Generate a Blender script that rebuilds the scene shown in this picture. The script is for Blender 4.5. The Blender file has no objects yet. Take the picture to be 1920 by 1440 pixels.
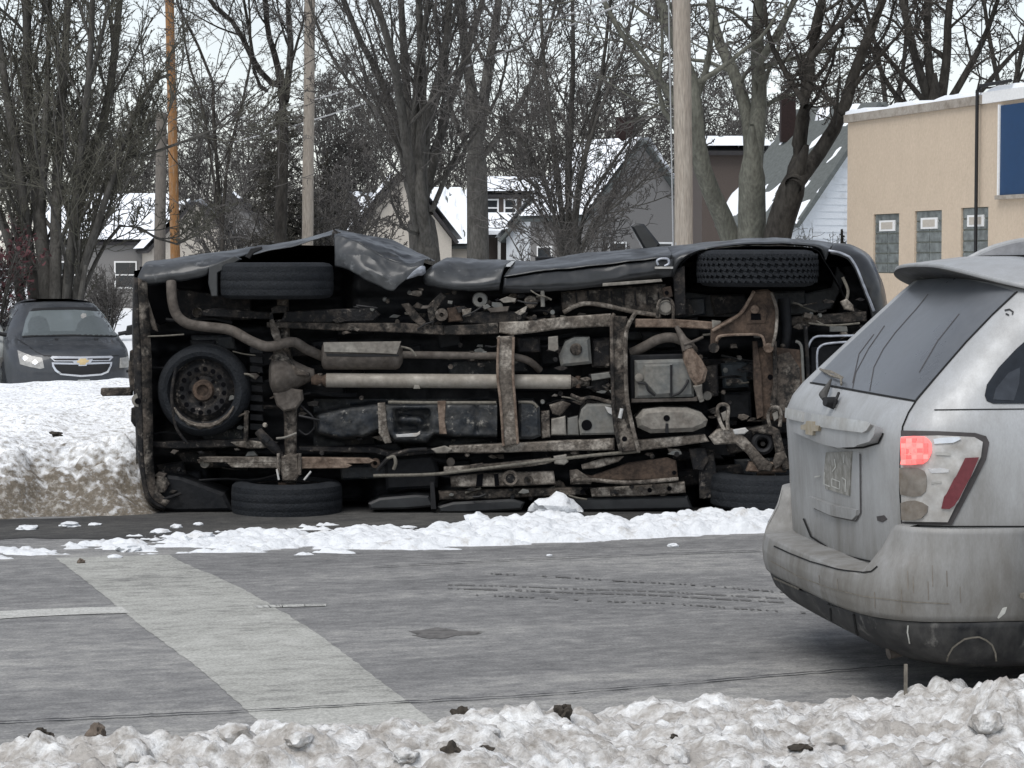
import bpy, bmesh, math, random
import numpy as np
from mathutils import Vector, Matrix, geometry
from mathutils.bvhtree import BVHTree

SC = bpy.context.scene
COL = SC.collection
# ------------------------------------------------------------------ camera
FPX, CX, CY, EYE, HY = 4300.0, 960.0, 720.0, 1.65, 490.0
PITCH = math.atan((CY - HY) / FPX)
cam_data = bpy.data.cameras.new('camera')
cam_data.sensor_width = 36.0
cam_data.lens = FPX / 1920.0 * 36.0
cam_data.clip_start = 0.1
cam_data.clip_end = 3000.0
cam = bpy.data.objects.new('camera', cam_data)
cam.location = (0, 0, EYE)
cam.rotation_euler = (math.pi / 2 - PITCH, 0, 0)
COL.objects.link(cam)
SC.camera = cam
# ------------------------------------------------------------------ sky and sun (overcast)
SUN_EL, SUN_AZ = math.radians(58), math.radians(-150)     # azimuth from +Y: high, over the photographer's left shoulder
world = bpy.data.worlds.new('World')
SC.world = world
world.use_nodes = True
wn, wl = world.node_tree.nodes, world.node_tree.links
wn.clear()
wo = wn.new('ShaderNodeOutputWorld'); wb = wn.new('ShaderNodeBackground')
ws = wn.new('ShaderNodeTexSky'); ws.sky_type = 'NISHITA'; ws.sun_disc = False
ws.sun_elevation = SUN_EL; ws.sun_rotation = SUN_AZ
ws.air_density = 1.0; ws.dust_density = 0.6; ws.ozone_density = 1.0
wh = wn.new('ShaderNodeHueSaturation'); wh.inputs['Saturation'].default_value = 0.36
# broken cloud: soft lighter and darker patches over the whole sky
wtc = wn.new('ShaderNodeTexCoord'); wnz = wn.new('ShaderNodeTexNoise')
wnz.inputs['Scale'].default_value = 3.0; wnz.inputs['Detail'].default_value = 4.0
wmr = wn.new('ShaderNodeMapRange')
wmr.inputs['From Min'].default_value = 0.3; wmr.inputs['From Max'].default_value = 0.7
wmr.inputs['To Min'].default_value = 0.84; wmr.inputs['To Max'].default_value = 1.12
wmx = wn.new('ShaderNodeMix'); wmx.data_type = 'RGBA'; wmx.blend_type = 'MULTIPLY'; wmx.inputs[0].default_value = 1.0
wl.new(ws.outputs[0], wh.inputs['Color'])
wl.new(wtc.outputs['Generated'], wnz.inputs['Vector'])
wl.new(wnz.outputs['Fac'], wmr.inputs['Value'])
wl.new(wh.outputs[0], wmx.inputs[6]); wl.new(wmr.outputs[0], wmx.inputs[7])
wl.new(wmx.outputs[2], wb.inputs[0])
wb.inputs[1].default_value = 0.097
wl.new(wb.outputs[0], wo.inputs[0])
sd = bpy.data.lights.new('sun', 'SUN'); sd.energy = 1.4; sd.angle = math.radians(40); sd.color = (1.0, 0.97, 0.93)
sun = bpy.data.objects.new('sun', sd)
dv = Vector((math.sin(SUN_AZ) * math.cos(SUN_EL), math.cos(SUN_AZ) * math.cos(SUN_EL), math.sin(SUN_EL)))
sun.rotation_euler = dv.to_track_quat('Z', 'Y').to_euler()
sun.location = (0, 10, 30)
COL.objects.link(sun)
SC.view_settings.view_transform = 'Standard'
SC.view_settings.look = 'None'
SC.view_settings.exposure = 0.78
SC.view_settings.gamma = 1.0
SC.view_settings.use_curve_mapping = False
SC.cycles.max_bounces = 6

# ------------------------------------------------------------------ geometry of the view -> places in the world
CAMP = Vector((0, 0, EYE))
_f = Vector((0, math.cos(PITCH), -math.sin(PITCH))); _u = Vector((0, math.sin(PITCH), math.cos(PITCH)))
def ray(px, py):
    return _f + Vector((1, 0, 0)) * ((px - CX) / FPX) + _u * ((CY - py) / FPX)
def at(px, py, Y):
    d = ray(px, py)
    return CAMP + d * (Y / d.y)
def gp(px, py, z=0.0):
    d = ray(px, py)
    return CAMP + d * ((z - EYE) / d.z)

# ------------------------------------------------------------------ numpy noise
def _hash(ix, iy, seed):
    h = (ix.astype(np.int64) * 374761393 + iy.astype(np.int64) * 668265263 + seed * 1442695041) & 0xffffffff
    h = ((h ^ (h >> 13)) * 1274126177) & 0xffffffff
    return ((h ^ (h >> 16)) & 0xffffff) / float(0x1000000)
def pnoise(x, y, seed=0):
    x0 = np.floor(x); y0 = np.floor(y); fx = x - x0; fy = y - y0
    sx = fx * fx * fx * (fx * (fx * 6 - 15) + 10); sy = fy * fy * fy * (fy * (fy * 6 - 15) + 10)
    def g(ix, iy, dx, dy):
        a = _hash(ix, iy, seed) * 2 * np.pi
        return np.cos(a) * dx + np.sin(a) * dy
    n00 = g(x0, y0, fx, fy); n10 = g(x0 + 1, y0, fx - 1, fy); n01 = g(x0, y0 + 1, fx, fy - 1); n11 = g(x0 + 1, y0 + 1, fx - 1, fy - 1)
    return ((n00 * (1 - sx) + n10 * sx) * (1 - sy) + (n01 * (1 - sx) + n11 * sx) * sy) * 1.5
def fbm(x, y, octv=5, seed=0, gain=0.5, lac=2.1):
    s = 0; a = 1.0
    for i in range(octv):
        s = s + a * pnoise(x, y, seed + i * 17); x = x * lac; y = y * lac; a *= gain
    return s
def lumps(x, y, seed=0, rad=(0.35, 0.75)):
    """rounded clods: dome height 0..1"""
    x0 = np.floor(x); y0 = np.floor(y); best = np.zeros_like(x)
    for i in (-1, 0, 1):
        for j in (-1, 0, 1):
            cx = x0 + i; cy = y0 + j
            px = cx + _hash(cx, cy, seed); py = cy + _hash(cx, cy, seed + 5); r = rad[0] + (rad[1] - rad[0]) * _hash(cx, cy, seed + 9)
            d2 = ((x - px) ** 2 + (y - py) ** 2) / (r * r)
            best = np.maximum(best, r / rad[1] * np.sqrt(np.clip(1 - d2, 0, 1)))
    return best
def sstep(a, b, x):
    t = np.clip((x - a) / (b - a), 0, 1)
    return t * t * (3 - 2 * t)

# ------------------------------------------------------------------ materials
MATS = {}
def mat(name, col, rough=0.6, metal=0.0, spec=0.4, dirt=None, amt=0.5, dscale=6.0, soft=0.12, var=0.25, vscale=30.0,
        bump=0.0, bscale=40.0, coat=0.0, emit=None, estr=0.0, trans=0.0, ior=1.45, drough=0.9, stretch=(1, 1, 1), alpha=1.0, d2=None):
    """procedural: base colour, fine value variation, a patchy layer of dirt, relief"""
    m = bpy.data.materials.new(name); m.use_nodes = True
    n, l = m.node_tree.nodes, m.node_tree.links
    b = n['Principled BSDF']
    b.inputs['Roughness'].default_value = rough; b.inputs['Metallic'].default_value = metal
    b.inputs['Specular IOR Level'].default_value = spec; b.inputs['Coat Weight'].default_value = coat
    b.inputs['Transmission Weight'].default_value = trans; b.inputs['IOR'].default_value = ior
    b.inputs['Alpha'].default_value = alpha
    tc = n.new('ShaderNodeTexCoord'); mp = n.new('ShaderNodeMapping'); mp.inputs['Scale'].default_value = stretch
    l.new(tc.outputs['Object'], mp.inputs[0])
    v = n.new('ShaderNodeTexNoise'); v.inputs['Scale'].default_value = vscale; v.inputs['Detail'].default_value = 5
    l.new(mp.outputs[0], v.inputs['Vector'])
    mr = n.new('ShaderNodeMapRange'); mr.inputs['From Min'].default_value = 0.25; mr.inputs['From Max'].default_value = 0.75
    mr.inputs['To Min'].default_value = 1 - var; mr.inputs['To Max'].default_value = 1 + var
    l.new(v.outputs['Fac'], mr.inputs['Value'])
    mx = n.new('ShaderNodeMix'); mx.data_type = 'RGBA'; mx.blend_type = 'MULTIPLY'; mx.inputs[0].default_value = 1
    mx.inputs[6].default_value = (*col, 1); l.new(mr.outputs[0], mx.inputs[7])
    out = mx.outputs[2]
    if dirt is not None:
        d = n.new('ShaderNodeTexNoise'); d.inputs['Scale'].default_value = dscale; d.inputs['Detail'].default_value = 9; d.inputs['Roughness'].default_value = 0.68
        l.new(mp.outputs[0], d.inputs['Vector'])
        r = n.new('ShaderNodeMapRange'); c = 0.5 + (0.5 - amt) * 0.5
        r.inputs['From Min'].default_value = c - soft; r.inputs['From Max'].default_value = c + soft
        l.new(d.outputs['Fac'], r.inputs['Value'])
        m2 = n.new('ShaderNodeMix'); m2.data_type = 'RGBA'
        dv_ = n.new('ShaderNodeMix'); dv_.data_type = 'RGBA'; dv_.blend_type = 'MULTIPLY'; dv_.inputs[0].default_value = 1
        dv_.inputs[6].default_value = (*dirt, 1); l.new(mr.outputs[0], dv_.inputs[7])
        l.new(r.outputs[0], m2.inputs[0]); l.new(out, m2.inputs[6]); l.new(dv_.outputs[2], m2.inputs[7]); out = m2.outputs[2]
        rr = n.new('ShaderNodeMapRange'); rr.inputs['To Min'].default_value = rough; rr.inputs['To Max'].default_value = drough
        l.new(r.outputs[0], rr.inputs['Value']); l.new(rr.outputs[0], b.inputs['Roughness'])
        if metal > 0:
            rm = n.new('ShaderNodeMapRange'); rm.inputs['To Min'].default_value = metal; rm.inputs['To Max'].default_value = 0
            l.new(r.outputs[0], rm.inputs['Value']); l.new(rm.outputs[0], b.inputs['Metallic'])
        m['fac'] = r.name
        if d2 is not None:       # brighter crust in smaller flecks
            c2, a2, s2 = d2
            e = n.new('ShaderNodeTexNoise'); e.inputs['Scale'].default_value = s2; e.inputs['Detail'].default_value = 8; e.inputs['Roughness'].default_value = 0.7
            l.new(mp.outputs[0], e.inputs['Vector'])
            r2 = n.new('ShaderNodeMapRange'); cc2 = 0.5 + (0.5 - a2) * 0.5
            r2.inputs['From Min'].default_value = cc2 - 0.08; r2.inputs['From Max'].default_value = cc2 + 0.08; l.new(e.outputs['Fac'], r2.inputs['Value'])
            m3 = n.new('ShaderNodeMix'); m3.data_type = 'RGBA'; l.new(r2.outputs[0], m3.inputs[0]); l.new(out, m3.inputs[6])
            d3 = n.new('ShaderNodeMix'); d3.data_type = 'RGBA'; d3.blend_type = 'MULTIPLY'; d3.inputs[0].default_value = 1
            d3.inputs[6].default_value = (*c2, 1); l.new(mr.outputs[0], d3.inputs[7]); l.new(d3.outputs[2], m3.inputs[7]); out = m3.outputs[2]
    l.new(out, b.inputs['Base Color'])
    if bump > 0:
        bn = n.new('ShaderNodeTexNoise'); bn.inputs['Scale'].default_value = bscale; bn.inputs['Detail'].default_value = 6
        l.new(mp.outputs[0], bn.inputs['Vector'])
        bp = n.new('ShaderNodeBump'); bp.inputs['Strength'].default_value = bump; bp.inputs['Distance'].default_value = 0.01
        l.new(bn.outputs['Fac'], bp.inputs['Height']); l.new(bp.outputs[0], b.inputs['Normal'])
    if emit:
        b.inputs['Emission Color'].default_value = (*emit, 1); b.inputs['Emission Strength'].default_value = estr
    MATS[name] = m
    return m

# ------------------------------------------------------------------ meshes, things, parts
ORG = {}
def link(o):
    COL.objects.link(o); return o
def thing(name, label, cat, loc, group=None):
    o = bpy.data.objects.new(name, None); o.empty_display_size = 0.2; link(o); o.location = loc
    o['label'] = label; o['category'] = cat
    if group: o['group'] = group
    ORG[o.name] = Vector(loc)
    return o
class MB:
    def __init__(s): s.v = []; s.f = []
    def add(s, vs, fs):
        k = len(s.v); s.v += [Vector(p) for p in vs]; s.f += [tuple(i + k for i in f) for f in fs]; return s
    def quad(s, a, b, c, d): return s.add([a, b, c, d], [(0, 1, 2, 3)])
    def box(s, c, hx, hy, hz):
        """centre and three half-axis vectors"""
        c = Vector(c); hx = Vector(hx); hy = Vector(hy); hz = Vector(hz)
        vs = [c + sx * hx + sy * hy + sz * hz for sz in (-1, 1) for sy in (-1, 1) for sx in (-1, 1)]
        return s.add(vs, [(0, 2, 3, 1), (4, 5, 7, 6), (0, 1, 5, 4), (2, 6, 7, 3), (0, 4, 6, 2), (1, 3, 7, 5)])
    def abox(s, x0, x1, y0, y1, z0, z1):
        return s.box(((x0 + x1) / 2, (y0 + y1) / 2, (z0 + z1) / 2), ((x1 - x0) / 2, 0, 0), (0, (y1 - y0) / 2, 0), (0, 0, (z1 - z0) / 2))
    def tube(s, pts, rad, n=10, cap=True):
        pts = [Vector(p) for p in pts]
        if not hasattr(rad, '__len__'): rad = [rad] * len(pts)
        k = len(s.v); prev = None
        for i, p in enumerate(pts):
            t = (pts[min(i + 1, len(pts) - 1)] - pts[max(i - 1, 0)]).normalized()
            if prev is None:
                a = Vector((0, 0, 1)) if abs(t.z) < 0.9 else Vector((1, 0, 0)); n1 = t.cross(a).normalized()
            else:
                n1 = (prev - t * prev.dot(t)).normalized()
            prev = n1; n2 = t.cross(n1)
            for j in range(n):
                a = 2 * math.pi * j / n; s.v.append(p + (n1 * math.cos(a) + n2 * math.sin(a)) * rad[i])
        for i in range(len(pts) - 1):
            for j in range(n):
                s.f.append((k + i * n + j, k + i * n + (j + 1) % n, k + (i + 1) * n + (j + 1) % n, k + (i + 1) * n + j))
        if cap:
            s.f.append(tuple(k + j for j in range(n))[::-1]); s.f.append(tuple(k + (len(pts) - 1) * n + j for j in range(n)))
        return s
    def lathe(s, c, axis, prof, n=32, a0=0.0, a1=2 * math.pi):
        """prof: (distance along axis, radius)"""
        c = Vector(c); axis = Vector(axis).normalized()
        a = Vector((0, 0, 1)) if abs(axis.z) < 0.9 else Vector((1, 0, 0)); n1 = axis.cross(a).normalized(); n2 = axis.cross(n1)
        k = len(s.v); m = len(prof); full = abs(a1 - a0 - 2 * math.pi) < 1e-6; cols = n if full else n + 1
        for j in range(cols):
            t = a0 + (a1 - a0) * j / n; e = n1 * math.cos(t) + n2 * math.sin(t)
            for h, r in prof: s.v.append(c + axis * h + e * r)
        for j in range(n):
            q = (j + 1) % cols
            for i in range(m - 1): s.f.append((k + j * m + i, k + q * m + i, k + q * m + i + 1, k + j * m + i + 1))
        return s
    def loft(s, curves, n=24, close=False):
        """curves of points -> smooth grid"""
        rows = [resample(c, n) for c in curves]
        k = len(s.v)
        for r in rows: s.v += r
        for i in range(len(rows) - 1):
            for j in range(n - 1):
                s.f.append((k + i * n + j, k + i * n + j + 1, k + (i + 1) * n + j + 1, k + (i + 1) * n + j))
        return s
    def prism(s, poly, ext, ch=0.0):
        """flat polygon of points (near face), extruded by vector ext; ch = chamfer of the near edge"""
        poly = [Vector(p) for p in poly]; ext = Vector(ext); n = len(poly); k = len(s.v)
        nrm = ext.normalized()
        if ch > 0:
            ins = []
            ar = sum((poly[i].cross(poly[(i + 1) % n]) for i in range(n)), Vector()).dot(nrm)
            sg = 1 if ar > 0 else -1
            for i in range(n):
                e0 = (poly[i] - poly[i - 1]).normalized(); e1 = (poly[(i + 1) % n] - poly[i]).normalized()
                b = nrm.cross(e0) + nrm.cross(e1)
                d = max(0.5, 1 + e0.dot(e1))
                ins.append(poly[i] + b * (sg * ch / d))
            s.v += ins; s.v += [p + nrm * ch for p in poly]; s.v += [p + ext for p in poly]; rings = 3
        else:
            s.v += poly; s.v += [p + ext for p in poly]; rings = 2
        for q in range(rings - 1):
            for i in range(n): s.f.append((k + q * n + i, k + q * n + (i + 1) % n, k + (q + 1) * n + (i + 1) % n, k + (q + 1) * n + i))
        s.f.append(tuple(k + i for i in range(n))[::-1]); s.f.append(tuple(k + (rings - 1) * n + i for i in range(n)))
        return s
    def mesh(s, name, org=(0, 0, 0), smooth=True, fix=True, angle=35):
        o = Vector(org); me = bpy.data.meshes.new(name)
        me.from_pydata([tuple(p - o) for p in s.v], [], s.f)
        if fix:
            b = bmesh.new(); b.from_mesh(me); bmesh.ops.recalc_face_normals(b, faces=b.faces); b.to_mesh(me); b.free()
        if smooth:
            me.shade_smooth(); me.set_sharp_from_angle(angle=math.radians(angle))
        me.update(); return me
def resample(c, n):
    c = [Vector(p) for p in c]
    if len(c) == n: return c
    # Catmull-Rom through the points, then even spacing
    d = []
    for i in range(len(c) - 1):
        p0 = c[max(i - 1, 0)]; p1 = c[i]; p2 = c[i + 1]; p3 = c[min(i + 2, len(c) - 1)]
        for q in range(8):
            t = q / 8
            d.append(0.5 * ((2 * p1) + (p2 - p0) * t + (2 * p0 - 5 * p1 + 4 * p2 - p3) * t * t + (3 * p1 - p0 - 3 * p2 + p3) * t ** 3))
    d.append(c[-1])
    L = [0.0]
    for i in range(1, len(d)): L.append(L[-1] + (d[i] - d[i - 1]).length)
    out = []; j = 0
    for i in range(n):
        t = L[-1] * i / (n - 1)
        while j < len(L) - 2 and L[j + 1] < t: j += 1
        w = (t - L[j]) / max(1e-9, L[j + 1] - L[j]); out.append(d[j].lerp(d[j + 1], min(1, max(0, w))))
    return out
def root_org(parent):
    return ORG[parent.name] if parent is not None else Vector((0, 0, 0))
def part(name, mb, m, parent, kind=None, label=None, smooth=True, solid=0.0, sub=0, fix=True, angle=35, org=None):
    """one mesh object; under a thing or a part its vertices are relative to the thing's place"""
    og = root_org(parent) if org is None else Vector(org)
    me = mb.mesh(name, og, smooth, fix, angle) if isinstance(mb, MB) else mb
    if m is not None: me.materials.append(m)
    o = bpy.data.objects.new(name, me); link(o)
    if parent is not None:
        o.parent = parent
    elif org is not None:
        o.location = org
    ORG[o.name] = og
    if solid:
        q = o.modifiers.new('thickness', 'SOLIDIFY'); q.thickness = abs(solid); q.offset = -1 if solid > 0 else 1
    if sub:
        q = o.modifiers.new('round', 'SUBSURF'); q.levels = sub; q.render_levels = sub
    if kind: o['kind'] = kind
    if label: o['label'] = label
    return o
def tag(o, label, cat, group=None):
    o['label'] = label; o['category'] = cat
    if group: o['group'] = group
    return o
def copy_tree(o, loc, label, parent=None):
    c = o.copy(); link(c)
    if parent is None:
        if loc is not None: c.location = loc
        c['label'] = label
    else:
        c.parent = parent
    for ch in list(o.children): copy_tree(ch, None, None, c)
    return c
def grid_mesh(name, X, Y, Z, keep=None, org=(0, 0, 0)):
    ny, nx = X.shape
    v = np.stack([X, Y, Z], -1).reshape(-1, 3) - np.array(org)
    idx = np.arange(nx * ny).reshape(ny, nx)
    q = np.stack([idx[:-1, :-1], idx[:-1, 1:], idx[1:, 1:], idx[1:, :-1]], -1).reshape(-1, 4)
    if keep is not None:
        kk = keep[:-1, :-1] | keep[:-1, 1:] | keep[1:, 1:] | keep[1:, :-1]
        q = q[kk.reshape(-1)]
    return raw_mesh(name, v, q)
def raw_mesh(name, v, q, smooth=True):
    used = np.unique(q); remap = np.full(len(v), -1, dtype=np.int64); remap[used] = np.arange(len(used))
    v = v[used]; q = remap[q]; k = q.shape[1]
    me = bpy.data.meshes.new(name)
    me.vertices.add(len(v)); me.vertices.foreach_set('co', v.astype(np.float32).ravel())
    me.loops.add(q.size); me.loops.foreach_set('vertex_index', q.astype(np.int32).ravel())
    me.polygons.add(len(q)); me.polygons.foreach_set('loop_start', np.arange(0, q.size, k, dtype=np.int32))
    me.polygons.foreach_set('loop_total', np.full(len(q), k, dtype=np.int32))
    me.update(calc_edges=True); me.validate()
    if smooth: me.shade_smooth()
    return me
# ================================================================== ground, road, snow
SNOW = (0.84, 0.86, 0.88); GRIT = (0.30, 0.26, 0.215)
def snow_material(name, amt, dscale, bump=0.5, bscale=60, dirt=GRIT, soft=0.10, sn=SNOW):
    m = mat(name, sn, rough=0.75, spec=0.25, dirt=dirt, amt=amt, dscale=dscale, soft=soft, var=0.05, vscale=50, bump=bump, bscale=bscale)
    return m
m_snow = snow_material('clean_snow', 0.02, 5, sn=(0.76, 0.78, 0.80))
m_snow_strip = snow_material('plowed_snow', 0.20, 9, bump=0.9, bscale=45, sn=(0.70, 0.72, 0.74), dirt=(0.42, 0.40, 0.37))
m_snow_dirty = mat('gritty_snow', (0.76, 0.77, 0.77), rough=0.75, spec=0.25, dirt=(0.38, 0.36, 0.335), amt=0.58, dscale=8, soft=0.11, var=0.12, vscale=60, bump=0.8, bscale=80, stretch=(1, 1.6, 1), d2=((0.22, 0.20, 0.175), 0.27, 11))
m_clod = mat('frozen_dirt', (0.045, 0.038, 0.03), rough=0.9, var=0.5, vscale=60, bump=0.8, bscale=60)
# the bank on the far side: road grit thrown up on its lower slope, by height
m_bank = mat('plow_bank_snow', SNOW, rough=0.8, spec=0.2, dirt=(0.145, 0.125, 0.10), amt=0.5, dscale=15.0, soft=0.10, var=0.30, vscale=60, bump=1.0, bscale=45, d2=((0.36, 0.345, 0.32), 0.34, 22))
_n, _l = m_bank.node_tree.nodes, m_bank.node_tree.links
_r = _n[m_bank['fac']]
_src = _r.inputs['Value'].links[0].from_socket
_g = _n.new('ShaderNodeNewGeometry'); _s = _n.new('ShaderNodeSeparateXYZ'); _mr = _n.new('ShaderNodeMapRange')
_mr.inputs['From Min'].default_value = 0.15; _mr.inputs['From Max'].default_value = 0.56
_mr.inputs['To Min'].default_value = 0.15; _mr.inputs['To Max'].default_value = -0.2
_ad = _n.new('ShaderNodeMath'); _ad.operation = 'ADD'
_l.new(_g.outputs['Position'], _s.inputs[0]); _l.new(_s.outputs['Z'], _mr.inputs['Value'])
_l.new(_src, _ad.inputs[0]); _l.new(_mr.outputs[0], _ad.inputs[1]); _l.new(_ad.outputs[0], _r.inputs['Value'])

ROAD_A = math.radians(15.5)
re_, rn_ = Vector((math.cos(ROAD_A), math.sin(ROAD_A), 0)), Vector((-math.sin(ROAD_A), math.cos(ROAD_A), 0))
def streaky(name, dark, mid, light, amt=0.5):
    """worn asphalt: long salt streaks along the traffic, fine aggregate, damp blotches"""
    m = bpy.data.materials.new(name); m.use_nodes = True
    n, l = m.node_tree.nodes, m.node_tree.links; b = n['Principled BSDF']
    tc = n.new('ShaderNodeTexCoord')
    mp = n.new('ShaderNodeMapping'); mp.inputs['Rotation'].default_value = (0, 0, -ROAD_A); l.new(tc.outputs['Object'], mp.inputs[0])
    m2 = n.new('ShaderNodeMapping'); m2.inputs['Scale'].default_value = (0.45, 1.5, 1); l.new(mp.outputs[0], m2.inputs[0])
    a = n.new('ShaderNodeTexNoise'); a.inputs['Scale'].default_value = 1.6; a.inputs['Detail'].default_value = 7; a.inputs['Roughness'].default_value = 0.62
    l.new(m2.outputs[0], a.inputs['Vector'])
    m3 = n.new('ShaderNodeMapping'); m3.inputs['Scale'].default_value = (1.3, 2.4, 1); l.new(mp.outputs[0], m3.inputs[0])
    c = n.new('ShaderNodeTexNoise'); c.inputs['Scale'].default_value = 6; c.inputs['Detail'].default_value = 6; c.inputs['Roughness'].default_value = 0.7
    l.new(m3.outputs[0], c.inputs['Vector'])
    m4 = n.new('ShaderNodeMapping'); m4.inputs['Scale'].default_value = (0.16, 0.75, 1); l.new(mp.outputs[0], m4.inputs[0])
    w = n.new('ShaderNodeTexNoise'); w.inputs['Scale'].default_value = 1.3; w.inputs['Detail'].default_value = 5; l.new(m4.outputs[0], w.inputs['Vector'])
    wa = n.new('ShaderNodeMix'); wa.inputs[0].default_value = 0.55; l.new(a.outputs['Fac'], wa.inputs[2]); l.new(w.outputs['Fac'], wa.inputs[3])
    mm = n.new('ShaderNodeMix'); mm.inputs[0].default_value = 0.42
    l.new(wa.outputs[0], mm.inputs[2]); l.new(c.outputs['Fac'], mm.inputs[3])
    cr = n.new('ShaderNodeValToRGB'); e = cr.color_ramp.elements
    e[0].position = 0.38; e[0].color = (*dark, 1); e[1].position = 0.62; e[1].color = (*light, 1)
    q = cr.color_ramp.elements.new(0.38 + 0.24 * amt); q.color = (*mid, 1)
    l.new(mm.outputs[0], cr.inputs[0])
    g = n.new('ShaderNodeTexNoise'); g.inputs['Scale'].default_value = 120; g.inputs['Detail'].default_value = 3; l.new(tc.outputs['Object'], g.inputs['Vector'])
    mr = n.new('ShaderNodeMapRange'); mr.inputs['From Min'].default_value = 0.3; mr.inputs['From Max'].default_value = 0.7
    mr.inputs['To Min'].default_value = 0.62; mr.inputs['To Max'].default_value = 1.38; l.new(g.outputs['Fac'], mr.inputs['Value'])
    g.inputs['Scale'].default_value = 70; g.inputs['Detail'].default_value = 5; g.inputs['Roughness'].default_value = 0.75
    mx = n.new('ShaderNodeMix'); mx.data_type = 'RGBA'; mx.blend_type = 'MULTIPLY'; mx.inputs[0].default_value = 1
    l.new(cr.outputs[0], mx.inputs[6]); l.new(mr.outputs[0], mx.inputs[7]); l.new(mx.outputs[2], b.inputs['Base Color'])
    b.inputs['Roughness'].default_value = 0.85; b.inputs['Specular IOR Level'].default_value = 0.25
    bp = n.new('ShaderNodeBump'); bp.inputs['Strength'].default_value = 0.35; bp.inputs['Distance'].default_value = 0.006
    l.new(g.outputs['Fac'], bp.inputs['Height']); l.new(bp.outputs[0], b.inputs['Normal'])
    return m
m_road = streaky('salted_asphalt', (0.105, 0.105, 0.106), (0.202, 0.201, 0.198), (0.345, 0.340, 0.322), 0.5)
m_stripe = streaky('worn_crosswalk_paint', (0.14, 0.14, 0.135), (0.33, 0.33, 0.305), (0.47, 0.47, 0.44), 0.45)
m_line = streaky('worn_lane_paint', (0.17, 0.17, 0.165), (0.42, 0.42, 0.395), (0.52, 0.52, 0.50), 0.4)
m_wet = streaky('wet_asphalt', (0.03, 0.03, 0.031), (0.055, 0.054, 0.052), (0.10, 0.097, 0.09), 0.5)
m_crack = mat('tar_crack', (0.045, 0.045, 0.047), rough=0.8, var=0.4, vscale=30)

def structure(o): o['kind'] = 'structure'; return o

# terrain: level by the road, dropping into the lot beyond
def terrain_z(X, Y):
    return -0.42 * sstep(19.0, 29.0, Y) + 0.05 * fbm(X * 0.15, Y * 0.15, 4, 3) * sstep(19, 30, Y) - 0.012
ys = np.concatenate([np.linspace(-12, 45, 120), np.geomspace(46, 1500, 60)])
xs = np.concatenate([-np.geomspace(1200, 42, 30), np.linspace(-40, 40, 120), np.geomspace(42, 1200, 30)])
X, Y = np.meshgrid(xs, ys)
structure(part('ground', grid_mesh('ground', X, Y, terrain_z(X, Y)), m_snow, None))

rc = Vector((0, 11.3, 0))
def road_pt(u, v, z): return rc + re_ * u + rn_ * v + Vector((0, 0, z))
mb = MB()
for i in range(28):
    for j in range(4):
        u0, u1 = -70 + i * 5, -65 + i * 5; v0, v1 = -5.0 + j * 2.6, -2.4 + j * 2.6
        mb.quad(road_pt(u0, v0, 0), road_pt(u1, v0, 0), road_pt(u1, v1, 0), road_pt(u0, v1, 0))
structure(part('road', mb, m_road, None, smooth=False))

def sheet(name, pxs, z, m, seg=0):
    """flat sheet on the road; outline given as left edge and right edge"""
    l_, r_ = pxs; k = 90; rj = random.Random(3)
    a = resample([gp(x, y, z) for x, y in l_], k); b = resample([gp(x, y, z) for x, y in r_], k)
    for i, (p, q) in enumerate(zip(a, b)):       # worn, slightly ragged paint edge
        p.x += rj.uniform(-.006, .006); q.x += rj.uniform(-.006, .006)
    mb = MB().loft([a, b], k)
    return structure(part(name, mb, m, None, smooth=False))
sheet('crosswalk_stripe', ([(105, 1046), (125, 1062), (178, 1103), (235, 1150), (305, 1203), (372, 1252), (440, 1312), (520, 1385)],
                           [(318, 1040), (348, 1057), (430, 1092), (522, 1142), (612, 1200), (702, 1268), (765, 1315), (840, 1375)]), 0.0018, m_stripe)
sheet('lane_line', ([(-60, 1168), (0, 1160), (120, 1153), (245, 1149)], [(-60, 1152), (0, 1146), (120, 1140), (228, 1137)]), 0.0035, m_line)
sheet('lane_line', ([(480, 1140), (540, 1138), (612, 1136)], [(475, 1135), (540, 1133), (612, 1132)]), 0.0035, m_line)
def crack(pts, w):
    P = resample([gp(x, y, 0.009) for x, y in pts], 90); mb = MB(); rnd = random.Random(4)
    q = []
    for i, p in enumerate(P):
        h = w * rnd.uniform(0.3, 1.1); dy = rnd.uniform(-0.008, 0.008)
        q.append((p + Vector((0, dy - h, 0)), p + Vector((0, dy + h, 0))))
    for i in range(len(q) - 1): mb.quad(q[i][0], q[i + 1][0], q[i + 1][1], q[i][1])
    return structure(part('road_crack', mb, m_crack, None, smooth=False))
crack([(-80, 1356), (200, 1343), (480, 1330), (700, 1318), (960, 1304), (1150, 1290), (1440, 1266), (1700, 1246)], 0.010)
crack([(700, 1062), (900, 1052), (1100, 1043), (1300, 1036), (1460, 1030)], 0.010)
# tread-printed tyre track crossing the far lane
mb = MB(); rj = random.Random(12)
for ti, (off_, crv) in enumerate(((0, 0), (7, 0), (22, 1), (-15, 2))):
    P = resample([gp(x + crv * 40, y + off_ + crv * (x - 1100) * .012, 0.002 + 0.0007 * ti) for x, y in [(840, 1096), (960, 1099), (1080, 1104), (1220, 1108), (1340, 1115), (1470, 1122)]], 150)
    for i in range(149):
        if rj.random() < (0.25 if crv == 0 else 0.6): continue
        a, b = P[i], P[i].lerp(P[i + 1], .6); h = 0.030 * rj.uniform(.5, 1.1)
        mb.quad(a + Vector((0, -h, 0)), b + Vector((.004, -h, 0)), b + Vector((.004, h, 0)), a + Vector((0, h, 0)))
o = part('tyre_track', mb, mat('damp_tread_print', (0.13, 0.128, 0.125), rough=0.8, var=0.3, vscale=30), None, smooth=False); o['kind'] = 'structure'
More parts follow.
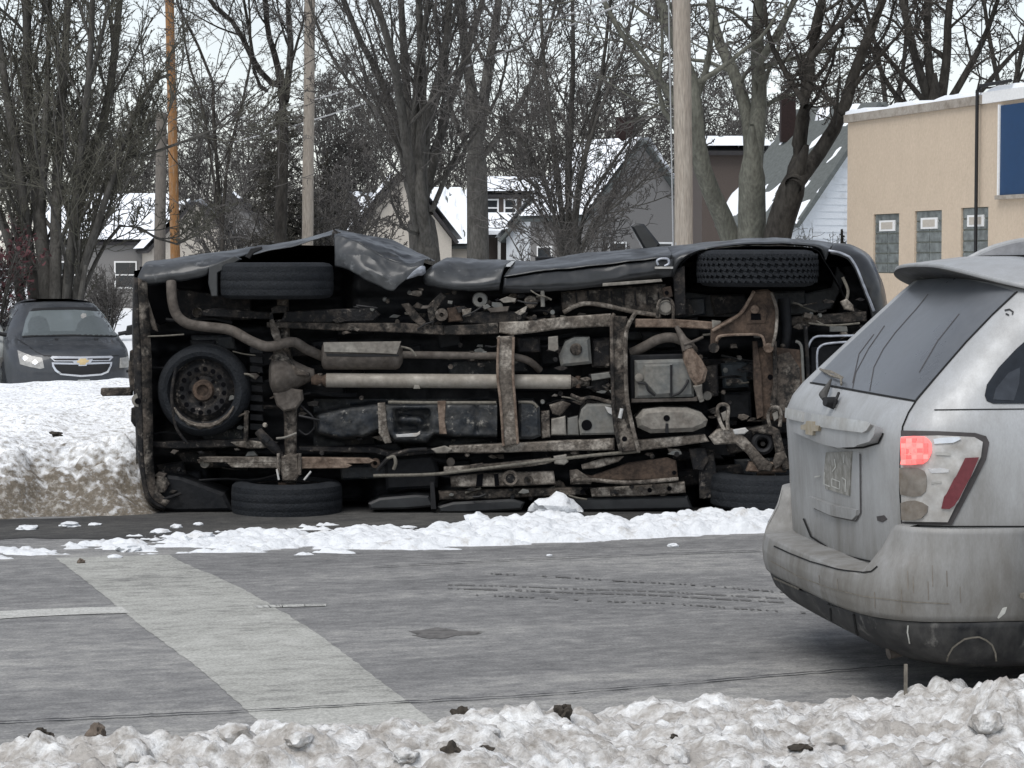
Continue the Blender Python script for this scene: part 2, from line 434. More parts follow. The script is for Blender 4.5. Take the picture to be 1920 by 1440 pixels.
# wet bare strip under and in front of the wreck
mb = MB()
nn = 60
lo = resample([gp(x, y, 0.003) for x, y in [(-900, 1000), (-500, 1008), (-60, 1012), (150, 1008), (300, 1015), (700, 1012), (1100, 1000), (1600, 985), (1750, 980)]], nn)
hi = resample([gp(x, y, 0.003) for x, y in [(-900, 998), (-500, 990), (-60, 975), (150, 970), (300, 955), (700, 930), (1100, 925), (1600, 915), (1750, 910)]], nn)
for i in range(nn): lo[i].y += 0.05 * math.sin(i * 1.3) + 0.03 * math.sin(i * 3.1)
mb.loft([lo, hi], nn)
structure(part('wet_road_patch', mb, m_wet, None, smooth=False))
# a dark damp blot in the lane
mb = MB(); c0 = gp(825, 1187, 0.002)
rj = random.Random(9); ring = [c0 + Vector((0.15 * math.cos(a) * (1 + 0.3 * math.sin(3 * a + 1)) * rj.uniform(.85, 1.15), 0.12 * math.sin(a) * (1 + 0.3 * math.cos(4 * a)) * rj.uniform(.85, 1.15), 0)) for a in np.linspace(0, 2 * math.pi, 60, endpoint=False)]
mb.add(ring, [tuple(range(60))])
structure(part('oil_stain', mb, mat('oil_stained_asphalt', (0.12, 0.115, 0.11), rough=0.8, var=0.4, vscale=25), None, smooth=False))

# ---- plowed bank on the far left
dx = 0.028
xs = np.arange(-9.5, -1.2, dx * 1.4); ys = np.concatenate([np.arange(14.0, 17.6, dx), np.arange(17.6, 27, 0.12)])
X, Y = np.meshgrid(xs, ys)
foot = 14.55 + 0.42 * (X + 3.3) * 0.6 + 0.10 * fbm(X * 1.2, X * 0, 3, 5)
d = Y - foot
prof = 0.40 * sstep(0, 0.75, d) + 0.24 * sstep(0.5, 2.2, d)
prof = prof * (1 - 0.9 * sstep(4.5, 11, d))
rough = sstep(0.0, 0.3, d)
lump = 0.10 * fbm(X * 1.6, Y * 1.6, 5, 21) + 0.07 * lumps(X * 4, Y * 4, 31) + 0.05 * lumps(X * 9, Y * 9, 37) + 0.03 * np.abs(fbm(X * 9, Y * 9, 4, 39)) + 0.02 * lumps(X * 20, Y * 20, 33)
Z = prof + rough * (lump * (0.07 + 0.93 * (1 - sstep(0.45, 1.15, d)))) + 0.06 * fbm(X * 0.8, Y * 0.8, 3, 50) * sstep(1, 2, d)
edge = 1 - sstep(-2.62, -2.22, X + 0.06 * fbm(Y * 3, Y * 0, 3, 8)) * (1 - sstep(17.0, 17.8, Y))       # leaves room for the wreck
edge2 = 1 - sstep(-2.4, -1.3, X)
Z = Z * edge * (edge2 * (Y > 17.4) + (Y <= 17.4)) * sstep(-0.05, 0.1, d) - 0.02
structure(part('snow_bank', grid_mesh('snow_bank', X, Y, Z, keep=Z > -0.015), m_bank, None))

# ---- broken strip of plowed snow in front of the wreck
xs = np.arange(-4.2, 3.2, 0.014); ys = np.arange(12.4, 15.0, 0.016)
X, Y = np.meshgrid(xs, ys)
def edge_line(pxs, z=0.0):
    P = sorted([(gp(x, y, z).x, gp(x, y, z).y) for x, y in pxs]); return np.interp(xs, [p[0] for p in P], [p[1] for p in P])
near = edge_line([(-200, 1058), (0, 1052), (150, 1042), (300, 1038), (430, 1046), (600, 1040), (760, 1034), (950, 1024), (1200, 1010), (1460, 998), (1700, 985)])
far = edge_line([(-200, 1042), (0, 1030), (120, 1020), (200, 1006), (330, 1000), (450, 990), (620, 984), (800, 990), (880, 984), (950, 975), (1100, 972), (1200, 980), (1320, 968), (1460, 968), (1700, 960)])
lo, hi = near[None, :], far[None, :]
t = (Y - lo) / (hi - lo)
amp = np.interp(xs, [-4, -2.6, -1.9, -1.3, -0.6, 0.1, 0.5, 1.2, 3], [0.02, 0.022, 0.026, 0.034, 0.04, 0.06, 0.055, 0.06, 0.055])[None, :]
cover = np.interp(xs, [-4, -2.4, -1.6, -0.9, 0, 3], [-0.18, -0.12, -0.02, 0.10, 0.4, 0.4])[None, :]
mask = np.minimum(t, 1 - t) * 2 + cover * 0.8 + (0.75 - 0.5 * sstep(-2, 0, X)) * fbm(X * 2.2, Y * 6.0, 6, 61) - 0.12 * (1 - sstep(-2.0, -0.8, X))
body = sstep(0.12, 0.7, mask) * np.clip(np.minimum(t + 0.12, 1.12 - t) * 6, 0, 1)
Z = amp * body * (0.5 + 0.5 * lumps(X * 3.2, Y * 3.2, 71) + 0.45 * lumps(X * 8, Y * 8, 73) + 0.35 * fbm(X * 6, Y * 6, 4, 75)) + 0.02 * body * lumps(X * 17, Y * 17, 77) - 0.012
structure(part('snow_strip', grid_mesh('snow_strip', X, Y, Z, keep=Z > -0.004), m_snow_strip, None))

# ---- dirty snow along the near edge, with a mound by the silver car
xs = np.concatenate([np.arange(-9, -2.6, 0.06), np.arange(-2.6, 3.0, 0.0112), np.arange(3.0, 9, 0.06)]); ys = np.arange(6.5, 9.4, 0.0135)
X, Y = np.meshgrid(xs, ys)
edge = edge_line([(-4000, 1500), (-1500, 1440), (-300, 1408), (0, 1406), (90, 1400), (200, 1402), (330, 1400), (420, 1385), (500, 1362), (620, 1352), (800, 1350), (1000, 1338), (1120, 1325), (1240, 1308), (1330, 1312), (1450, 1312), (1560, 1312), (1650, 1306), (1700, 1300), (2300, 1290), (5000, 1220)])[None, :]
dd = edge - Y + 0.06 * fbm(X * 4, Y * 4, 4, 81)
ramp = sstep(0, 0.35, dd)
Z = ramp * (0.022 + 0.045 * fbm(X * 1.5, Y * 2.2, 4, 91) + 0.034 * lumps(X * 2.4, Y * 4.2, 93, (0.2, 0.7)) + 0.028 * lumps(X * 6, Y * 9, 95, (0.15, 0.6)) + 0.020 * lumps(X * 16, Y * 22, 97, (0.12, 0.65)) + 0.050 * np.abs(fbm(X * 3.5, Y * 6, 5, 99, 0.5)) + 0.010 * fbm(X * 22, Y * 30, 3, 98))
mx_, my_ = gp(1850, 1330).x, 7.75
mound = np.exp(-(((X - mx_ - 0.16) / 0.42) ** 4 + ((Y - my_) / 0.30) ** 2))
Z = Z + 0.17 * mound * (0.8 + 0.35 * lumps(X * 6, Y * 6, 103) + 0.35 * fbm(X * 5, Y * 5, 4, 105))
Z = Z - 0.012 + 0.02 * sstep(1.5, 3, dd)
structure(part('verge_snow', grid_mesh('verge_snow', X, Y, Z, keep=Z > -0.006), m_snow_dirty, None))
Xc, Yc = np.meshgrid(np.linspace(-30, 30, 90), np.linspace(-11, 6.6, 50))
edge_r = 11.3 - 5.0 / math.cos(ROAD_A) + Xc * math.tan(ROAD_A) + 1.2
Zc = 0.08 + 0.05 * fbm(Xc * 0.8, Yc * 0.8, 4, 111)
Zc = np.where(Yc > edge_r + 0.2, -0.05, Zc)
structure(part('verge_snow', grid_mesh('verge_snow', Xc, Yc, Zc), m_snow_dirty, None))
VERGE = (xs, ys, Z)
# ================================================================== buildings
GZ = -0.44
m_tan = mat('tan_stucco', (0.53, 0.435, 0.335), rough=0.9, spec=0.2, dirt=(0.47, 0.385, 0.295), amt=0.42, dscale=2.4, soft=0.3, var=0.07, vscale=20, bump=0.6, bscale=22, stretch=(1.2, 1.2, 0.9))
m_coping = mat('grey_coping', (0.33, 0.30, 0.26), rough=0.8, dirt=(0.2, 0.17, 0.14), amt=0.4, dscale=4, var=0.15)
m_blue = mat('blue_panel', (0.006, 0.038, 0.105), rough=0.5, var=0.08, vscale=8)
m_white = mat('white_trim', (0.70, 0.70, 0.69), rough=0.6, var=0.08)
m_black = mat('black_metal', (0.012, 0.012, 0.013), rough=0.5)
m_block = mat('glass_block', (0.135, 0.15, 0.148), rough=0.25, spec=0.5, var=0.5, vscale=9)
m_mortar = mat('block_joint', (0.21, 0.22, 0.19), rough=0.9)
m_pane = mat('window_pane', (0.02, 0.024, 0.028), rough=0.08, spec=0.6)
m_siding_w = mat('white_siding', (0.60, 0.63, 0.66), rough=0.7, var=0.06, dirt=(0.42, 0.43, 0.43), amt=0.25, dscale=2)
m_siding_g = mat('grey_siding', (0.17, 0.165, 0.16), rough=0.8, var=0.1)
m_siding_b = mat('beige_siding', (0.42, 0.385, 0.335), rough=0.8, var=0.1)
m_siding_d = mat('brown_siding', (0.075, 0.06, 0.052), rough=0.85, var=0.15)
m_shingle = mat('grey_shingles', (0.105, 0.115, 0.112), rough=0.9, var=0.2, vscale=12, bump=0.4, bscale=20)
m_shingle_d = mat('dark_shingles', (0.035, 0.033, 0.034), rough=0.9, var=0.2, vscale=12)
m_brick = mat('dark_brick', (0.020, 0.011, 0.010), rough=0.9, var=0.3, vscale=25)
m_brick_r = mat('red_brick', (0.19, 0.062, 0.042), rough=0.9, var=0.3, vscale=15)
m_roofsnow = mat('roof_snow', (0.83, 0.86, 0.90), rough=0.8, spec=0.2, var=0.05, bump=0.3, bscale=8)

# ---- tan block building on the right
tA = Vector((5.54, 38.0, 0)); tD = (Vector((7.2, 32.3, 0)) - tA).normalized(); tN = Vector((-tD.y, tD.x, 0))
if tN.x < 0: tN = -tN
TOP = 3.93
def wall_s(px):
    k = (px - CX) / FPX / ray(px, 400).y
    return (k * tA.y - tA.x) / (tD.x - k * tD.y)
def wall_z(px, py):
    s = wall_s(px); Yd = (tA + tD * s).y
    return at(px, py, Yd).z
tb = thing('commercial_building', 'low tan stucco building with a blue panel and three glass block windows', 'building', tA + Vector((0, 0, GZ)))
def wbox(name, s0, s1, z0, z1, out, inn, m, parent):
    """box on the wall plane, from -out (towards the street) to +inn"""
    mb = MB(); c = tA + tD * ((s0 + s1) / 2) + tN * ((inn - out) / 2) + Vector((0, 0, (z0 + z1) / 2))
    mb.box(c, tD * ((s1 - s0) / 2), tN * ((inn + out) / 2), (0, 0, (z1 - z0) / 2)); return part(name, mb, m, parent, smooth=False)
WL = 14.0
wins = [(1638, 1686, 402, 512), (1715, 1766, 396, 513), (1802, 1853, 390, 514)]
ws_ = [(wall_s(a), wall_s(b), wall_z(a, d), wall_z(a, c)) for a, b, c, d in wins]
# wall with three real openings
mb = MB()
zb, zt = GZ, TOP
cuts = [0.0]
for a, b, c, d in ws_: cuts += [a, b]
cuts.append(WL)
def wq(s0, s1, z0, z1, th=0.3):
    c = tA + tD * ((s0 + s1) / 2) + tN * (th / 2) + Vector((0, 0, (z0 + z1) / 2))
    mb.box(c, tD * ((s1 - s0) / 2), tN * (th / 2), (0, 0, (z1 - z0) / 2))
for i in range(0, len(cuts) - 1, 2): wq(cuts[i], cuts[i + 1], zb, zt)
for a, b, c, d in ws_: wq(a, b, zb, c); wq(a, b, d, zt)
part('wall', mb, m_tan, tb, smooth=False)
wbox('back_wall', 0.0, WL, GZ, TOP - 0.3, -0.31, 12.0, m_tan, tb)
wbox('coping', -0.06, wall_s(1846), TOP, TOP + 0.13, 0.05, 0.5, m_coping, tb)
wbox('coping', wall_s(1846) + 0.003, WL, TOP, TOP + 0.16, 0.06, 0.5, m_white, tb)
# uneven line of snow along the parapet
n_ = 60; r0, r1, r2, r3 = [], [], [], []
for i in range(n_):
    s = -0.05 + (WL + 0.05) * i / (n_ - 1); h = 0.05 + 0.03 * math.sin(i * 0.9) + 0.015 * math.sin(i * 2.7)
    b0 = tA + tD * s + Vector((0, 0, TOP + (0.13 if s < wall_s(1846) else 0.16)))
    r0.append(b0 - tN * 0.03); r1.append(b0 - tN * 0.02 + Vector((0, 0, h))); r2.append(b0 + tN * 0.4 + Vector((0, 0, h + 0.02))); r3.append(b0 + tN * 0.5)
part('parapet_snow', MB().loft([r0, r1, r2, r3], n_), m_roofsnow, tb)
for (a, b, c, d) in ws_:
    w = wbox('window', a, b, c, d, -0.045, 0.16, m_mortar, tb)
    rows, cols = 6, 2
    for r in range(rows):
        for q in range(cols):
            if r == rows - 1: continue
            sa = a + (b - a) * q / cols; sb = a + (b - a) * (q + 1) / cols; za = c + (d - c) * r / rows; zb2 = c + (d - c) * (r + 1) / rows
            g = 0.012
            wbox('glass_block', sa + g, sb - g, za + g, zb2 - g, -0.028, 0.12, m_block, w)
    za = c + (d - c) * 5 / 6
    wbox('glass_block', a + 0.012, b - 0.012, za + 0.012, d - 0.012, -0.028, 0.12, m_block, w)
    sm, zz = (a + b) / 2, c + (d - c) * 0.80
    v = wbox('vent_frame', sm - (b - a) * 0.30, sm + (b - a) * 0.30, zz - 0.085, zz + 0.085, -0.012, 0.07, m_white, w)
    wbox('vent_louvre', sm - (b - a) * 0.22, sm + (b - a) * 0.22, zz - 0.055, zz + 0.055, -0.008, 0.062, m_siding_b, tb)
sp = wall_s(1880)
wbox('blue_panel', sp, WL - 0.5, wall_z(1880, 366), wall_z(1880, 198), 0.05, 0.0, m_blue, tb)
wbox('panel_trim', sp - 0.05, sp - 0.003, wall_z(1880, 366), wall_z(1880, 196), 0.07, 0.0, m_white, tb)
wbox('panel_sill', sp - 0.10, WL - 0.5, wall_z(1880, 366) - 0.06, wall_z(1880, 366) - 0.003, 0.08, 0.0, m_coping, tb)
sc = wall_s(1838)
mb = MB(); pc = tA + tD * sc - tN * 0.07
mb.tube([pc + Vector((0, 0, GZ)), pc + Vector((0, 0, TOP + 0.20)), pc + tD * 0.12 + Vector((0, 0, TOP + 0.26)), pc + tD * 1.0 + Vector((0, 0, TOP + 0.27))], 0.026, 8)
part('conduit', mb, m_black, tb)
mb = MB().tube([pc + tN * 0.06 + Vector((0, 0, TOP)), pc + tN * 0.06 + Vector((0, 0, TOP + 2.6))], 0.008, 6)
part('aerial', mb, m_black, tb)

# ---- gable houses
def house(label, px, Y, yaw, w, ln, hw, hr, m_wall, m_roof, snow=(0.8, 0.8), wins=(), over=0.25, base=GZ, boards=None, rs=1):
    """gable house: w across the gable, ln along the ridge, wall height hw, roof rise hr; local y runs along the ridge away from the viewer"""
    o3 = at(px, 600, Y); o3 = Vector((o3.x, Y, base)); R = Matrix.Rotation(math.radians(yaw), 3, 'Z')
    h = thing('house', label, 'house', o3, 'houses beyond the lot')
    def L(x, y, z): return o3 + R @ Vector((x, y, z))
    mb = MB(); a = w / 2
    prof = [(-a, 0), (a, 0), (a, hw), (0, hw + hr), (-a, hw)]
    mb.prism([L(x, 0, z) for x, z in prof], R @ Vector((0, ln, 0)))
    wall = part('wall', mb, m_wall, h, smooth=False)
    sl = math.hypot(a, hr)
    for sd in (-1, 1):
        nx, nz = sd * hr / sl, a / sl
        e = Vector((sd * (a + over * a / sl), 0, hw - over * hr / sl)); t = Vector((0, 0, hw + hr))
        off = Vector((nx, 0, nz)) * 0.02; th = Vector((nx, 0, nz)) * 0.12
        mb = MB()
        q = [t + off, e + off, e + off + th, t + off + th]
        mb.prism([L(p.x, -over, p.z) for p in q], R @ Vector((0, ln + 2 * over, 0)))
        rf = part('roof_slope', mb, m_roof, h, smooth=False)
        c = snow[0 if sd < 0 else 1]
        if c > 0:       # blanket of snow with slid-off bare patches, a real layer on the slope
            nu, nv = 26, 40
            U, V = np.meshgrid(np.linspace(0, 1, nu), np.linspace(0, 1, nv))
            nz_ = fbm(U * 3 + rs * 7, V * 6 + rs * 3, 4, 200 + rs) + (c - 0.5) * 2.2 + 0.35 * (U - 0.5)
            H = 0.18 * sstep(-0.05, 0.25, nz_) - 0.01
            v = []
            for j in range(nv):
                for i in range(nu):
                    p = t.lerp(e, U[j, i] * 0.99 + 0.005) + off + th + Vector((nx, 0, nz)) * float(H[j, i])
                    v.append(L(p.x, -over * 0.96 + (ln + 1.92 * over) * V[j, i], p.z) - o3)
            v = np.array([tuple(p) for p in v]); idx = np.arange(nu * nv).reshape(nv, nu)
            f = np.stack([idx[:-1, :-1], idx[:-1, 1:], idx[1:, 1:], idx[1:, :-1]], -1).reshape(-1, 4)
            k = (H > 0)
            keep = (k[:-1, :-1] | k[:-1, 1:] | k[1:, 1:] | k[1:, :-1]).reshape(-1)
            if keep.any(): part('roof_snow', raw_mesh('roof_snow', v, f[keep]), m_roofsnow, rf, kind='stuff')
    for (face, u, z, ww, hh) in wins:         # face: 'g' gable end, 'l' / 'r' long side
        def W(du, out, dz):
            if face == 'g': return L(u + du, -out, z + dz)
            if face == 'l': return L(-a - out, u + du, z + dz)
            return L(a + out, u + du, z + dz)
        def wb(name, du0, du1, dz0, dz1, o0, o1, m, par):
            mb = MB(); q = [W(du0, o1, dz0), W(du1, o1, dz0), W(du1, o1, dz1), W(du0, o1, dz1)]
            mb.prism(q, W(du0, o0, dz0) - W(du0, o1, dz0)); return part(name, mb, m, par, smooth=False)
        f = wb('window', -ww / 2, ww / 2, -hh / 2, hh / 2, 0.0, 0.05, m_white, h)
        wb('pane', -ww / 2 + 0.07, ww / 2 - 0.07, 0.03, hh / 2 - 0.07, 0.05, 0.058, m_pane, f)
        wb('pane', -ww / 2 + 0.07, ww / 2 - 0.07, -hh / 2 + 0.07, -0.03, 0.05, 0.058, m_pane, f)
    if boards:
        face, z0, z1, step, mm = boards
        k = 0
        while z0 + k * step < z1:
            zz = z0 + k * step; mb = MB()
            if face == 'l': q = [(-a - 0.035, 0.0, zz), (-a - 0.035, ln, zz), (-a - 0.012, ln, zz + step), (-a - 0.012, 0.0, zz + step)]
            else:
                x1 = a if zz < hw else a * (1 - (zz + step - hw) / hr)
                if x1 < 0.2: break
                q = [(-x1, -0.035, zz), (x1, -0.035, zz), (x1, -0.012, zz + step), (-x1, -0.012, zz + step)]
            d = R @ (Vector((0.04, 0, 0)) if face == 'l' else Vector((0, 0.04, 0)))
            mb.prism([L(*p) for p in q], d); part('siding_board', mb, mm, wall, smooth=False); k += 1
    return h, L
hs = house('small house with a broad snow covered roof behind the rust orange pole', 112, 104, -90, 7.0, 4.9, 2.9, 2.0, m_siding_g, m_shingle_d, (0.9, 0.95), [('r', 1.2, 1.5, 1.0, 1.2), ('r', 3.6, 1.5, 1.0, 1.2)], rs=2)
hs = house('grey sided gable house right of the rust orange pole', 432, 112, 8, 5.4, 8.0, 3.0, 2.3, m_siding_g, m_shingle_d, (0.75, 0.7), [('g', -1.1, 1.6, 0.8, 1.1), ('g', 1.1, 1.6, 0.8, 1.1), ('g', 0, 3.6, 0.7, 0.9)], rs=3)
hs = house('house glimpsed through branches right of the thin grey pole, snow on its roof', 655, 125, -25, 5.0, 7.0, 3.3, 2.4, m_siding_g, m_shingle_d, (0.7, 0.6), [('g', 0, 2.0, 0.8, 1.2)], rs=4)
hs = house('beige gable house behind the thick forked tree trunk in the middle', 755, 84, 6, 3.6, 6.0, 2.9, 2.3, m_siding_b, m_shingle_d, (0.85, 0.85), [('g', -0.8, 1.9, 0.6, 1.0), ('g', 0.8, 1.9, 0.6, 1.0)], rs=5)
hs = house('low house with a snowy side roof between two middle tree trunks', 812, 92, -90, 3.8, 1.5, 2.75, 2.1, m_siding_b, m_shingle, (0.7, 0.72), [('r', 0.75, 1.1, 0.7, 1.0)], rs=6)
hs = house('house with a snowy porch roof and dark upper windows, centre', 902, 98, -90, 5.4, 2.5, 4.75, 0.65, m_siding_d, m_shingle_d, (0.9, 0.9), [('r', 0.5, 4.3, 0.55, 0.75), ('r', 1.25, 4.3, 0.55, 0.75), ('r', 2.0, 4.3, 0.55, 0.75), ('r', 1.2, 1.3, 0.9, 1.2)], rs=7)
h5, L5 = hs
mb = MB(); mb.prism([L5(2.72, -0.2, 3.85), L5(4.6, -0.2, 3.05), L5(4.6, -0.2, 3.17), L5(2.72, -0.2, 3.97)], L5(0, 2.7, 0) - L5(0, 0, 0))
pr = part('porch_roof', mb, m_shingle_d, h5, smooth=False)
mb = MB(); mb.prism([L5(2.74, -0.18, 3.98), L5(4.65, -0.18, 3.175), L5(4.65, -0.18, 3.33), L5(2.74, -0.18, 4.12)], L5(0, 2.66, 0) - L5(0, 0, 0), 0.03)
part('porch_snow', mb, m_roofsnow, pr)
for yy in (-0.1, 0.8, 1.7, 2.4):
    part('porch_post', MB().box(L5(4.4, yy, 1.56), (0.06, 0, 0), (0, 0.06, 0), (0, 0, 1.54)), m_white, h5, smooth=False)
hs = house('grey house with a steep snowy roof and chimney left of the thick pole', 1200, 84, 42, 5.4, 3.0, 3.7, 2.7, m_siding_g, m_shingle, (0.80, 0.75), [('l', 0.8, 2.0, 0.8, 1.3), ('l', 2.2, 2.0, 0.8, 1.3), ('g', -1.2, 2.2, 0.9, 1.2), ('g', 1.2, 2.2, 0.9, 1.2)], rs=9)
h6, L6 = hs
part('chimney', MB().box(L6(0.4, 1.2, 6.6), (0.35, 0, 0), (0, 0.3, 0), (0, 0, 0.8)), m_brick, h6, smooth=False)
hs = house('dark brown house behind the pair of trunks right of the thick pole', 1303, 72, -90, 5.0, 1.9, 5.3, 0.4, m_siding_d, m_shingle_d, (0.9, 0.85), [('r', 1.5, 2.6, 0.6, 0.7)], rs=10)
hs = house('white clapboard house with a grey gable roof beside the tan building', 1640, 58, 30, 4.8, 3.0, 3.1, 2.9, m_siding_w, m_shingle, (0.32, 0.2), [('l', 2.0, 1.9, 0.7, 1.1)], rs=12, boards=('g', 0.1, 5.5, 0.17, m_siding_w))
h8, L8 = hs
part('door', MB().box(L8(1.3, -0.05, 1.05), L8(0.42, 0, 0) - L8(0, 0, 0), L8(0, 0.03, 0) - L8(0, 0, 0), (0, 0, 1.0)), m_brick, h8, smooth=False)
ch = MB().box(at(1477, 222, 60), (0.19, 0, 0), (0, 0.19, 0), (0, 0, 0.62))
part('chimney', ch, m_brick, h8, smooth=False)

hs = house('small pale gable house just right of the rust orange pole', 368, 96, 14, 3.6, 5.0, 2.6, 1.9, m_siding_b, m_shingle_d, (0.85, 0.8), [('g', -0.7, 1.5, 0.7, 1.0), ('g', 0.7, 1.5, 0.7, 1.0)], rs=14)
hs = house('small white gable house partly behind the many-stemmed bare tree', 1022, 90, -18, 3.2, 4.5, 3.0, 1.8, m_siding_w, m_shingle, (0.85, 0.9), [('g', 0, 2.0, 0.8, 1.1), ('g', 0, 3.5, 0.5, 0.6)], rs=15)
# ---- poles and wires
m_pole = mat('weathered_pole_wood', (0.24, 0.205, 0.17), rough=0.9, dirt=(0.34, 0.305, 0.26), amt=0.5, dscale=5, soft=0.2, var=0.3, vscale=14, stretch=(6, 6, 0.5), bump=0.6, bscale=20)
m_pole_o = mat('rust_orange_pole', (0.24, 0.12, 0.045), rough=0.85, dirt=(0.30, 0.26, 0.21), amt=0.25, dscale=4, soft=0.12, var=0.3, vscale=14, stretch=(5, 5, 0.6), bump=0.5)
m_pole_g = mat('grey_pole_wood', (0.135, 0.12, 0.105), rough=0.9, var=0.3, vscale=14, stretch=(6, 6, 0.5), bump=0.5)
m_steel = mat('galvanised_steel', (0.35, 0.36, 0.37), rough=0.5, metal=0.6, var=0.15)
def pole(label, px0, py0, px1, Y, wpx, m, top=None):
    b = at(px1, 480, Y); t = at(px0, py0, Y)
    d = (t - b); d = d / d.z
    base = Vector((b.x, Y, GZ - 0.3)) + Vector((d.x, 0, 0)) * (GZ - b.z); r = wpx / 2 * Y / FPX
    ztop = top if top else 10.5
    th = thing('utility_pole', label, 'pole', base + Vector((0, 0, 0.3)), 'wooden utility poles')
    pts = [base + Vector((d.x * (ztop - GZ) * k, 0.0, (ztop - base.z) * k)) for k in np.linspace(0, 1, 14)]
    rnd = random.Random(int(px0)); pts = [p + Vector((rnd.uniform(-.006, .006), rnd.uniform(-.006, .006), 0)) for p in pts]
    part('shaft', MB().tube(pts, [r * (1.06 - 0.16 * k) for k in np.linspace(0, 1, 14)], 16), m, th)
    return th, pts, r
p1, pts1, r1_ = pole('thick weathered utility pole standing between the long snowy house and the paired trunks', 1278, 0, 1283, 33, 34, m_pole)
mb = MB().tube([Vector((pts1[0].x - r1_ * 1.02, 33 - 0.02, GZ)), Vector((pts1[-1].x - r1_, 33 - 0.02, 6.0))], 0.012, 6)
part('ground_wire', mb, m_steel, p1)
for zz in (1.9, 3.2, 4.4):
    part('wire_staple', MB().box((pts1[0].x - r1_ * 0.98, 33 - 0.05, zz), (0.03, 0, 0), (0, 0.02, 0), (0, 0, 0.02)), m_steel, p1, smooth=False)
p2, pts2, _ = pole('thin pale grey utility pole left of the middle trees', 581, 0, 576, 58, 21, m_pole)
p3, pts3, _ = pole('rust orange wooden pole rising behind the wreck tail', 318, 0, 329, 62, 18, m_pole_o)
p4, pts4, _ = pole('short grey pole stub standing just left of the rust orange pole', 303, 215, 299, 60, 22, m_pole_g, top=5.5)
m_wire = mat('frosted_wire', (0.42, 0.42, 0.42), rough=0.7, var=0.3)
def wire(label, A, B, sag, r=0.019):
    pts = [A.lerp(B, k) - Vector((0, 0, sag * 4 * k * (1 - k))) for k in np.linspace(0, 1, 30)]
    c = (A + B) / 2
    o = part('overhead_wire', MB().tube(pts, r, 5), m_wire, None, org=A)
    tag(o, label, 'wire', 'overhead wires'); return o
wire('upper of the two overhead wires slanting up through the middle trees', at(430, 225, 74), at(1330, -75, 36), 0.25)
wire('lower of the two overhead wires slanting up through the middle trees', at(430, 268, 74), at(1330, -62, 36), 0.25)
# ================================================================== trees
def tubes_np(P, R, k):
    """P (B,n,3), R (B,n) -> verts, quads of open k-sided tubes"""
    B, n, _ = P.shape
    T = np.gradient(P, axis=1); T /= np.linalg.norm(T, axis=2, keepdims=True) + 1e-12
    ref = np.where(np.abs(T[:, :1, 2:3]) > 0.8, np.array([[[1.0, 0.3, 0]]]), np.array([[[0.1, 0.2, 1.0]]]))
    ref = np.broadcast_to(ref, T.shape)
    N1 = np.cross(T, ref); N1 /= np.linalg.norm(N1, axis=2, keepdims=True) + 1e-12
    N2 = np.cross(T, N1)
    a = np.arange(k) * 2 * np.pi / k
    V = P[:, :, None, :] + R[:, :, None, None] * (N1[:, :, None, :] * np.cos(a)[None, None, :, None] + N2[:, :, None, :] * np.sin(a)[None, None, :, None])
    idx = np.arange(B * n * k).reshape(B, n, k); nx = np.roll(idx, -1, axis=2)
    Q = np.stack([idx[:, :-1], nx[:, :-1], nx[:, 1:], idx[:, 1:]], -1).reshape(-1, 4)
    return V.reshape(-1, 3), Q
def grow(P, R, levels, seed):
    """vectorised branching; returns per level (P,R)"""
    rg = np.random.default_rng(seed); out = []
    L = np.linalg.norm(np.diff(P, axis=1), axis=2).sum(1)
    for lv in levels:
        B, n, _ = P.shape; k = lv['k']; N = B * k
        pi = np.repeat(np.arange(B), k)
        fr = (np.tile(np.arange(k), B) + rg.random(N)) / k * (lv['hi'] - lv['lo']) + lv['lo']
        x = fr * (n - 1); i0 = np.clip(np.floor(x).astype(int), 0, n - 2); w = (x - i0)[:, None]
        p = P[pi, i0] * (1 - w) + P[pi, i0 + 1] * w
        r = R[pi, i0] * (1 - w[:, 0]) + R[pi, i0 + 1] * w[:, 0]
        t = P[pi, i0 + 1] - P[pi, i0]; t /= np.linalg.norm(t, axis=1, keepdims=True) + 1e-9
        q = rg.normal(size=(N, 3)); q -= t * (q * t).sum(1, keepdims=True); q /= np.linalg.norm(q, axis=1, keepdims=True)
        a = np.radians(rg.normal(lv['ang'], lv['asd'], N))[:, None]
        d = t * np.cos(a) + q * np.sin(a)
        ln = L[pi] * lv['len'] * (1 - lv.get('tip', 0.55) * fr) * rg.uniform(0.6, 1.25, N)
        ln = np.minimum(ln, lv.get('max', 99))
        m = lv['n']; pts = [p]; step = (ln / m)[:, None]
        for _ in range(m):
            d = d + rg.normal(size=(N, 3)) * lv['wig'] + np.array([0, 0, lv['up']]); d /= np.linalg.norm(d, axis=1, keepdims=True)
            p = p + d * step; pts.append(p)
        P2 = np.stack(pts, 1); r0 = np.maximum(r * lv['rr'], lv['rmin'])
        R2 = r0[:, None] * np.linspace(1, lv.get('taper', 0.35), m + 1)[None, :]; R2 = np.maximum(R2, lv['rmin'] * 0.75)
        out.append((P2, R2)); P, R, L = P2, R2, ln
    return out
def stem_arrays(stems, n=12):
    P, R = [], []
    for pts, r0, r1 in stems:
        q = resample(pts, n); P.append([tuple(v) for v in q]); R.append(list(np.linspace(r0, r1, n)))
    return np.array(P), np.array(R)
def bark(name, a, b):
    return mat(name, a, rough=0.95, spec=0.15, dirt=b, amt=0.5, dscale=7, soft=0.15, var=0.35, vscale=25, bump=0.9, bscale=18, stretch=(1, 1, 0.35))
m_bark = bark('grey_brown_bark', (0.058, 0.055, 0.050), (0.098, 0.094, 0.086))
m_bark_l = bark('lichen_grey_bark', (0.095, 0.095, 0.080), (0.15, 0.15, 0.125))
m_bark_d = bark('dark_wet_bark', (0.022, 0.020, 0.018), (0.05, 0.046, 0.04))
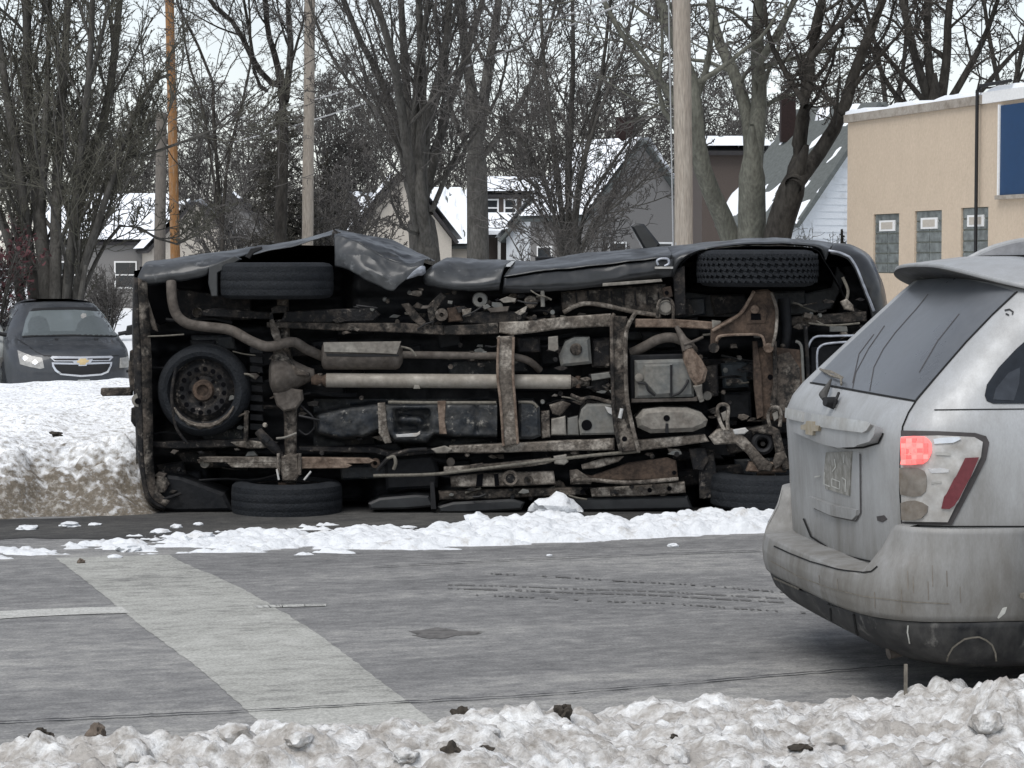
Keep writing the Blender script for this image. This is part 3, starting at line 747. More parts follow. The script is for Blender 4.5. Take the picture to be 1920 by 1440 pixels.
m_twig = mat('twig_bark', (0.102, 0.096, 0.091), rough=0.95, spec=0.1, var=0.4, vscale=2)
m_twig_o = mat('olive_twig_bark', (0.095, 0.092, 0.076), rough=0.95, spec=0.1, var=0.4, vscale=2)
m_twig_d = mat('dark_twig_bark', (0.062, 0.056, 0.050), rough=0.95, spec=0.1, var=0.4, vscale=2)
def tree(label, base, stems, levels, seed, mb_=None, mt=None, group='bare trees beyond the lot', sides=(9, 6, 4, 3, 3), trunk=None, name='bare_tree'):
    mb_ = mb_ or m_bark; mt = mt or m_twig
    th = thing(name, label, 'tree', base, group); og = np.array(base)
    if trunk is not None:
        pts, r0, r1 = trunk
        d = (pts[-1] - pts[-2]).normalized(); pts = list(pts) + [pts[-1] + d * r1 * 1.6, pts[-1] + d * r1 * 3.0]
        P, R = stem_arrays([(pts, r0, r1)], 16); w_ = np.linspace(0, 1, 16); R = R * np.where(w_ > .8, 1 - (w_ - .8) / .2 * .8, 1)[None, :]
        R[0, 0] *= 1.35; R[0, 1] *= 1.12
        # flared foot, ridged round
        V, Q = tubes_np(P, R, 12); part('trunk', raw_mesh('trunk', V - og, Q), mb_, th)
    P, R = stem_arrays(stems)
    for i in range(len(stems)):
        V, Q = tubes_np(P[i:i + 1], R[i:i + 1], 10); part('trunk' if trunk is None else 'limb', raw_mesh('limb', V - og, Q), mb_, th)
    lv = grow(P, R, levels, seed)
    V, Q = tubes_np(*lv[0], sides[1])
    per = lv[0][0].shape[0]
    bigL = part('branches', raw_mesh('branches', V - og, Q), mb_, th, kind='stuff')
    vs, qs, off = [], [], 0
    for i in range(1, len(lv)):
        V, Q = tubes_np(*lv[i], sides[min(i + 1, len(sides) - 1)]); vs.append(V); qs.append(Q + off); off += len(V)
    if vs: part('crown', raw_mesh('crown', np.concatenate(vs) - og, np.concatenate(qs)), mt, th, kind='stuff')
    return th
def pxs(pts, Y, zj=0.0):
    """stem traced at distance Y, swaying a little in depth"""
    rnd = random.Random(len(pts) * 31 + int(pts[0][0])); out = []; dy = 0
    for i, (x, y) in enumerate(pts):
        out.append(at(x, y, Y + dy)); dy += rnd.uniform(-0.7, 0.9)
    return out
def pr(w, Y): return w / 2 * 0.80 * Y / FPX
def up_lv(k1, k2, k3, k4, rm=0.007, ang=30, up=0.10, wig=0.10, l1=0.55):
    rm = rm * 1.2
    return [dict(k=k1, lo=0.2, hi=0.98, ang=ang, asd=9, len=l1, n=8, wig=wig, up=up, rr=0.40, rmin=rm * 1.7),
            dict(k=k2, lo=0.15, hi=0.98, ang=ang + 8, asd=12, len=0.5, n=6, wig=wig * 1.4, up=up, rr=0.45, rmin=rm * 1.2),
            dict(k=k3, lo=0.15, hi=1.0, ang=ang + 12, asd=15, len=0.5, n=3, wig=wig * 2.2, up=up * 0.8, rr=0.5, rmin=rm * .9),
            dict(k=k4, lo=0.2, hi=1.0, ang=40, asd=16, len=0.6, n=2, wig=wig * 2.6, up=up * 0.5, rr=0.6, rmin=rm * 0.82)]
def gpos(px, Y): return Vector((at(px, 600, Y).x, Y, GZ - 0.1))

# left clump of many upright stems
D = 39.0
st = []
for pts, w0, w1 in [([(95, 720), (88, 560), (66, 330), (52, 150), (50, -220)], 40, 14), ([(70, 720), (62, 540), (40, 350), (10, 160), (-30, -150)], 32, 10),
                    ([(120, 720), (122, 560), (160, 330), (205, 180), (240, -180)], 34, 12), ([(105, 720), (104, 560), (106, 360), (116, 200), (140, -220)], 34, 12),
                    ([(135, 720), (140, 560), (190, 400), (232, 270), (275, 165), (318, 140)], 24, 7), ([(50, 720), (40, 560), (0, 400), (-60, 250), (-90, 50)], 28, 9),
                    ([(112, 720), (128, 520), (150, 300), (170, 100), (178, -200)], 26, 9), ([(85, 720), (76, 500), (85, 250), (92, 60), (100, -200)], 24, 8),
                    ([(140, 720), (146, 590), (175, 500), (230, 420), (290, 445), (335, 458), (380, 435)], 15, 4),
                    ([(130, 720), (150, 560), (200, 330), (290, 285), (400, 245), (460, 210)], 15, 4)]:
    st.append((pxs(pts, D), pr(w0, D), pr(w1, D)))
tree('dense clump of upright bare stems behind the dark sedan, far left', gpos(95, D), st, up_lv(11, 8, 7, 3, 0.0068, 28, 0.06, 0.08, 0.42), 11, m_bark, m_twig_o)
# slim tree between the orange pole and the pale pole
D = 56.0
st = [(pxs([(420, 720), (415, 420), (402, 260), (395, 130), (340, 30), (300, -150)], D), pr(13, D), pr(4, D)),
      (pxs([(420, 720), (418, 400), (440, 240), (470, 120), (460, -100)], D), pr(10, D), pr(4, D)),
      (pxs([(410, 400), (380, 200), (350, 100), (330, -100)], D), pr(8, D), pr(3, D))]
tree('slim crooked tree between the orange pole and the thin grey pole', gpos(420, D), st, up_lv(10, 6, 5, 3, 0.007, 45, 0.03, 0.16, 0.45), 12, m_bark_d, m_twig)
D = 58.0
st = [(pxs([(528, 160), (500, 150), (468, 100), (440, 45), (385, -10), (330, -150)], D), pr(16, D), pr(6, D)),
      (pxs([(530, 190), (520, 120), (500, 40), (490, -160)], D), pr(18, D), pr(6, D)),
      (pxs([(535, 190), (545, 90), (540, -20), (560, -200)], D), pr(18, D), pr(6, D)),
      (pxs([(500, 170), (480, 150), (472, 90), (455, -10), (420, -160)], D), pr(10, D), pr(4, D)),
      (pxs([(532, 170), (560, 70), (572, 20), (575, -100)], D), pr(8, D), pr(3, D))]
tree('tall dark forked tree left of the thin grey pole', gpos(528, D), st, up_lv(8, 6, 5, 4, 0.007, 34, 0.06, 0.12, 0.45), 13, m_bark_d, m_twig, trunk=(pxs([(528, 720), (526, 440), (530, 300), (530, 160)], D), pr(34, D), pr(25, D)))
# the big fan-shaped tree in the middle
D = 46.0
fan = [([(770, 350), (748, 250), (715, 150), (672, 70), (640, -10), (560, -200)], 22, 8), ([(772, 340), (752, 200), (735, 100), (704, 0), (660, -200)], 24, 9),
       ([(775, 340), (765, 200), (755, 60), (742, -200)], 26, 9), ([(785, 350), (792, 200), (788, 60), (775, -200)], 26, 9), ([(790, 350), (808, 200), (838, 70), (850, -200)], 24, 9),
       ([(800, 360), (835, 220), (872, 110), (905, 0), (960, -200)], 22, 8), ([(765, 360), (742, 250), (700, 200), (650, 150), (600, 60), (560, -60)], 12, 5),
       ([(798, 440), (762, 430), (735, 380), (728, 345), (700, 300)], 9, 4), ([(808, 400), (850, 300), (880, 250), (930, 190), (960, 60)], 13, 5), ([(780, 340), (780, 150), (800, 30), (812, -200)], 18, 7)]
st = [(pxs(([(802 + (i % 5 - 2) * 7, 520), (793 + (i % 5 - 2) * 6, 430)] if p[0][1] < 361 else []) + p, D), pr(a * (1.25 if p[0][1] < 361 else 1), D), pr(b, D)) for i, (p, a, b) in enumerate(fan)]
tree('big fan-shaped bare tree with many leaders from one thick trunk, centre', gpos(800, D), st, up_lv(9, 7, 7, 3, 0.0068, 32, 0.07, 0.10, 0.42), 14, m_bark, m_twig, trunk=(pxs([(803, 720), (800, 560), (796, 470), (790, 415)], D), pr(92, D), pr(60, D)))
D = 54.0
st = [(pxs([(893, 260), (880, 140), (868, 50), (860, -200)], D), pr(30, D), pr(10, D)), (pxs([(898, 260), (915, 130), (930, 40), (960, -200)], D), pr(28, D), pr(10, D)),
      (pxs([(890, 300), (850, 220), (830, 120), (800, -60)], D), pr(14, D), pr(5, D)), (pxs([(900, 300), (960, 220), (1010, 120), (1060, -60)], D), pr(16, D), pr(5, D))]
tree('straight grey trunked tree right of the fan-shaped tree', gpos(895, D), st, up_lv(9, 7, 6, 4, 0.007, 38, 0.05, 0.12, 0.5), 15, m_bark, m_twig, trunk=(pxs([(897, 720), (896, 450), (893, 260)], D), pr(62, D), pr(46, D)))
# many-stemmed small tree in front of the long snowy house
D = 42.0
st = []
for p, a, b in [([(1058, 720), (1045, 440), (1010, 320), (960, 240), (900, 200)], 14, 5), ([(1062, 720), (1055, 430), (1040, 280), (1020, 120), (1010, -80)], 18, 6), ([(1068, 720), (1066, 430), (1068, 260), (1075, 100), (1070, -100)], 22, 7),
                ([(1075, 720), (1078, 430), (1100, 280), (1130, 130), (1150, -60)], 18, 6), ([(1080, 720), (1088, 430), (1140, 320), (1200, 240), (1260, 190)], 13, 5), ([(1060, 720), (1050, 450), (1025, 380), (985, 330), (940, 300)], 9, 4),
                ([(1082, 720), (1095, 450), (1150, 390), (1205, 340), (1240, 300)], 9, 4), ([(1072, 720), (1072, 430), (1110, 250), (1170, 90), (1200, -60)], 14, 5)]:
    st.append((pxs(p, D), pr(a, D), pr(b, D)))
tree('many-stemmed bushy bare tree left of the thick pole', gpos(1070, D), st, up_lv(10, 8, 6, 3, 0.0068, 34, 0.05, 0.11, 0.5), 16, m_bark, m_twig)
# three trunks right of the thick pole
D = 40.0
oak = lambda s, rm=0.0075: up_lv(8, 6, 5, 4, rm, 48, 0.02, 0.17, 0.5)
st = [(pxs([(1375, 460), (1352, 400), (1325, 340), (1308, 270), (1296, 150), (1250, 40), (1200, -120)], D), pr(49, D), pr(20, D)), (pxs([(1322, 330), (1270, 200), (1200, 110), (1140, 20), (1100, -100)], D), pr(20, D), pr(9, D)),
      (pxs([(1300, 200), (1330, 100), (1340, -100)], D), pr(17, D), pr(7, D))]
tree('left-leaning mottled trunk just right of the thick pole', gpos(1392, D), st, oak(1), 17, m_bark_l, m_twig, trunk=(pxs([(1400, 720), (1392, 520), (1375, 455)], D), pr(59, D), pr(50, D)))
st = [(pxs([(1410, 310), (1402, 220), (1378, 140), (1340, 50), (1320, -150)], D), pr(39, D), pr(15, D)), (pxs([(1412, 310), (1424, 180), (1420, 80), (1432, -160)], D), pr(46, D), pr(17, D)),
      (pxs([(1422, 120), (1460, 60), (1500, -20), (1560, -120)], D), pr(20, D), pr(7, D))]
tree('upright pale grey trunk forking above the wreck, right of the thick pole', gpos(1410, D + 1), st, oak(2), 18, m_bark_l, m_twig, trunk=(pxs([(1412, 720), (1410, 450), (1410, 300)], D), pr(81, D), pr(56, D)))
D = 38.5
st = [(pxs([(1488, 345), (1497, 280), (1510, 190), (1520, 100), (1545, -20), (1560, -160)], D), pr(41, D), pr(15, D)), (pxs([(1488, 350), (1540, 280), (1580, 210), (1604, 130), (1640, 40), (1700, -120)], D), pr(41, D), pr(12, D)),
      (pxs([(1512, 200), (1470, 130), (1440, 60), (1430, -60)], D), pr(17, D), pr(7, D)), (pxs([(1580, 215), (1540, 170), (1510, 150), (1480, 150)], D), pr(11, D), pr(5, D)), (pxs([(1520, 110), (1560, 60), (1600, 20), (1660, -60)], D), pr(17, D), pr(6, D))]
tree('dark leaning trunk dividing into two limbs beside the white house', gpos(1450, D), st, oak(3), 19, m_bark_d, m_twig_d, trunk=(pxs([(1445, 720), (1455, 470), (1470, 400), (1490, 340)], D), pr(73, D), pr(61, D)))
# trees behind the tan building
D = 62.0
st = [(pxs(p, D), pr(a, D), pr(b, D)) for p, a, b in [([(1748, 210), (1720, 120), (1700, 40), (1670, -120)], 24, 9), ([(1752, 210), (1740, 100), (1738, 0), (1720, -150)], 24, 9), ([(1760, 215), (1775, 110), (1780, 10), (1810, -150)], 26, 9),
      ([(1765, 215), (1810, 140), (1850, 60), (1890, -60)], 20, 8), ([(1745, 225), (1690, 190), (1650, 130), (1620, 50)], 16, 6), ([(1765, 225), (1830, 180), (1900, 100), (1990, 20)], 16, 6), ([(1740, 200), (1700, 150), (1640, 80), (1600, 20), (1560, -80)], 14, 5)]]
tree('wide spreading bare tree rising behind the tan building', gpos(1752, D), st, up_lv(8, 6, 6, 4, 0.009, 44, 0.02, 0.17, 0.5), 20, m_bark_d, m_twig_d, trunk=(pxs([(1756, 720), (1754, 300), (1753, 205)], D), pr(64, D), pr(56, D)))
D = 75.0
st = [(pxs(p, D), pr(a, D), pr(b, D)) for p, a, b in [([(1890, 600), (1886, 260), (1870, 150), (1850, 40), (1830, -120)], 20, 7), ([(1890, 260), (1905, 150), (1930, 30), (1960, -100)], 16, 6), ([(1888, 300), (1915, 210), (1960, 120), (2010, 40)], 12, 5)]]
tree('thin bare tree seen over the far right end of the tan roof', gpos(1890, D), st, up_lv(9, 6, 6, 4, 0.009, 44, 0.02, 0.17, 0.5), 21, m_bark_d, m_twig_d)
st = [(pxs(p, D), pr(a, D), pr(b, D)) for p, a, b in [([(1660, 600), (1664, 260), (1650, 120), (1620, 0), (1600, -120)], 18, 6), ([(1664, 260), (1690, 150), (1700, 30), (1690, -100)], 14, 5)]]
tree('thin bare tree seen over the left end of the tan roof', gpos(1660, D), st, up_lv(9, 6, 6, 4, 0.009, 44, 0.02, 0.17, 0.5), 22, m_bark_d, m_twig_d)
# ---- background row: two shapes repeated at different turns and sizes
def far_tree(seed, lab, h=13.0, m_t=None):
    rg = random.Random(seed); st = []
    o = Vector((0, 0, 0))
    for i in range(6):
        a = i * 1.05 + rg.random(); sp = rg.uniform(0.6, 2.6)
        st.append(([o + Vector((0, 0, 0.2 + rg.uniform(0.5, 2.2))), o + Vector((math.cos(a) * sp * 0.25, math.sin(a) * sp * 0.25, h * 0.35)), o + Vector((math.cos(a) * sp * 0.7, math.sin(a) * sp * 0.7, h * 0.62)), o + Vector((math.cos(a) * sp * 1.2, math.sin(a) * sp * 1.2, h * rg.uniform(0.8, 1.0)))], 0.055, 0.02))
    return tree(lab, (0, 0, 0), st, up_lv(12, 7, 5, 4, 0.0145, 42, 0.03, 0.14, 0.5), seed, m_bark, m_t or m_twig, group='row of bare trees far behind the houses', trunk=([o, o + Vector((0.05, 0, 1.4)), o + Vector((0, 0.05, 2.6))], 0.14, 0.10))
f1 = far_tree(41, 'x', 12.5)
rg = random.Random(8)
FAR = [(40, 138, 'behind the dense left clump'), (190, 132, 'above the small snowy house far left'), (265, 148, 'left of the rust orange pole'), (372, 140, 'right of the rust orange pole'), (470, 146, 'left of the tall dark forked tree'),
       (625, 128, 'just right of the thin grey pole'), (690, 144, 'left of the fan-shaped tree, above the beige gable'), (850, 136, 'between the fan-shaped tree and the straight trunk'), (985, 124, 'above the snowy porch house'), (1130, 140, 'over the long snowy house'),
       (1215, 157, 'left of the thick pole, over the snowy roof'), (1330, 144, 'above the dark brown house'), (1450, 136, 'over the chimney of the white house'), (1590, 140, 'above the left corner of the tan building')]
for i, (px, Y, wh_) in enumerate(FAR):
    src = f1
    lab = 'far bare tree ' + wh_
    if i < 1: o = src; o['label'] = lab
    else: o = copy_tree(src, None, lab); o['label'] = lab
    o.location = (at(px, 600, Y).x, Y, GZ); o.rotation_euler = (0, 0, rg.uniform(0, 6.28)); s = rg.uniform(0.85, 1.15); o.scale = (s * 1.15, s * 1.15, s)
# thickets of bare saplings in front of the houses
def thicket(seed, h=4.6):
    rgx = random.Random(seed); st = []
    for i in range(16):
        a = rgx.uniform(0, 6.28); sp = rgx.uniform(0.1, 1.0) ** .6 * 1.5; b0 = Vector((math.cos(a) * sp * .55, math.sin(a) * sp * .55, 0))
        st.append(([b0, b0 + Vector((math.cos(a) * sp * .25, math.sin(a) * sp * .25, h * .45)), b0 + Vector((math.cos(a) * sp * .9, math.sin(a) * sp * .9, h * rgx.uniform(.75, 1.05)))], 0.035, 0.012))
    return tree('x', (0, 0, 0), st, up_lv(8, 5, 4, 3, 0.0095, 40, 0.02, 0.15, 0.5), seed, m_bark, m_twig, group='thickets of bare saplings before the houses', name='sapling_thicket')
t1 = thicket(91, 4.2)
TH = [(468, 76, 'left of the tall dark forked tree'), (632, 70, 'right of the thin grey pole'), (590, 66, 'at the foot of the thin grey pole')]
for i, (px, Y, wh_) in enumerate(TH):
    src = t1; lab = 'twiggy sapling thicket ' + wh_
    o = src if i < 1 else copy_tree(src, None, lab)
    o['label'] = lab; o.location = (at(px, 600, Y).x, Y, GZ); o.rotation_euler = (0, 0, rg.uniform(0, 6.28)); s_ = rg.uniform(.85, 1.15); o.scale = (s_, s_, s_)
# far hedge line / wood along the horizon, one mass
rgn = np.random.default_rng(5)
N = 170
bx = rgn.uniform(-75, 75, N); by = rgn.uniform(150, 210, N)
P = np.zeros((N, 6, 3)); R = np.zeros((N, 6))
hh = rgn.uniform(4, 9, N)
for i in range(6):
    P[:, i, 0] = bx + rgn.normal(0, 0.25, N) * i; P[:, i, 1] = by; P[:, i, 2] = GZ + hh * i / 5; R[:, i] = 0.16 * (1 - i / 6)
lv = grow(P, R, [dict(k=11, lo=0.05, hi=1, ang=38, asd=12, len=0.45, n=4, wig=0.12, up=0.06, rr=0.5, rmin=0.03), dict(k=7, lo=0.1, hi=1, ang=42, asd=14, len=0.5, n=2, wig=0.2, up=0.04, rr=0.6, rmin=0.026)], 5)
vs, qs, off = [], [], 0
for a, b, k in [(P, R, 4), (lv[0][0], lv[0][1], 3), (lv[1][0], lv[1][1], 3)]:
    V, Q = tubes_np(a, b, k); vs.append(V); qs.append(Q + off); off += len(V)
o = part('far_wood', raw_mesh('far_wood', np.concatenate(vs), np.concatenate(qs)), m_twig, None, kind='stuff')
tag(o, 'grey-brown leafless wood along the horizon behind the houses', 'wood')

# ---- evergreens and shrubs
m_needle = mat('dark_needles', (0.028, 0.030, 0.022), rough=0.9, var=0.5, vscale=3)
m_needle_b = mat('brownish_needles', (0.045, 0.042, 0.034), rough=0.9, var=0.5, vscale=3)
def conifer(label, px, Y, h, r, seed, m, dens=120):
    b = gpos(px, Y); th = thing('conifer', label, 'tree', b, 'evergreens among the bare trees')
    P, R = stem_arrays([([b, b + Vector((0.03, 0, h * 0.5)), b + Vector((0, 0, h))], 0.16, 0.02)], 16)
    V, Q = tubes_np(P, R, 8); part('trunk', raw_mesh('trunk', V - np.array(b), Q), m_bark_d, th)
    lv = grow(P, R, [dict(k=dens, lo=0.08, hi=0.99, ang=95, asd=8, len=r / h, tip=0.95, n=5, wig=0.06, up=-0.03, rr=0.2, rmin=0.012),
                     dict(k=10, lo=0.1, hi=1, ang=55, asd=10, len=0.38, n=2, wig=0.1, up=-0.06, rr=0.6, rmin=0.012), dict(k=7, lo=0.1, hi=1, ang=50, asd=12, len=0.45, n=1, wig=0.1, up=-0.03, rr=0.9, rmin=0.014)], seed)
    vs, qs, off = [], [], 0
    for a, c in lv:
        V, Q = tubes_np(a, c, 3); vs.append(V); qs.append(Q + off); off += len(V)
    part('crown', raw_mesh('crown', np.concatenate(vs) - np.array(b), np.concatenate(qs)), m, th, kind='stuff')
conifer('broad drab conifer behind the tall dark forked tree', 530, 64, 7.2, 2.7, 51, m_needle_b)
conifer('drab conifer right of the thin grey pole', 615, 70, 5.6, 1.9, 52, m_needle_b)
conifer('small dark evergreen at the left corner of the tan building', 1577, 40, 2.75, 0.55, 53, m_needle, 70)
def shrub(label, px, Y, h, n, seed, m, spread=0.5, rm=0.006, leaf=None):
    b = gpos(px, Y); rg = random.Random(seed); st = []
    for i in range(n):
        a = rg.uniform(0, 6.28); s = rg.uniform(0.2, 1) * spread
        st.append(([b, b + Vector((math.cos(a) * s * 0.4, math.sin(a) * s * 0.4, h * 0.5)), b + Vector((math.cos(a) * s, math.sin(a) * s, h * rg.uniform(0.75, 1)))], 0.02, 0.008))
    P, R = stem_arrays(st, 6)
    th = thing('shrub', label, 'shrub', b)
    V, Q = tubes_np(P, R, 4); part('stems', raw_mesh('stems', V - np.array(b), Q), m_bark, th, kind='stuff')
    lv = grow(P, R, [dict(k=10, lo=0.2, hi=1, ang=38, asd=12, len=0.45, n=4, wig=0.14, up=0.04, rr=0.6, rmin=rm), dict(k=7, lo=0.1, hi=1, ang=42, asd=14, len=0.5, n=3, wig=0.2, up=0.02, rr=0.7, rmin=rm)], seed)
    vs, qs, off = [], [], 0
    for a, c in lv:
        V, Q = tubes_np(a, c, 3); vs.append(V); qs.append(Q + off); off += len(V)
    part('crown', raw_mesh('crown', np.concatenate(vs) - np.array(b), np.concatenate(qs)), m, th, kind='stuff')
    if leaf:
        tips = lv[1][0][:, -1]; rgl = np.random.default_rng(seed); tips = tips[rgl.random(len(tips)) < 0.8]
        c = tips[:, None, :] + rgl.normal(size=(len(tips), 4, 3)) * 0.035
        part('leaves', raw_mesh('leaves', c.reshape(-1, 3) - np.array(b), np.arange(len(tips) * 4).reshape(-1, 4)), leaf, th, kind='stuff')
m_leaf_r = mat('withered_red_leaf', (0.11, 0.045, 0.05), rough=0.9, var=0.5, vscale=3)
shrub('shrub with withered dull red leaves at the far left edge', -14, 38.5, 2.7, 16, 61, m_twig, 0.9, 0.006, m_leaf_r)
shrub('round twiggy grey shrub in front of the white house', 1500, 44, 2.55, 40, 62, m_twig_o, 0.75)
shrub('low twiggy shrub under the small snowy house, left of the orange pole', 205, 60, 1.9, 20, 63, m_twig, 0.9, 0.008)
# ================================================================== panels laid on a curved body
def bvh_of(mb): return BVHTree.FromPolygons([tuple(v) for v in mb.v], [tuple(f) for f in mb.f])
def patch(bvh, poly, off, cast=None, step=9.0, skirt=0.012, dome=0.0):
    """a panel cut to an outline and bent over the body; poly is in the units of cast(u,v) -> origin, direction"""
    cast = cast or (lambda u, v: (CAMP, ray(u, v)))
    n = len(poly); bd = []
    for i in range(n):
        a = Vector(poly[i]); b = Vector(poly[(i + 1) % n]); k = max(1, int((b - a).length / step))
        for j in range(k): bd.append(a.lerp(b, j / k))
    m = len(bd); x0 = min(p.x for p in bd); x1 = max(p.x for p in bd); y0 = min(p.y for p in bd); y1 = max(p.y for p in bd)
    def inside(x, y):
        c = False
        for i in range(m):
            p, q = bd[i], bd[i - 1]
            if (p.y > y) != (q.y > y) and x < (q.x - p.x) * (y - p.y) / (q.y - p.y) + p.x: c = not c
        return c
    pts = list(bd); g = step * 1.2
    yy = y0 + g / 2
    while yy < y1:
        xx = x0 + g / 2
        while xx < x1:
            if inside(xx, yy) and min((p.x - xx) ** 2 + (p.y - yy) ** 2 for p in bd) > (step * 0.45) ** 2: pts.append(Vector((xx, yy)))
            xx += g
        yy += g
    r = geometry.delaunay_2d_cdt([Vector((p.x, p.y)) for p in pts], [(i, (i + 1) % m) for i in range(m)], [], 1, 1e-5)
    vs, _, fs, ov = r[0], r[1], r[2], r[3]
    top = []; base = []; last = None; cen = Vector((sum(p.x for p in bd) / m, sum(p.y for p in bd) / m))
    ext = max((p - cen).length for p in bd)
    for p in vs:
        o, d = cast(p.x, p.y); h, nn, _, _ = bvh.ray_cast(o, d.normalized())
        if h is None:
            h, nn, _, _ = bvh.find_nearest(o + d.normalized() * ((last - o).length if last is not None else 9.0))
        if nn.dot(d) > 0: nn = -nn
        last = h
        dm = dome * max(0.0, 1 - ((p - cen).length / ext) ** 2)
        top.append(h + nn * (off + dm)); base.append(h - nn * skirt)
    mb = MB(); mb.v = top + base; k = len(top)
    mb.f = [tuple(f) for f in fs]
    cnt = {}
    for f in fs:
        for i in range(len(f)):
            e = (f[i], f[(i + 1) % len(f)]); cnt[tuple(sorted(e))] = cnt.get(tuple(sorted(e)), []) + [e]
    for e, l in cnt.items():
        if len(l) == 1:
            a, b = l[0]; mb.f.append((b, a, a + k, b + k))
    return mb
def strip_poly(pts, w):
    """outline of a thin strip along a line"""
    P = [Vector(p) for p in pts]; l, r = [], []
    for i, p in enumerate(P):
        t = (P[min(i + 1, len(P) - 1)] - P[max(i - 1, 0)]).normalized(); nn = Vector((-t.y, t.x)) * (w / 2)
        l.append(tuple(p + nn)); r.append(tuple(p - nn))
    return l + r[::-1]
def seam(bvh, pts, w, off, cast=None, step=9.0):
    mb = MB(); cast = cast or (lambda u, v: (CAMP, ray(u, v)))
    P = []
    for i in range(len(pts) - 1):
        a = Vector(pts[i]); b = Vector(pts[i + 1]); k = max(1, int((b - a).length / step))
        for j in range(k): P.append(a.lerp(b, j / k))
    P.append(Vector(pts[-1])); L, R = [], []
    def hit(q):
        o, d = cast(q.x, q.y); h, nn, _, _ = bvh.ray_cast(o, d.normalized())
        if h is None: return None
        if nn.dot(d) > 0: nn = -nn
        return h + nn * off
    rows = []
    for i, p in enumerate(P):
        t = (P[min(i + 1, len(P) - 1)] - P[max(i - 1, 0)]).normalized(); nn = Vector((-t.y, t.x)) * (w / 2)
        a, b = hit(p + nn), hit(p - nn)
        if a is not None and b is not None: rows.append((a, b))
    for i in range(len(rows) - 1): mb.quad(rows[i][0], rows[i + 1][0], rows[i + 1][1], rows[i][1])
    return mb
def slices_body(W, levels, nr=4.6, nf=3.2, Lr=0.5, Lf=0.7):
    """stack of plan outlines -> car body. levels: (z, rear s, front s, half width)"""
    mb = MB(); cols = None
    for z, sr, sf, w in levels:
        o = []
        for i in range(33):
            th = -math.pi / 2 + math.pi * i / 32; t = w * math.copysign(abs(math.sin(th)) ** (2 / nr), math.sin(th)); c = max(0.0, math.cos(th)) ** (2 / nr)
            o.append((sr + Lr * (1 - c), t))
        for k in range(1, 14): o.append((sr + Lr + (sf - Lf - sr - Lr) * k / 14, w))
        for i in range(33):
            th = math.pi / 2 - math.pi * i / 32; t = w * math.copysign(abs(math.sin(th)) ** (2 / nf), math.sin(th)); c = max(0.0, math.cos(th)) ** (2 / nf)
            o.append((sf - Lf * (1 - c), t))
        for k in range(13, 0, -1): o.append((sr + Lr + (sf - Lf - sr - Lr) * k / 14, -w))
        cols = len(o); mb.v += [W(s, t, z) for s, t in o]
    m = len(levels)
    for i in range(m - 1):
        for j in range(cols): q = (j + 1) % cols; mb.f.append((i * cols + j, i * cols + q, (i + 1) * cols + q, (i + 1) * cols + j))
    mb.f.append(tuple((m - 1) * cols + j for j in range(cols))); mb.f.append(tuple(range(cols))[::-1])
    return mb
def interp_levels(zs, *tabs):
    out = []
    for z in zs: out.append((z,) + tuple(float(np.interp(z, [p[0] for p in tb_], [p[1] for p in tb_])) for tb_ in tabs))
    return out
def road_wheel(parent, c, axis, R, w, m_t, m_r, spokes=6):
    ax = Vector(axis).normalized(); h = w / 2
    wh = part('wheel', MB().lathe(c, ax, [(-h * .7, R * .3), (-h * .8, R * .62), (h * .8, R * .62), (h * .7, R * .3), (-h * .7, R * .3)], 32), m_t, parent)
    part('tyre', MB().lathe(c, ax, [(-h * .8, R * .62), (-h, R * .78), (-h * .85, R * .96), (-h * .5, R), (h * .5, R), (h * .85, R * .96), (h, R * .78), (h * .8, R * .62)], 44), m_t, wh)
    e1 = ax.orthogonal().normalized(); e2 = ax.cross(e1); mb = MB().lathe(c, ax, [(-h * .75, 0), (-h * .78, R * .16), (-h * .7, R * .17)], 20)
    for i in range(spokes):
        a = 2 * math.pi * i / spokes; d = e1 * math.cos(a) + e2 * math.sin(a); t = ax.cross(d)
        mb.box(c + d * R * .36 - ax * h * .72, d * R * .24, t * R * .06, ax * h * .08)
    mb.lathe(c, ax, [(-h * .85, R * .56), (-h * .88, R * .62), (-h * .7, R * .63)], 32)
    part('rim', mb, m_r, wh)
    return wh
m_rim = mat('dull_alloy', (0.25, 0.25, 0.25), rough=0.5, metal=0.5, dirt=(0.15, 0.14, 0.12), amt=0.4)
m_carglass = mat('car_glass', (0.012, 0.014, 0.017), rough=0.06, spec=0.7)
# ================================================================== the overturned truck, underside to the camera
Y0 = 14.9; KP = Y0 / FPX
def T(px, py, d=0.0): return at(px, py, Y0 + d)
trk = thing('overturned_truck', 'black muddy sport utility truck lying on its side with its underside showing', 'truck', (T(960, 960).x, Y0 + 0.8, 0))
m_paint = mat('dull_black_paint', (0.010, 0.011, 0.013), rough=0.25, spec=0.5, coat=0.2, dirt=(0.030, 0.032, 0.033), amt=0.40, dscale=3.5, soft=0.25, var=0.2, drough=0.6)
m_paint_d = mat('salted_black_paint', (0.014, 0.016, 0.018), rough=0.24, spec=0.55, coat=0.2, d2=((0.15, 0.155, 0.16), 0.16, 13), dirt=(0.046, 0.049, 0.051), amt=0.48, dscale=5, soft=0.25, var=0.25, drough=0.6)
m_under = mat('underseal', (0.004, 0.005, 0.007), rough=0.55, spec=0.3, dirt=(0.020, 0.020, 0.021), amt=0.36, dscale=6, soft=0.2, var=0.4, bump=0.4, bscale=25)
m_tyre = mat('tyre_rubber', (0.007, 0.009, 0.012), rough=0.7, spec=0.3, dirt=(0.020, 0.022, 0.025), amt=0.45, dscale=9, soft=0.2, var=0.35, vscale=70, bump=0.7, bscale=75)
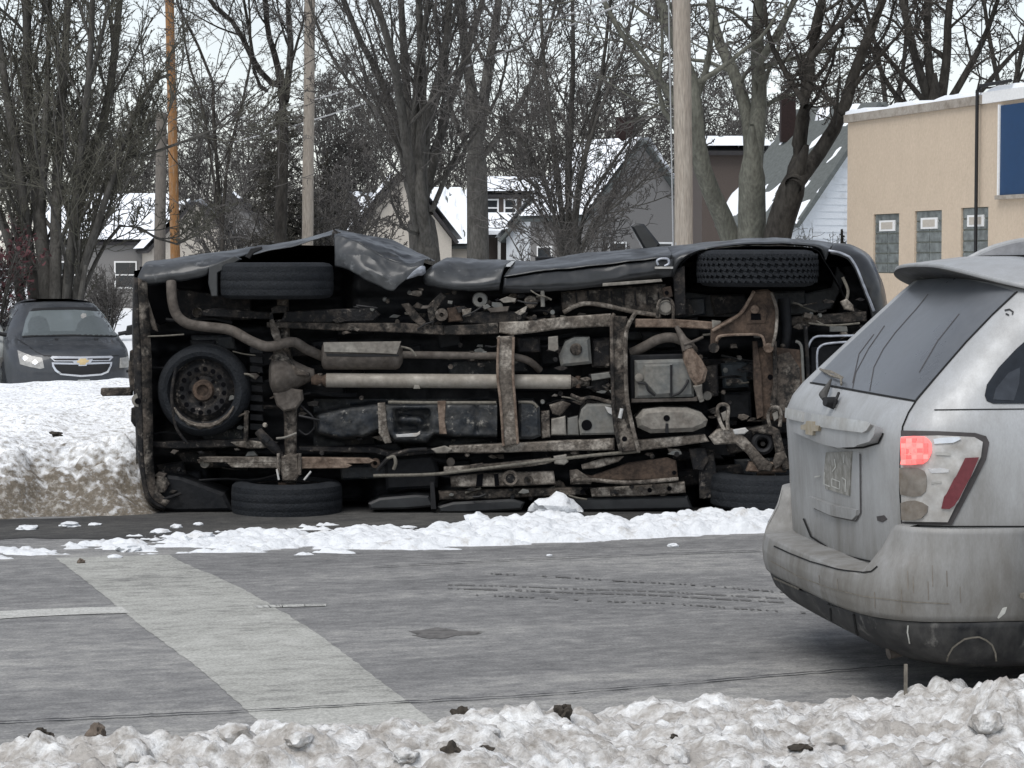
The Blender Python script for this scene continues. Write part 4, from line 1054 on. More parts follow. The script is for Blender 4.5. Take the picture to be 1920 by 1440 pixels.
m_mud = mat('caked_mud_on_steel', (0.024, 0.019, 0.015), rough=0.85, dirt=(0.130, 0.112, 0.094), amt=0.56, dscale=8, soft=0.14, var=0.45, vscale=45, bump=1.0, bscale=50, d2=((0.33, 0.30, 0.26), 0.36, 7))
m_mud2 = mat('muddy_dark_steel', (0.010, 0.009, 0.008), rough=0.8, dirt=(0.082, 0.068, 0.056), amt=0.46, dscale=11, soft=0.08, var=0.45, vscale=45, bump=0.9, bscale=50, d2=((0.22, 0.195, 0.165), 0.28, 9))
m_mud3 = mat('faint_mud_on_black', (0.005, 0.005, 0.006), rough=0.75, dirt=(0.042, 0.036, 0.031), amt=0.38, dscale=12, soft=0.08, var=0.4, vscale=45, bump=0.7, bscale=50, d2=((0.24, 0.21, 0.18), 0.17, 20))
m_rust = mat('rusty_steel', (0.030, 0.021, 0.016), rough=0.85, dirt=(0.090, 0.062, 0.045), amt=0.48, dscale=9, soft=0.12, var=0.4, vscale=40, bump=0.6, bscale=60)
m_rust_l = mat('pale_rust', (0.085, 0.058, 0.042), rough=0.85, dirt=(0.24, 0.185, 0.145), amt=0.46, dscale=13, soft=0.15, var=0.35, vscale=40, bump=0.6, bscale=60)
m_alu = mat('aluminium_driveshaft', (0.33, 0.308, 0.27), rough=0.45, metal=0.3, dirt=(0.17, 0.15, 0.124), amt=0.48, dscale=9, soft=0.2, var=0.12, vscale=30)
m_pan = mat('grey_cast_pan', (0.105, 0.112, 0.110), rough=0.6, dirt=(0.17, 0.16, 0.14), amt=0.45, dscale=8, soft=0.2, var=0.25, vscale=30, bump=0.3)
m_pan_l = mat('pale_cast_pan', (0.24, 0.227, 0.20), rough=0.7, dirt=(0.12, 0.105, 0.09), amt=0.40, dscale=7, soft=0.2, var=0.3, vscale=30, bump=0.5)
m_exh = mat('exhaust_steel', (0.125, 0.110, 0.096), rough=0.65, metal=0.2, dirt=(0.050, 0.041, 0.034), amt=0.48, dscale=9, soft=0.2, var=0.3, vscale=30, bump=0.4)
m_tank = mat('muddy_plastic_tank', (0.011, 0.014, 0.018), rough=0.45, dirt=(0.050, 0.050, 0.048), amt=0.42, dscale=9, soft=0.12, var=0.4, vscale=35, bump=0.5, bscale=40, d2=((0.36, 0.34, 0.30), 0.17, 16))
m_void = mat('black_cavity', (0.003, 0.003, 0.004), rough=0.9, spec=0.1)
m_hose = mat('black_hose', (0.010, 0.010, 0.011), rough=0.6)
m_hose_l = mat('dusty_line', (0.13, 0.12, 0.10), rough=0.8, var=0.4, vscale=50)
m_trim = mat('bright_trim_edge', (0.34, 0.36, 0.40), rough=0.35, metal=0.4, var=0.3)
m_ice = mat('snow_crust', (0.42, 0.42, 0.41), rough=0.8, var=0.15, dirt=(0.35, 0.32, 0.28), amt=0.35, dscale=12)

def TP(name, poly, d0, depth, m, ch=0.008, parent=None, **k):
    mb = MB().prism([T(x, y, d0) for x, y in poly], (0, depth, 0), ch)
    return part(name, mb, m, parent or trk, angle=30, **k)
def TT(name, pts, rpx, m, n=12, parent=None, smooth_path=True):
    q = [T(*p) for p in pts]
    if smooth_path and len(q) > 2:
        k = len(q) * 5; r = rpx if hasattr(rpx, '__len__') else [rpx] * len(q); q = resample(q, k)
        rr = np.interp(np.linspace(0, 1, k), np.linspace(0, 1, len(r)), r)
    else: rr = rpx if hasattr(rpx, '__len__') else [rpx] * len(q)
    return part(name, MB().tube(q, [float(a) * KP for a in rr], n), m, parent or trk)
from mathutils import noise as mnoise
def TL(name, curves, m, n=28, solid=0.004, parent=None, angle=50, dent=0.007):
    n = int(n * 1.8)
    rows = [resample([T(*p) for p in c], n) for c in curves]; nr = 7 * len(rows) if len(rows) > 2 else 3
    cols = [resample([r[j] for r in rows], nr) for j in range(n)]
    g = [[cols[j][i] for j in range(n)] for i in range(nr)]
    if dent:
        for r in g:
            for v in r:
                k = 1 - 3.0 * abs(mnoise.noise(v * 4.2)); k2 = 1 - 3.0 * abs(mnoise.noise(v * 9.5 + Vector((3, 1, 7))))
                v += Vector((0.15, -0.8, 0.5)) * (dent * k + dent * .5 * k2) + mnoise.noise_vector(v * 6) * dent * .4
    return part(name, MB().loft(g, n), m, parent or trk, solid=solid, angle=angle)
def TD(name, c, prof_px, axis, m, n=28, parent=None):
    return part(name, MB().lathe(T(*c), axis, [(a * KP, b * KP) for a, b in prof_px], n), m, parent or trk)

# ---- floor pan with wheel wells, one stamped sheet
gx = np.arange(262, 1632, 7.0); gy = np.arange(500, 962, 7.0)
GXp, GYp = np.meshgrid(gx, gy)
def rect(x0, x1, y0, y1, s=14):
    return sstep(x0 - s, x0 + s, GXp) * (1 - sstep(x1 - s, x1 + s, GXp)) * sstep(y0 - s, y0 + s, GYp) * (1 - sstep(y1 - s, y1 + s, GYp))
dep = 0.44 + 0.025 * fbm(GXp * 0.02, GYp * 0.02, 4, 301) + 0.018 * np.sign(np.sin(GYp * 0.16)) * (1 - rect(600, 1300, 650, 800))
well = np.maximum.reduce([rect(392, 655, 470, 600), rect(400, 690, 865, 990), rect(1278, 1570, 455, 588), rect(1312, 1580, 850, 990)])
dep = dep + 0.42 * well + 0.10 * rect(300, 470, 640, 830) - 0.12 * rect(820, 1270, 560, 600) - 0.10 * rect(820, 1280, 860, 930) + 0.25 * rect(1340, 1420, 660, 800)
V = np.array([[tuple(T(float(GXp[j, i]), float(GYp[j, i]), float(dep[j, i]))) for i in range(len(gx))] for j in range(len(gy))]).reshape(-1, 3) - np.array(ORG[trk.name])
idx = np.arange(len(gx) * len(gy)).reshape(len(gy), len(gx))
Q = np.stack([idx[:-1, :-1], idx[1:, :-1], idx[1:, 1:], idx[:-1, 1:]], -1).reshape(-1, 4)
part('floor_pan', raw_mesh('floor_pan', V, Q), m_under, trk)

# ---- body shell: skin round the cabin, wound as rows along the length
ridge = [(255, 505), (275, 497), (330, 492), (480, 470), (620, 446), (740, 464), (815, 497), (960, 497), (1100, 482), (1250, 471), (1330, 461), (1420, 455), (1520, 458), (1570, 466), (1610, 478), (1634, 505)]
def rz(px):
    return float(np.interp(px, [p[0] for p in ridge], [p[1] for p in ridge]))
sta = [256, 300, 420, 560, 700, 820, 960, 1060, 1110, 1160, 1240, 1400, 1540, 1600, 1634]
rows = [[], [], [], [], [], [], [], []]
for px in sta:
    zt = T(px, rz(px), 0.35).z - 0.012; x = T(px, 700, 0.4).x
    rd = float(np.interp(px, [256, 300, 1060, 1240, 1560, 1634], [1.68, 1.74, 1.74, 1.16, 1.05, 0.92]))
    for k, (z, d) in enumerate([(0.05, 0.36), (0.015, 0.8), (0.05, min(1.0, rd - 0.1)), (0.22 if rd > 1.3 else 0.12, rd - 0.03), (0.5, rd), (zt - 0.35, rd), (zt - 0.22 if rd > 1.3 else zt - 0.08, rd - 0.04), (zt - 0.02, min(0.98, rd - 0.12))]):
        rows[k].append(Vector((x * (1 + (d - 0.4) / Y0 * 0.0), Y0 + d, z)))
rows.append([Vector((T(px, 700, 0.4).x, Y0 + 0.33, T(px, rz(px), 0.33).z - 0.012)) for px in sta])
mb = MB(); n = len(sta)
for r in rows: mb.v += r
for i in range(len(rows) - 1):
    for j in range(n - 1): mb.f.append((i * n + j, i * n + j + 1, (i + 1) * n + j + 1, (i + 1) * n + j))
mb.f.append(tuple(i * n for i in range(len(rows)))); mb.f.append(tuple(i * n + n - 1 for i in range(len(rows)))[::-1])
part('body_shell', mb, m_paint, trk, angle=25)

# ---- torn and crumpled panels along the upper side
TL('rear_quarter_panel', [[(256, 538, .10), (290, 532, .06), (335, 529, .05), (382, 520, .05), (392, 512, .06)], [(258, 520, .10), (300, 515, .05), (345, 510, .04), (392, 500, .05), (400, 498, .06)],
    [(268, 500, .18), (310, 497, .14), (360, 490, .12), (420, 484, .13), (455, 480, .14)], [(275, 491, .34), (330, 484, .34), (390, 475, .34), (440, 468, .34), (482, 462, .34)]], m_paint_d)
TL('quarter_panel_edge', [[(455, 482, .16), (500, 470, .20), (560, 458, .25), (622, 440, .30)], [(470, 472, .22), (510, 464, .3), (565, 452, .35), (622, 436, .40)], [(482, 461, .36), (520, 457, .42), (570, 447, .5), (624, 433, .6)]], m_paint_d)
TL('crumpled_panel', [[(627, 498, .16), (655, 508, .06), (690, 527, .00), (732, 546, -.03), (748, 536, -.02), (770, 520, .00), (790, 514, .02)],
    [(627, 470, .18), (655, 482, .08), (690, 502, .02), (730, 520, -.02), (752, 514, .0), (772, 505, .02), (792, 502, .03)],
    [(627, 440, .28), (660, 452, .18), (700, 470, .10), (735, 488, .06), (760, 496, .06), (775, 495, .06), (795, 486, .10)]], m_paint_d, 36, dent=.014, angle=14)
TL('folded_quarter_panel', [[(627, 440, .285), (660, 452, .185), (700, 470, .105), (735, 488, .065), (760, 497, .065), (775, 496, .065), (797, 487, .105)],
    [(640, 437, .42), (680, 447, .34), (715, 462, .26), (750, 480, .22), (775, 487, .22), (795, 487, .25), (805, 488, .26)],
    [(627, 433, .60), (665, 438, .62), (705, 444, .62), (745, 455, .6), (780, 470, .58), (800, 481, .55), (815, 489, .5)]], m_paint, 36, dent=.014, angle=14)
TL('torn_edge', [[(762, 525, -.03), (775, 510, -.05), (790, 500, -.05), (797, 500, -.03)], [(772, 522, -.02), (785, 517, -.03), (792, 517, -.03), (798, 512, -.02)]], m_trim, 10)
TL('door_sill', [[(793, 528, .10), (800, 536, .07), (830, 541, .05), (870, 545, .04), (905, 546, .05), (936, 545, .06)], [(794, 518, .06), (810, 524, .03), (840, 530, .02), (880, 533, .02), (910, 532, .02), (938, 530, .03)],
    [(800, 507, .10), (818, 504, .08), (850, 512, .09), (890, 514, .09), (920, 508, .09), (946, 500, .10)], [(818, 494, .22), (838, 490, .22), (870, 494, .22), (905, 496, .22), (935, 494, .22), (958, 490, .24)], [(838, 483, .42), (870, 485, .42), (900, 487, .42), (930, 487, .42), (965, 489, .42)]], m_paint_d, 32)
TL('door_sill', [[(942, 552, .10), (985, 550, .07), (1040, 547, .06), (1110, 540, .06), (1190, 529, .07), (1262, 519, .08)], [(943, 540, .05), (985, 536, .04), (1040, 534, .03), (1110, 528, .03), (1190, 515, .03), (1262, 505, .05)],
    [(945, 522, .05), (985, 516, .05), (1040, 510, .05), (1110, 503, .05), (1190, 492, .05), (1262, 486, .06)]], m_paint, 32)
TL('sill_flange', [[(945, 519, .02), (985, 512, .02), (1040, 506, .03), (1110, 499, .03), (1190, 489, .03), (1255, 485, .04)], [(950, 510, .10), (990, 503, .10), (1050, 498, .10), (1120, 491, .10), (1200, 481, .10), (1258, 477, .10)], [(966, 489, .40), (1010, 489, .40), (1060, 480, .42), (1110, 474, .42), (1180, 468, .42), (1252, 463, .42)]], m_paint_d, 32)
TP('sill_rust_lip', [(1130, 531), (1200, 526), (1240, 523), (1242, 528), (1200, 532), (1130, 537)], .03, .03, m_pan_l, .003)
# fender and its lip round the front wheel
TL('front_fender', [[(1262, 522, .10), (1272, 500, .09), (1290, 482, .08), (1325, 468, .07), (1380, 462, .07), (1440, 460, .07), (1500, 462, .08), (1534, 468, .09), (1548, 490, .10)],
    [(1256, 492, .10), (1275, 478, .09), (1300, 470, .08), (1335, 462, .08), (1385, 456, .08), (1440, 454, .08), (1500, 455, .09), (1535, 460, .10), (1556, 470, .12)],
    [(1250, 463, .42), (1280, 460, .42), (1310, 456, .42), (1345, 452, .42), (1390, 448, .42), (1440, 446, .42), (1500, 448, .42), (1535, 451, .42), (1565, 456, .42)]], m_paint_d, 40)
TL('wheel_arch_liner', [[(1268, 590, .50), (1262, 545, .42), (1272, 505, .35), (1300, 478, .30), (1360, 466, .3), (1440, 463, .3), (1520, 466, .3), (1545, 490, .32), (1575, 545, .40), (1590, 590, .5)],
    [(1268, 590, .20), (1264, 545, .14), (1273, 504, .11), (1300, 477, .09), (1360, 465, .08), (1440, 462, .08), (1520, 465, .1), (1547, 490, .11), (1580, 545, .18), (1595, 590, .22)]], m_under, 36)
TP('wheel_house_panel', [(1270, 592), (1268, 560), (1290, 548), (1350, 556), (1420, 560), (1500, 552), (1560, 540), (1570, 500), (1588, 520), (1560, 578), (1520, 588), (1440, 594), (1350, 594)], .42, .05, mat('grey_liner', (0.035, 0.037, 0.040), rough=0.6, var=0.3, dirt=(0.07, 0.07, 0.068), amt=0.4, dscale=5, soft=0.2), .01)
TP('wheel_house_bracket', [(1262, 562), (1292, 560), (1302, 588), (1266, 592)], .22, .03, m_mud3, .004)
# front bumper cover wrapping round the nose
TL('front_bumper', [[(1556, 476, .06), (1580, 482, .05), (1597, 497, .05), (1610, 525, .05), (1622, 556, .06), (1634, 592, .08), (1640, 640, .1)], [(1558, 466, .10), (1588, 473, .07), (1608, 490, .06), (1624, 520, .06), (1638, 552, .07), (1648, 590, .09), (1652, 640, .11)],
    [(1562, 458, .22), (1598, 464, .2), (1626, 482, .2), (1642, 510, .2), (1655, 545, .2), (1662, 590, .22), (1664, 640, .24)], [(1566, 455, .55), (1602, 462, .6), (1632, 482, .66), (1648, 512, .7), (1660, 548, .72), (1666, 592, .74), (1668, 640, .74)]], m_paint, 34)
TL('bumper_edge', [[(1552, 472, .05), (1580, 478, .04), (1600, 495, .04), (1613, 525, .04), (1626, 558, .05), (1636, 585, .07)], [(1553, 468, .05), (1582, 474, .04), (1603, 492, .04), (1617, 523, .04), (1630, 556, .05), (1641, 584, .07)]], m_trim, 24, .006)
TP('bumper_beam', [(1600, 640), (1640, 640), (1640, 940), (1600, 940)], .12, .25, m_under, .02)
# mirror standing up behind the ridge
mb = MB().prism([T(1183, 424, .75), T(1192, 418, .75), T(1208, 420, .75), T(1238, 458, .75), T(1232, 470, .75), T(1208, 468, .75)], (0, 0.18, 0), .015)
part('side_mirror', mb, m_paint, trk)
part('mirror_stalk', MB().tube([T(1225, 462, .84), T(1240, 490, .86)], 0.03, 8), m_hose, trk)
mb = MB().lathe(T(1021, 486, .60), (0, 0, 1), [(-.03, .06), (0.012, .065), (.016, .05), (.018, 0)], 20); part('door_handle', mb, m_hose, trk)
TP('tail_stub', [(460, 482), (470, 466), (490, 462), (492, 467), (475, 475), (468, 486)], .0, .03, m_hose, .004)
# chrome tow eye on the sill
TT('tow_eye', [(1234, 497, .02), (1232, 489, .02), (1240, 485, .02), (1252, 486, .02), (1254, 494, .02), (1246, 499, .02)], 2.4, m_trim, 8)
TP('tow_bracket', [(1228, 500), (1262, 500), (1262, 504), (1228, 504)], .015, .03, m_ice, .001)
TP('sill_end_panel', [(1262, 506), (1284, 498), (1286, 590), (1266, 592)], .11, .05, m_mud3, .004)

# ---- rear end: bumper, hitch, plate bracket
TL('rear_bumper', [[(258, 522, .0), (262, 600, -.01), (266, 700, -.01), (268, 800, -.01), (272, 880, -.01), (284, 930, .0), (310, 950, .02)], [(250, 520, .06), (248, 600, .04), (250, 700, .04), (254, 800, .04), (262, 880, .04), (276, 938, .05), (308, 958, .06)],
    [(252, 514, .45), (250, 600, .45), (252, 700, .45), (256, 800, .45), (264, 880, .45), (276, 945, .45), (306, 962, .4)]], m_mud3, 30, .006)
TL('bumper_inner', [[(258, 522, .0), (262, 600, -.01), (266, 700, -.01), (268, 800, -.01), (272, 880, -.01), (284, 930, .0), (310, 950, .02)], [(275, 530, .03), (280, 600, .03), (284, 700, .03), (286, 800, .03), (288, 880, .03), (298, 920, .03), (318, 940, .03)]], m_mud2, 30, .006)
TP('bumper_bracket', [(243, 658), (262, 648), (264, 690), (262, 730), (244, 735), (240, 700)], .02, .12, m_mud2, .008)
TP('plate_bracket', [(246, 765), (266, 762), (268, 805), (252, 800), (245, 790)], .03, .10, m_mud3, .006)
TP('hitch_receiver', [(189, 728), (246, 727), (246, 742), (192, 743), (188, 738)], .08, .08, m_mud2, .006)
TD('trailer_socket', (260, 750, .0), [(-2, 4), (-2, 13), (6, 13), (8, 5)], (0, 1, 0), m_pan_l, 20)
TD('socket_hole', (259, 752, -.006), [(-2.5, 0), (-2.5, 6), (2, 6)], (0, 1, 0), m_void, 16)
TP('tail_lamp_shard', [(264, 540), (272, 545), (292, 608), (296, 622), (286, 618), (270, 570)], .06, .02, m_mud, .003)
TP('lamp_housing', [(276, 535), (318, 532), (322, 600), (300, 610), (286, 600)], .30, .05, m_void, .004)
TP('frame_end', [(318, 540), (470, 560), (470, 600), (330, 600)], .30, .04, m_mud3, .004)
TP('splash_guard', [(392, 500), (440, 480), (452, 486), (408, 512), (408, 556), (396, 556), (390, 530)], .02, .06, m_paint_d, .006)
TP('bumper_corner', [(268, 905), (300, 890), (340, 895), (420, 925), (436, 958), (330, 960), (290, 955), (272, 930)], .10, .35, m_under, .02)
TP('corner_bracket', [(294, 892), (312, 896), (318, 908), (308, 924), (296, 924), (292, 908)], .06, .03, m_mud2, .004)
TT('safety_chain', [(280, 870, .04), (288, 890, .03), (285, 905, .03), (300, 935, .03), (340, 925, .04)], 3, m_mud3, 8)
TP('cross_bar', [(280, 829), (330, 828), (400, 824), (470, 824), (520, 830), (520, 838), (430, 838), (330, 842), (282, 838)], .12, .08, m_mud3, .006)
TP('cross_bar_mud', [(432, 829), (470, 826), (505, 831), (508, 839), (470, 842), (445, 838)], .10, .05, m_mud, .006)
TT('fuel_strap_rod', [(462, 770, .06), (461, 826, .08)], 4.5, m_mud2, 8)
TT('brake_line', [(254, 631, .0), (300, 630, .02), (345, 627, .02)], 1.6, m_hose_l, 6)

# ---- wheels
def wheel(px, py, d, R, w, name, blocks, seed, inner_sign):
    c = T(px, py, d); ax = Vector((0, 0, 1)); h = w / 2
    wh = part('wheel', MB().lathe(c, ax, [(-h * .75, R * .42), (-h * .8, R * .60), (h * .8, R * .60), (h * .75, R * .42), (-h * .75, R * .42)], 40), m_under, trk)
    gr = 0.985 if blocks > 0 else 0.996
    t = [(-h * .84, R * .60), (-h * .98, R * .72), (-h, R * .82), (-h * .93, R * .93), (-h * .78, R * .985), (-h * .52, R * .997), (-h * .50, R * gr), (-h * .44, R * gr), (-h * .42, R), (-h * .06, R), (-h * .04, R * gr), (h * .04, R * gr), (h * .06, R), (h * .42, R), (h * .44, R * gr), (h * .50, R * gr), (h * .52, R * .997), (h * .78, R * .985), (h * .93, R * .93), (h, R * .82), (h * .98, R * .72), (h * .84, R * .60)]
    part('tyre', MB().lathe(c, ax, t, 72), m_tyre, wh)
    part('rim', MB().lathe(c, ax, [(inner_sign * h * .35, 0.0), (inner_sign * h * .35, R * .3), (inner_sign * h * .5, R * .5), (inner_sign * h * .82, R * .6)], 36), m_mud2, wh)
    part('hub', MB().lathe(c, ax, [(-h * .9, 0), (-h * .9, R * .16), (h * .9, R * .16), (h * .9, 0)], 20), m_rust, wh)
    # tread blocks
    if blocks <= 0: return wh
    mb = MB(); nb = 52; rw = 5
    for i in range(nb):
        for j in range(rw):
            a = 2 * math.pi * (i + 0.5 * (j % 2) + 0.16 * j) / nb; z = -h * .78 + (j + .5) * (h * 1.56) / rw
            rr = R * (1.0 if 0 < j < rw - 1 else .988)
            e = Vector((math.cos(a), math.sin(a), 0)); tg = Vector((-math.sin(a), math.cos(a), 0)); 
            sk = (tg * 0.90 - ax * 0.42).normalized(); s2 = (ax - sk * ax.dot(sk)).normalized()
            mb.box(c + e * (rr + blocks * .5 - .004) + ax * z, sk * (math.pi * R / nb * 1.02), s2 * (h * 1.56 / rw / 2 * .60), e * (blocks * .5 + .004))
    part('tread', mb, m_tyre, wh, kind='stuff', smooth=False, fix=False)
    return wh
wheel(519, 526, .15, .372, .238, 'w', 0, 1, -1)
wheel(1420, 503, .15, .383, .240, 'w', .015, 2, -1)
wheel(538, 934, .17, .365, .232, 'w', 0, 3, 1)
wheel(1436, 917, .17, .372, .232, 'w', 0, 4, 1)

# ---- spare wheel slung under the tail
sp_c = (382, 732, .10)
sw = part('spare_wheel', MB().lathe(T(*sp_c), (0, -1, 0), [(x * KP, r * KP) for x, r in [(0, 18), (6, 20), (5, 28), (10, 34), (12, 46), (6, 52), (2, 58), (10, 62), (14, 64)]], 48), m_mud3, trk)
part('spare_tyre', MB().lathe(T(*sp_c), (0, -1, 0), [(x * KP, r * KP) for x, r in [(12, 60), (22, 66), (24, 74), (18, 82), (4, 87), (-20, 88), (-44, 84), (-52, 70)]], 56), m_tyre, sw)
part('spare_hub', MB().lathe(T(*sp_c), (0, -1, 0), [(x * KP, r * KP) for x, r in [(9, 0), (9, 9), (15, 12), (15, 18), (6, 21)]], 24), m_rust, sw)
for i in range(16):
    a = 2 * math.pi * i / 16 + .1; cc = T(382 + 40 * math.cos(a), 732 + 41 * math.sin(a), .10)
    part('rim_hole', MB().lathe(cc, (0, -1, 0), [(12.2 * KP, 0), (12.2 * KP, 4.6 * KP), (8 * KP, 4.6 * KP)], 12), m_void, sw)
for i in range(5):
    a = 2 * math.pi * i / 5 + .5; cc = T(382 + 25 * math.cos(a), 732 + 25 * math.sin(a), .10)
    part('lug_hole', MB().lathe(cc, (0, -1, 0), [(8 * KP, 0), (8 * KP, 3.2 * KP), (3 * KP, 3.2 * KP)], 10), m_void, sw)
# snow caught on the lower sidewall
a0, a1 = math.radians(28), math.radians(150); r_in, r_out, r_m = [], [], []
for i in range(26):
    a = a0 + (a1 - a0) * i / 25; f = math.sin(math.pi * i / 25)
    w = 1 + 0.35 * math.sin(i * 1.9)
    r_in.append((382 + 62 * math.cos(a), 732 + 62 * math.sin(a), .035)); r_m.append((382 + (64 + 4 * f) * math.cos(a), 732 + (64 + 4 * f) * math.sin(a), .012 - .012 * f * w)); r_out.append((382 + (66 + 7 * f * w) * math.cos(a), 732 + (66 + 7 * f * w) * math.sin(a), .028))
TL('snow_on_tyre', [r_in, r_m, r_out], m_mud, 26, .003, dent=.004)
TT('spare_carrier', [(330, 690, .02), (322, 740, .02), (330, 800, .03), (352, 832, .05)], 3, m_mud3, 8)
for i in range(9):
    TP('coil_shield_rib', [(468, 650 + i * 18), (492, 652 + i * 18), (494, 664 + i * 18), (468, 662 + i * 18)], .18, .03, m_under, .004)

# ---- exhaust
TT('tail_pipe', [(606, 669, .16), (575, 655, .10), (548, 641, .02), (505, 650, -.03), (472, 640, -.03), (432, 619, .0), (388, 613, .0), (352, 607, .0), (331, 590, .0), (323, 562, .0), (321, 528, .04)], 9.6, m_exh, 14)
muf = part('muffler', MB().lathe(T(604, 667, .13), (1, 0, 0), [(a * KP, b * KP) for a, b in [(0, 0), (0, 20), (3, 25), (8, 26.5), (140, 26.5), (146, 24), (152, 14), (154, 0)]], 28), m_exh, trk)
TP('muffler_seam', [(612, 663), (690, 664), (748, 665), (748, 668), (690, 669), (612, 668)], .035, .01, m_hose, .001)
TP('heat_shield', [(606, 642), (752, 640), (744, 664), (700, 662), (608, 660)], .028, .006, m_pan_l, .002)
TT('exhaust_pipe', [(752, 665, .12), (830, 666, .10), (900, 667, .10), (955, 668, .11), (990, 676, .14), (1012, 694, .2)], 7, m_exh, 12)
TT('front_pipe', [(1184, 662, .13), (1208, 650, .10), (1235, 636, .09), (1262, 633, .09), (1290, 645, .10), (1300, 660, .14)], 9.5, m_exh, 12)
TT('pipe_hanger', [(752, 650, .06), (770, 655, .05), (780, 668, .05)], 2.2, m_hose_l, 6)
TT('pipe_flange', [(885, 658, .10), (885, 676, .10)], 5, m_mud2, 8)

# ---- drive line
TT('driveshaft', [(612, 713, .10), (1070, 716, .10)], 13.5, m_alu, 24, smooth_path=False)
TT('shaft_yoke', [(584, 712, .10), (596, 712, .10), (604, 712, .10), (613, 713, .10)], [9, 11, 8, 13.8], m_rust, 14, smooth_path=False)
TD('universal_joint', (600, 712, .10), [(-12, 0), (-12, 5), (12, 5), (12, 0)], (0, 0, 1), m_mud2, 12)
TP('balance_weight', [(777, 722), (786, 722), (788, 729), (775, 729)], .058, .01, m_pan_l, .002)
TT('front_yoke', [(1068, 716, .10), (1076, 716, .10), (1085, 716, .11), (1104, 716, .12)], [13.8, 9, 8, 9], m_mud2, 14, smooth_path=False)
TD('front_joint', (1084, 716, .10), [(-11, 0), (-11, 5), (11, 5), (11, 0)], (0, 0, 1), m_rust, 12)
TD('axle_differential', (512, 704, .12), [(-6, 0), (-6, 20), (0, 34), (10, 40), (28, 38), (44, 26), (66, 15), (78, 11), (80, 0)], (1, 0, .02), m_exh, 26)
TP('differential_rib', [(512, 640), (520, 640), (556, 690), (580, 700), (580, 706), (540, 704), (512, 690)], .03, .05, m_mud2, .008)
TT('rear_axle', [(530, 560, .16), (532, 640, .14), (540, 700, .13), (544, 760, .12), (545, 830, .12), (545, 905, .12)], [11, 12, 14, 13, 11.5, 11], m_mud2, 18)
TP('axle_bracket', [(512, 738), (545, 728), (566, 732), (568, 750), (555, 768), (532, 772), (518, 760)], .03, .08, m_exh, .012)
TP('spring_plate', [(526, 856), (558, 852), (562, 890), (554, 902), (530, 902), (526, 880)], .02, .10, m_mud, .008)
for z, x0, x1, mm in [(863, 372, 566, m_mud), (873, 425, 566, m_mud)]:
    TP('spring_leaf', [(x0, z - 5), (x0 + 8, z - 6), (x1 - 30, z - 5), (x1, z - 5), (x1, z + 4), (x1 - 30, z + 5), (x0 + 10, z + 4)], .05, .07, mm, .004)
for z, x0, x1 in [(864, 566, 702), (873, 566, 660)]:
    TP('spring_leaf', [(x0, z - 6), (x1 - 12, z - 5), (x1, z), (x1 - 10, z + 5), (x0, z + 6)], .055, .07, m_rust_l, .004)
TD('spring_bush', (384, 868, .06), [(-8, 0), (-8, 9), (4, 9)], (0, -1, 0), m_pan_l, 16)
TD('spring_eye', (704, 868, .10), [(-8, 4), (-8, 9), (8, 9), (8, 4)], (0, -1, 0), m_rust, 16)
for x in (522, 562): TT('u_bolt', [(x, 850, .01), (x, 890, .01)], 3.2, m_mud, 8)
TT('bolt_end', [(519, 880, .0), (523, 900, -.02)], 2, m_ice, 6); TT('bolt_end', [(583, 884, .0), (570, 900, -.02)], 2, m_ice, 6)
TT('shock_absorber', [(484, 808, .04), (496, 822, .03), (516, 842, .03), (530, 858, .05)], [8, 10, 9, 4], m_mud3, 14)
TP('shock_band', [(492, 822), (498, 816), (506, 824), (500, 831)], -.008, .02, m_hose, .002)
TT('brake_cable', [(560, 758, .1), (585, 780, .08), (590, 800, .08), (575, 815, .1), (560, 806, .1)], 2, m_hose, 6)
TT('brake_cable', [(556, 812, .06), (535, 820, .05), (518, 822, .05)], 2.4, m_pan_l, 6)
TP('upper_spring', [(372, 584), (398, 578), (520, 586), (528, 594), (520, 600), (400, 594), (372, 592)], .14, .06, m_mud3, .005)
TD('upper_spring_eye', (370, 586, .14), [(-8, 0), (-8, 9), (6, 9)], (0, -1, 0), m_mud, 16)
TP('axle_snow', [(505, 600), (512, 598), (522, 618), (528, 640), (516, 642), (508, 625)], .06, .03, m_mud, .006)
TP('axle_stop', [(508, 578), (520, 572), (540, 574), (530, 600), (512, 602)], .10, .06, m_mud3, .006)

# ---- frame rails and cross members
TP('frame_rail', [(505, 586), (620, 580), (700, 578), (712, 590), (700, 602), (600, 606), (505, 604)], .10, .10, m_mud3, .006)
TP('frame_rail', [(500, 604), (640, 606), (760, 606), (832, 610), (832, 628), (760, 624), (640, 620), (500, 614)], .07, .10, m_mud2, .006)
TP('frame_rail', [(832, 611), (880, 609), (935, 605), (935, 626), (880, 628), (832, 628)], .06, .10, m_mud2, .006)
TP('frame_rail', [(936, 604), (990, 602), (1060, 594), (1146, 588), (1146, 612), (1060, 616), (1000, 624), (960, 628), (936, 624)], .05, .10, m_mud, .008)
TP('frame_rail', [(1192, 598), (1260, 598), (1342, 604), (1342, 618), (1260, 614), (1192, 614)], .06, .10, m_rust_l, .006)
TP('rail_scale', [(1335, 600), (1352, 602), (1350, 622), (1336, 620)], .05, .02, m_pan_l, .003)
TP('frame_rail', [(1462, 596), (1540, 590), (1625, 584), (1625, 602), (1540, 608), (1462, 612)], .10, .10, m_mud2, .006)
TP('frame_rail', [(842, 836), (900, 834), (1000, 829), (1100, 825), (1152, 822), (1152, 844), (1100, 845), (1000, 847), (900, 850), (842, 849)], .03, .10, m_mud, .008)
TP('frame_rail', [(1195, 826), (1260, 820), (1322, 815), (1330, 828), (1260, 838), (1198, 846)], .04, .10, m_mud, .008)
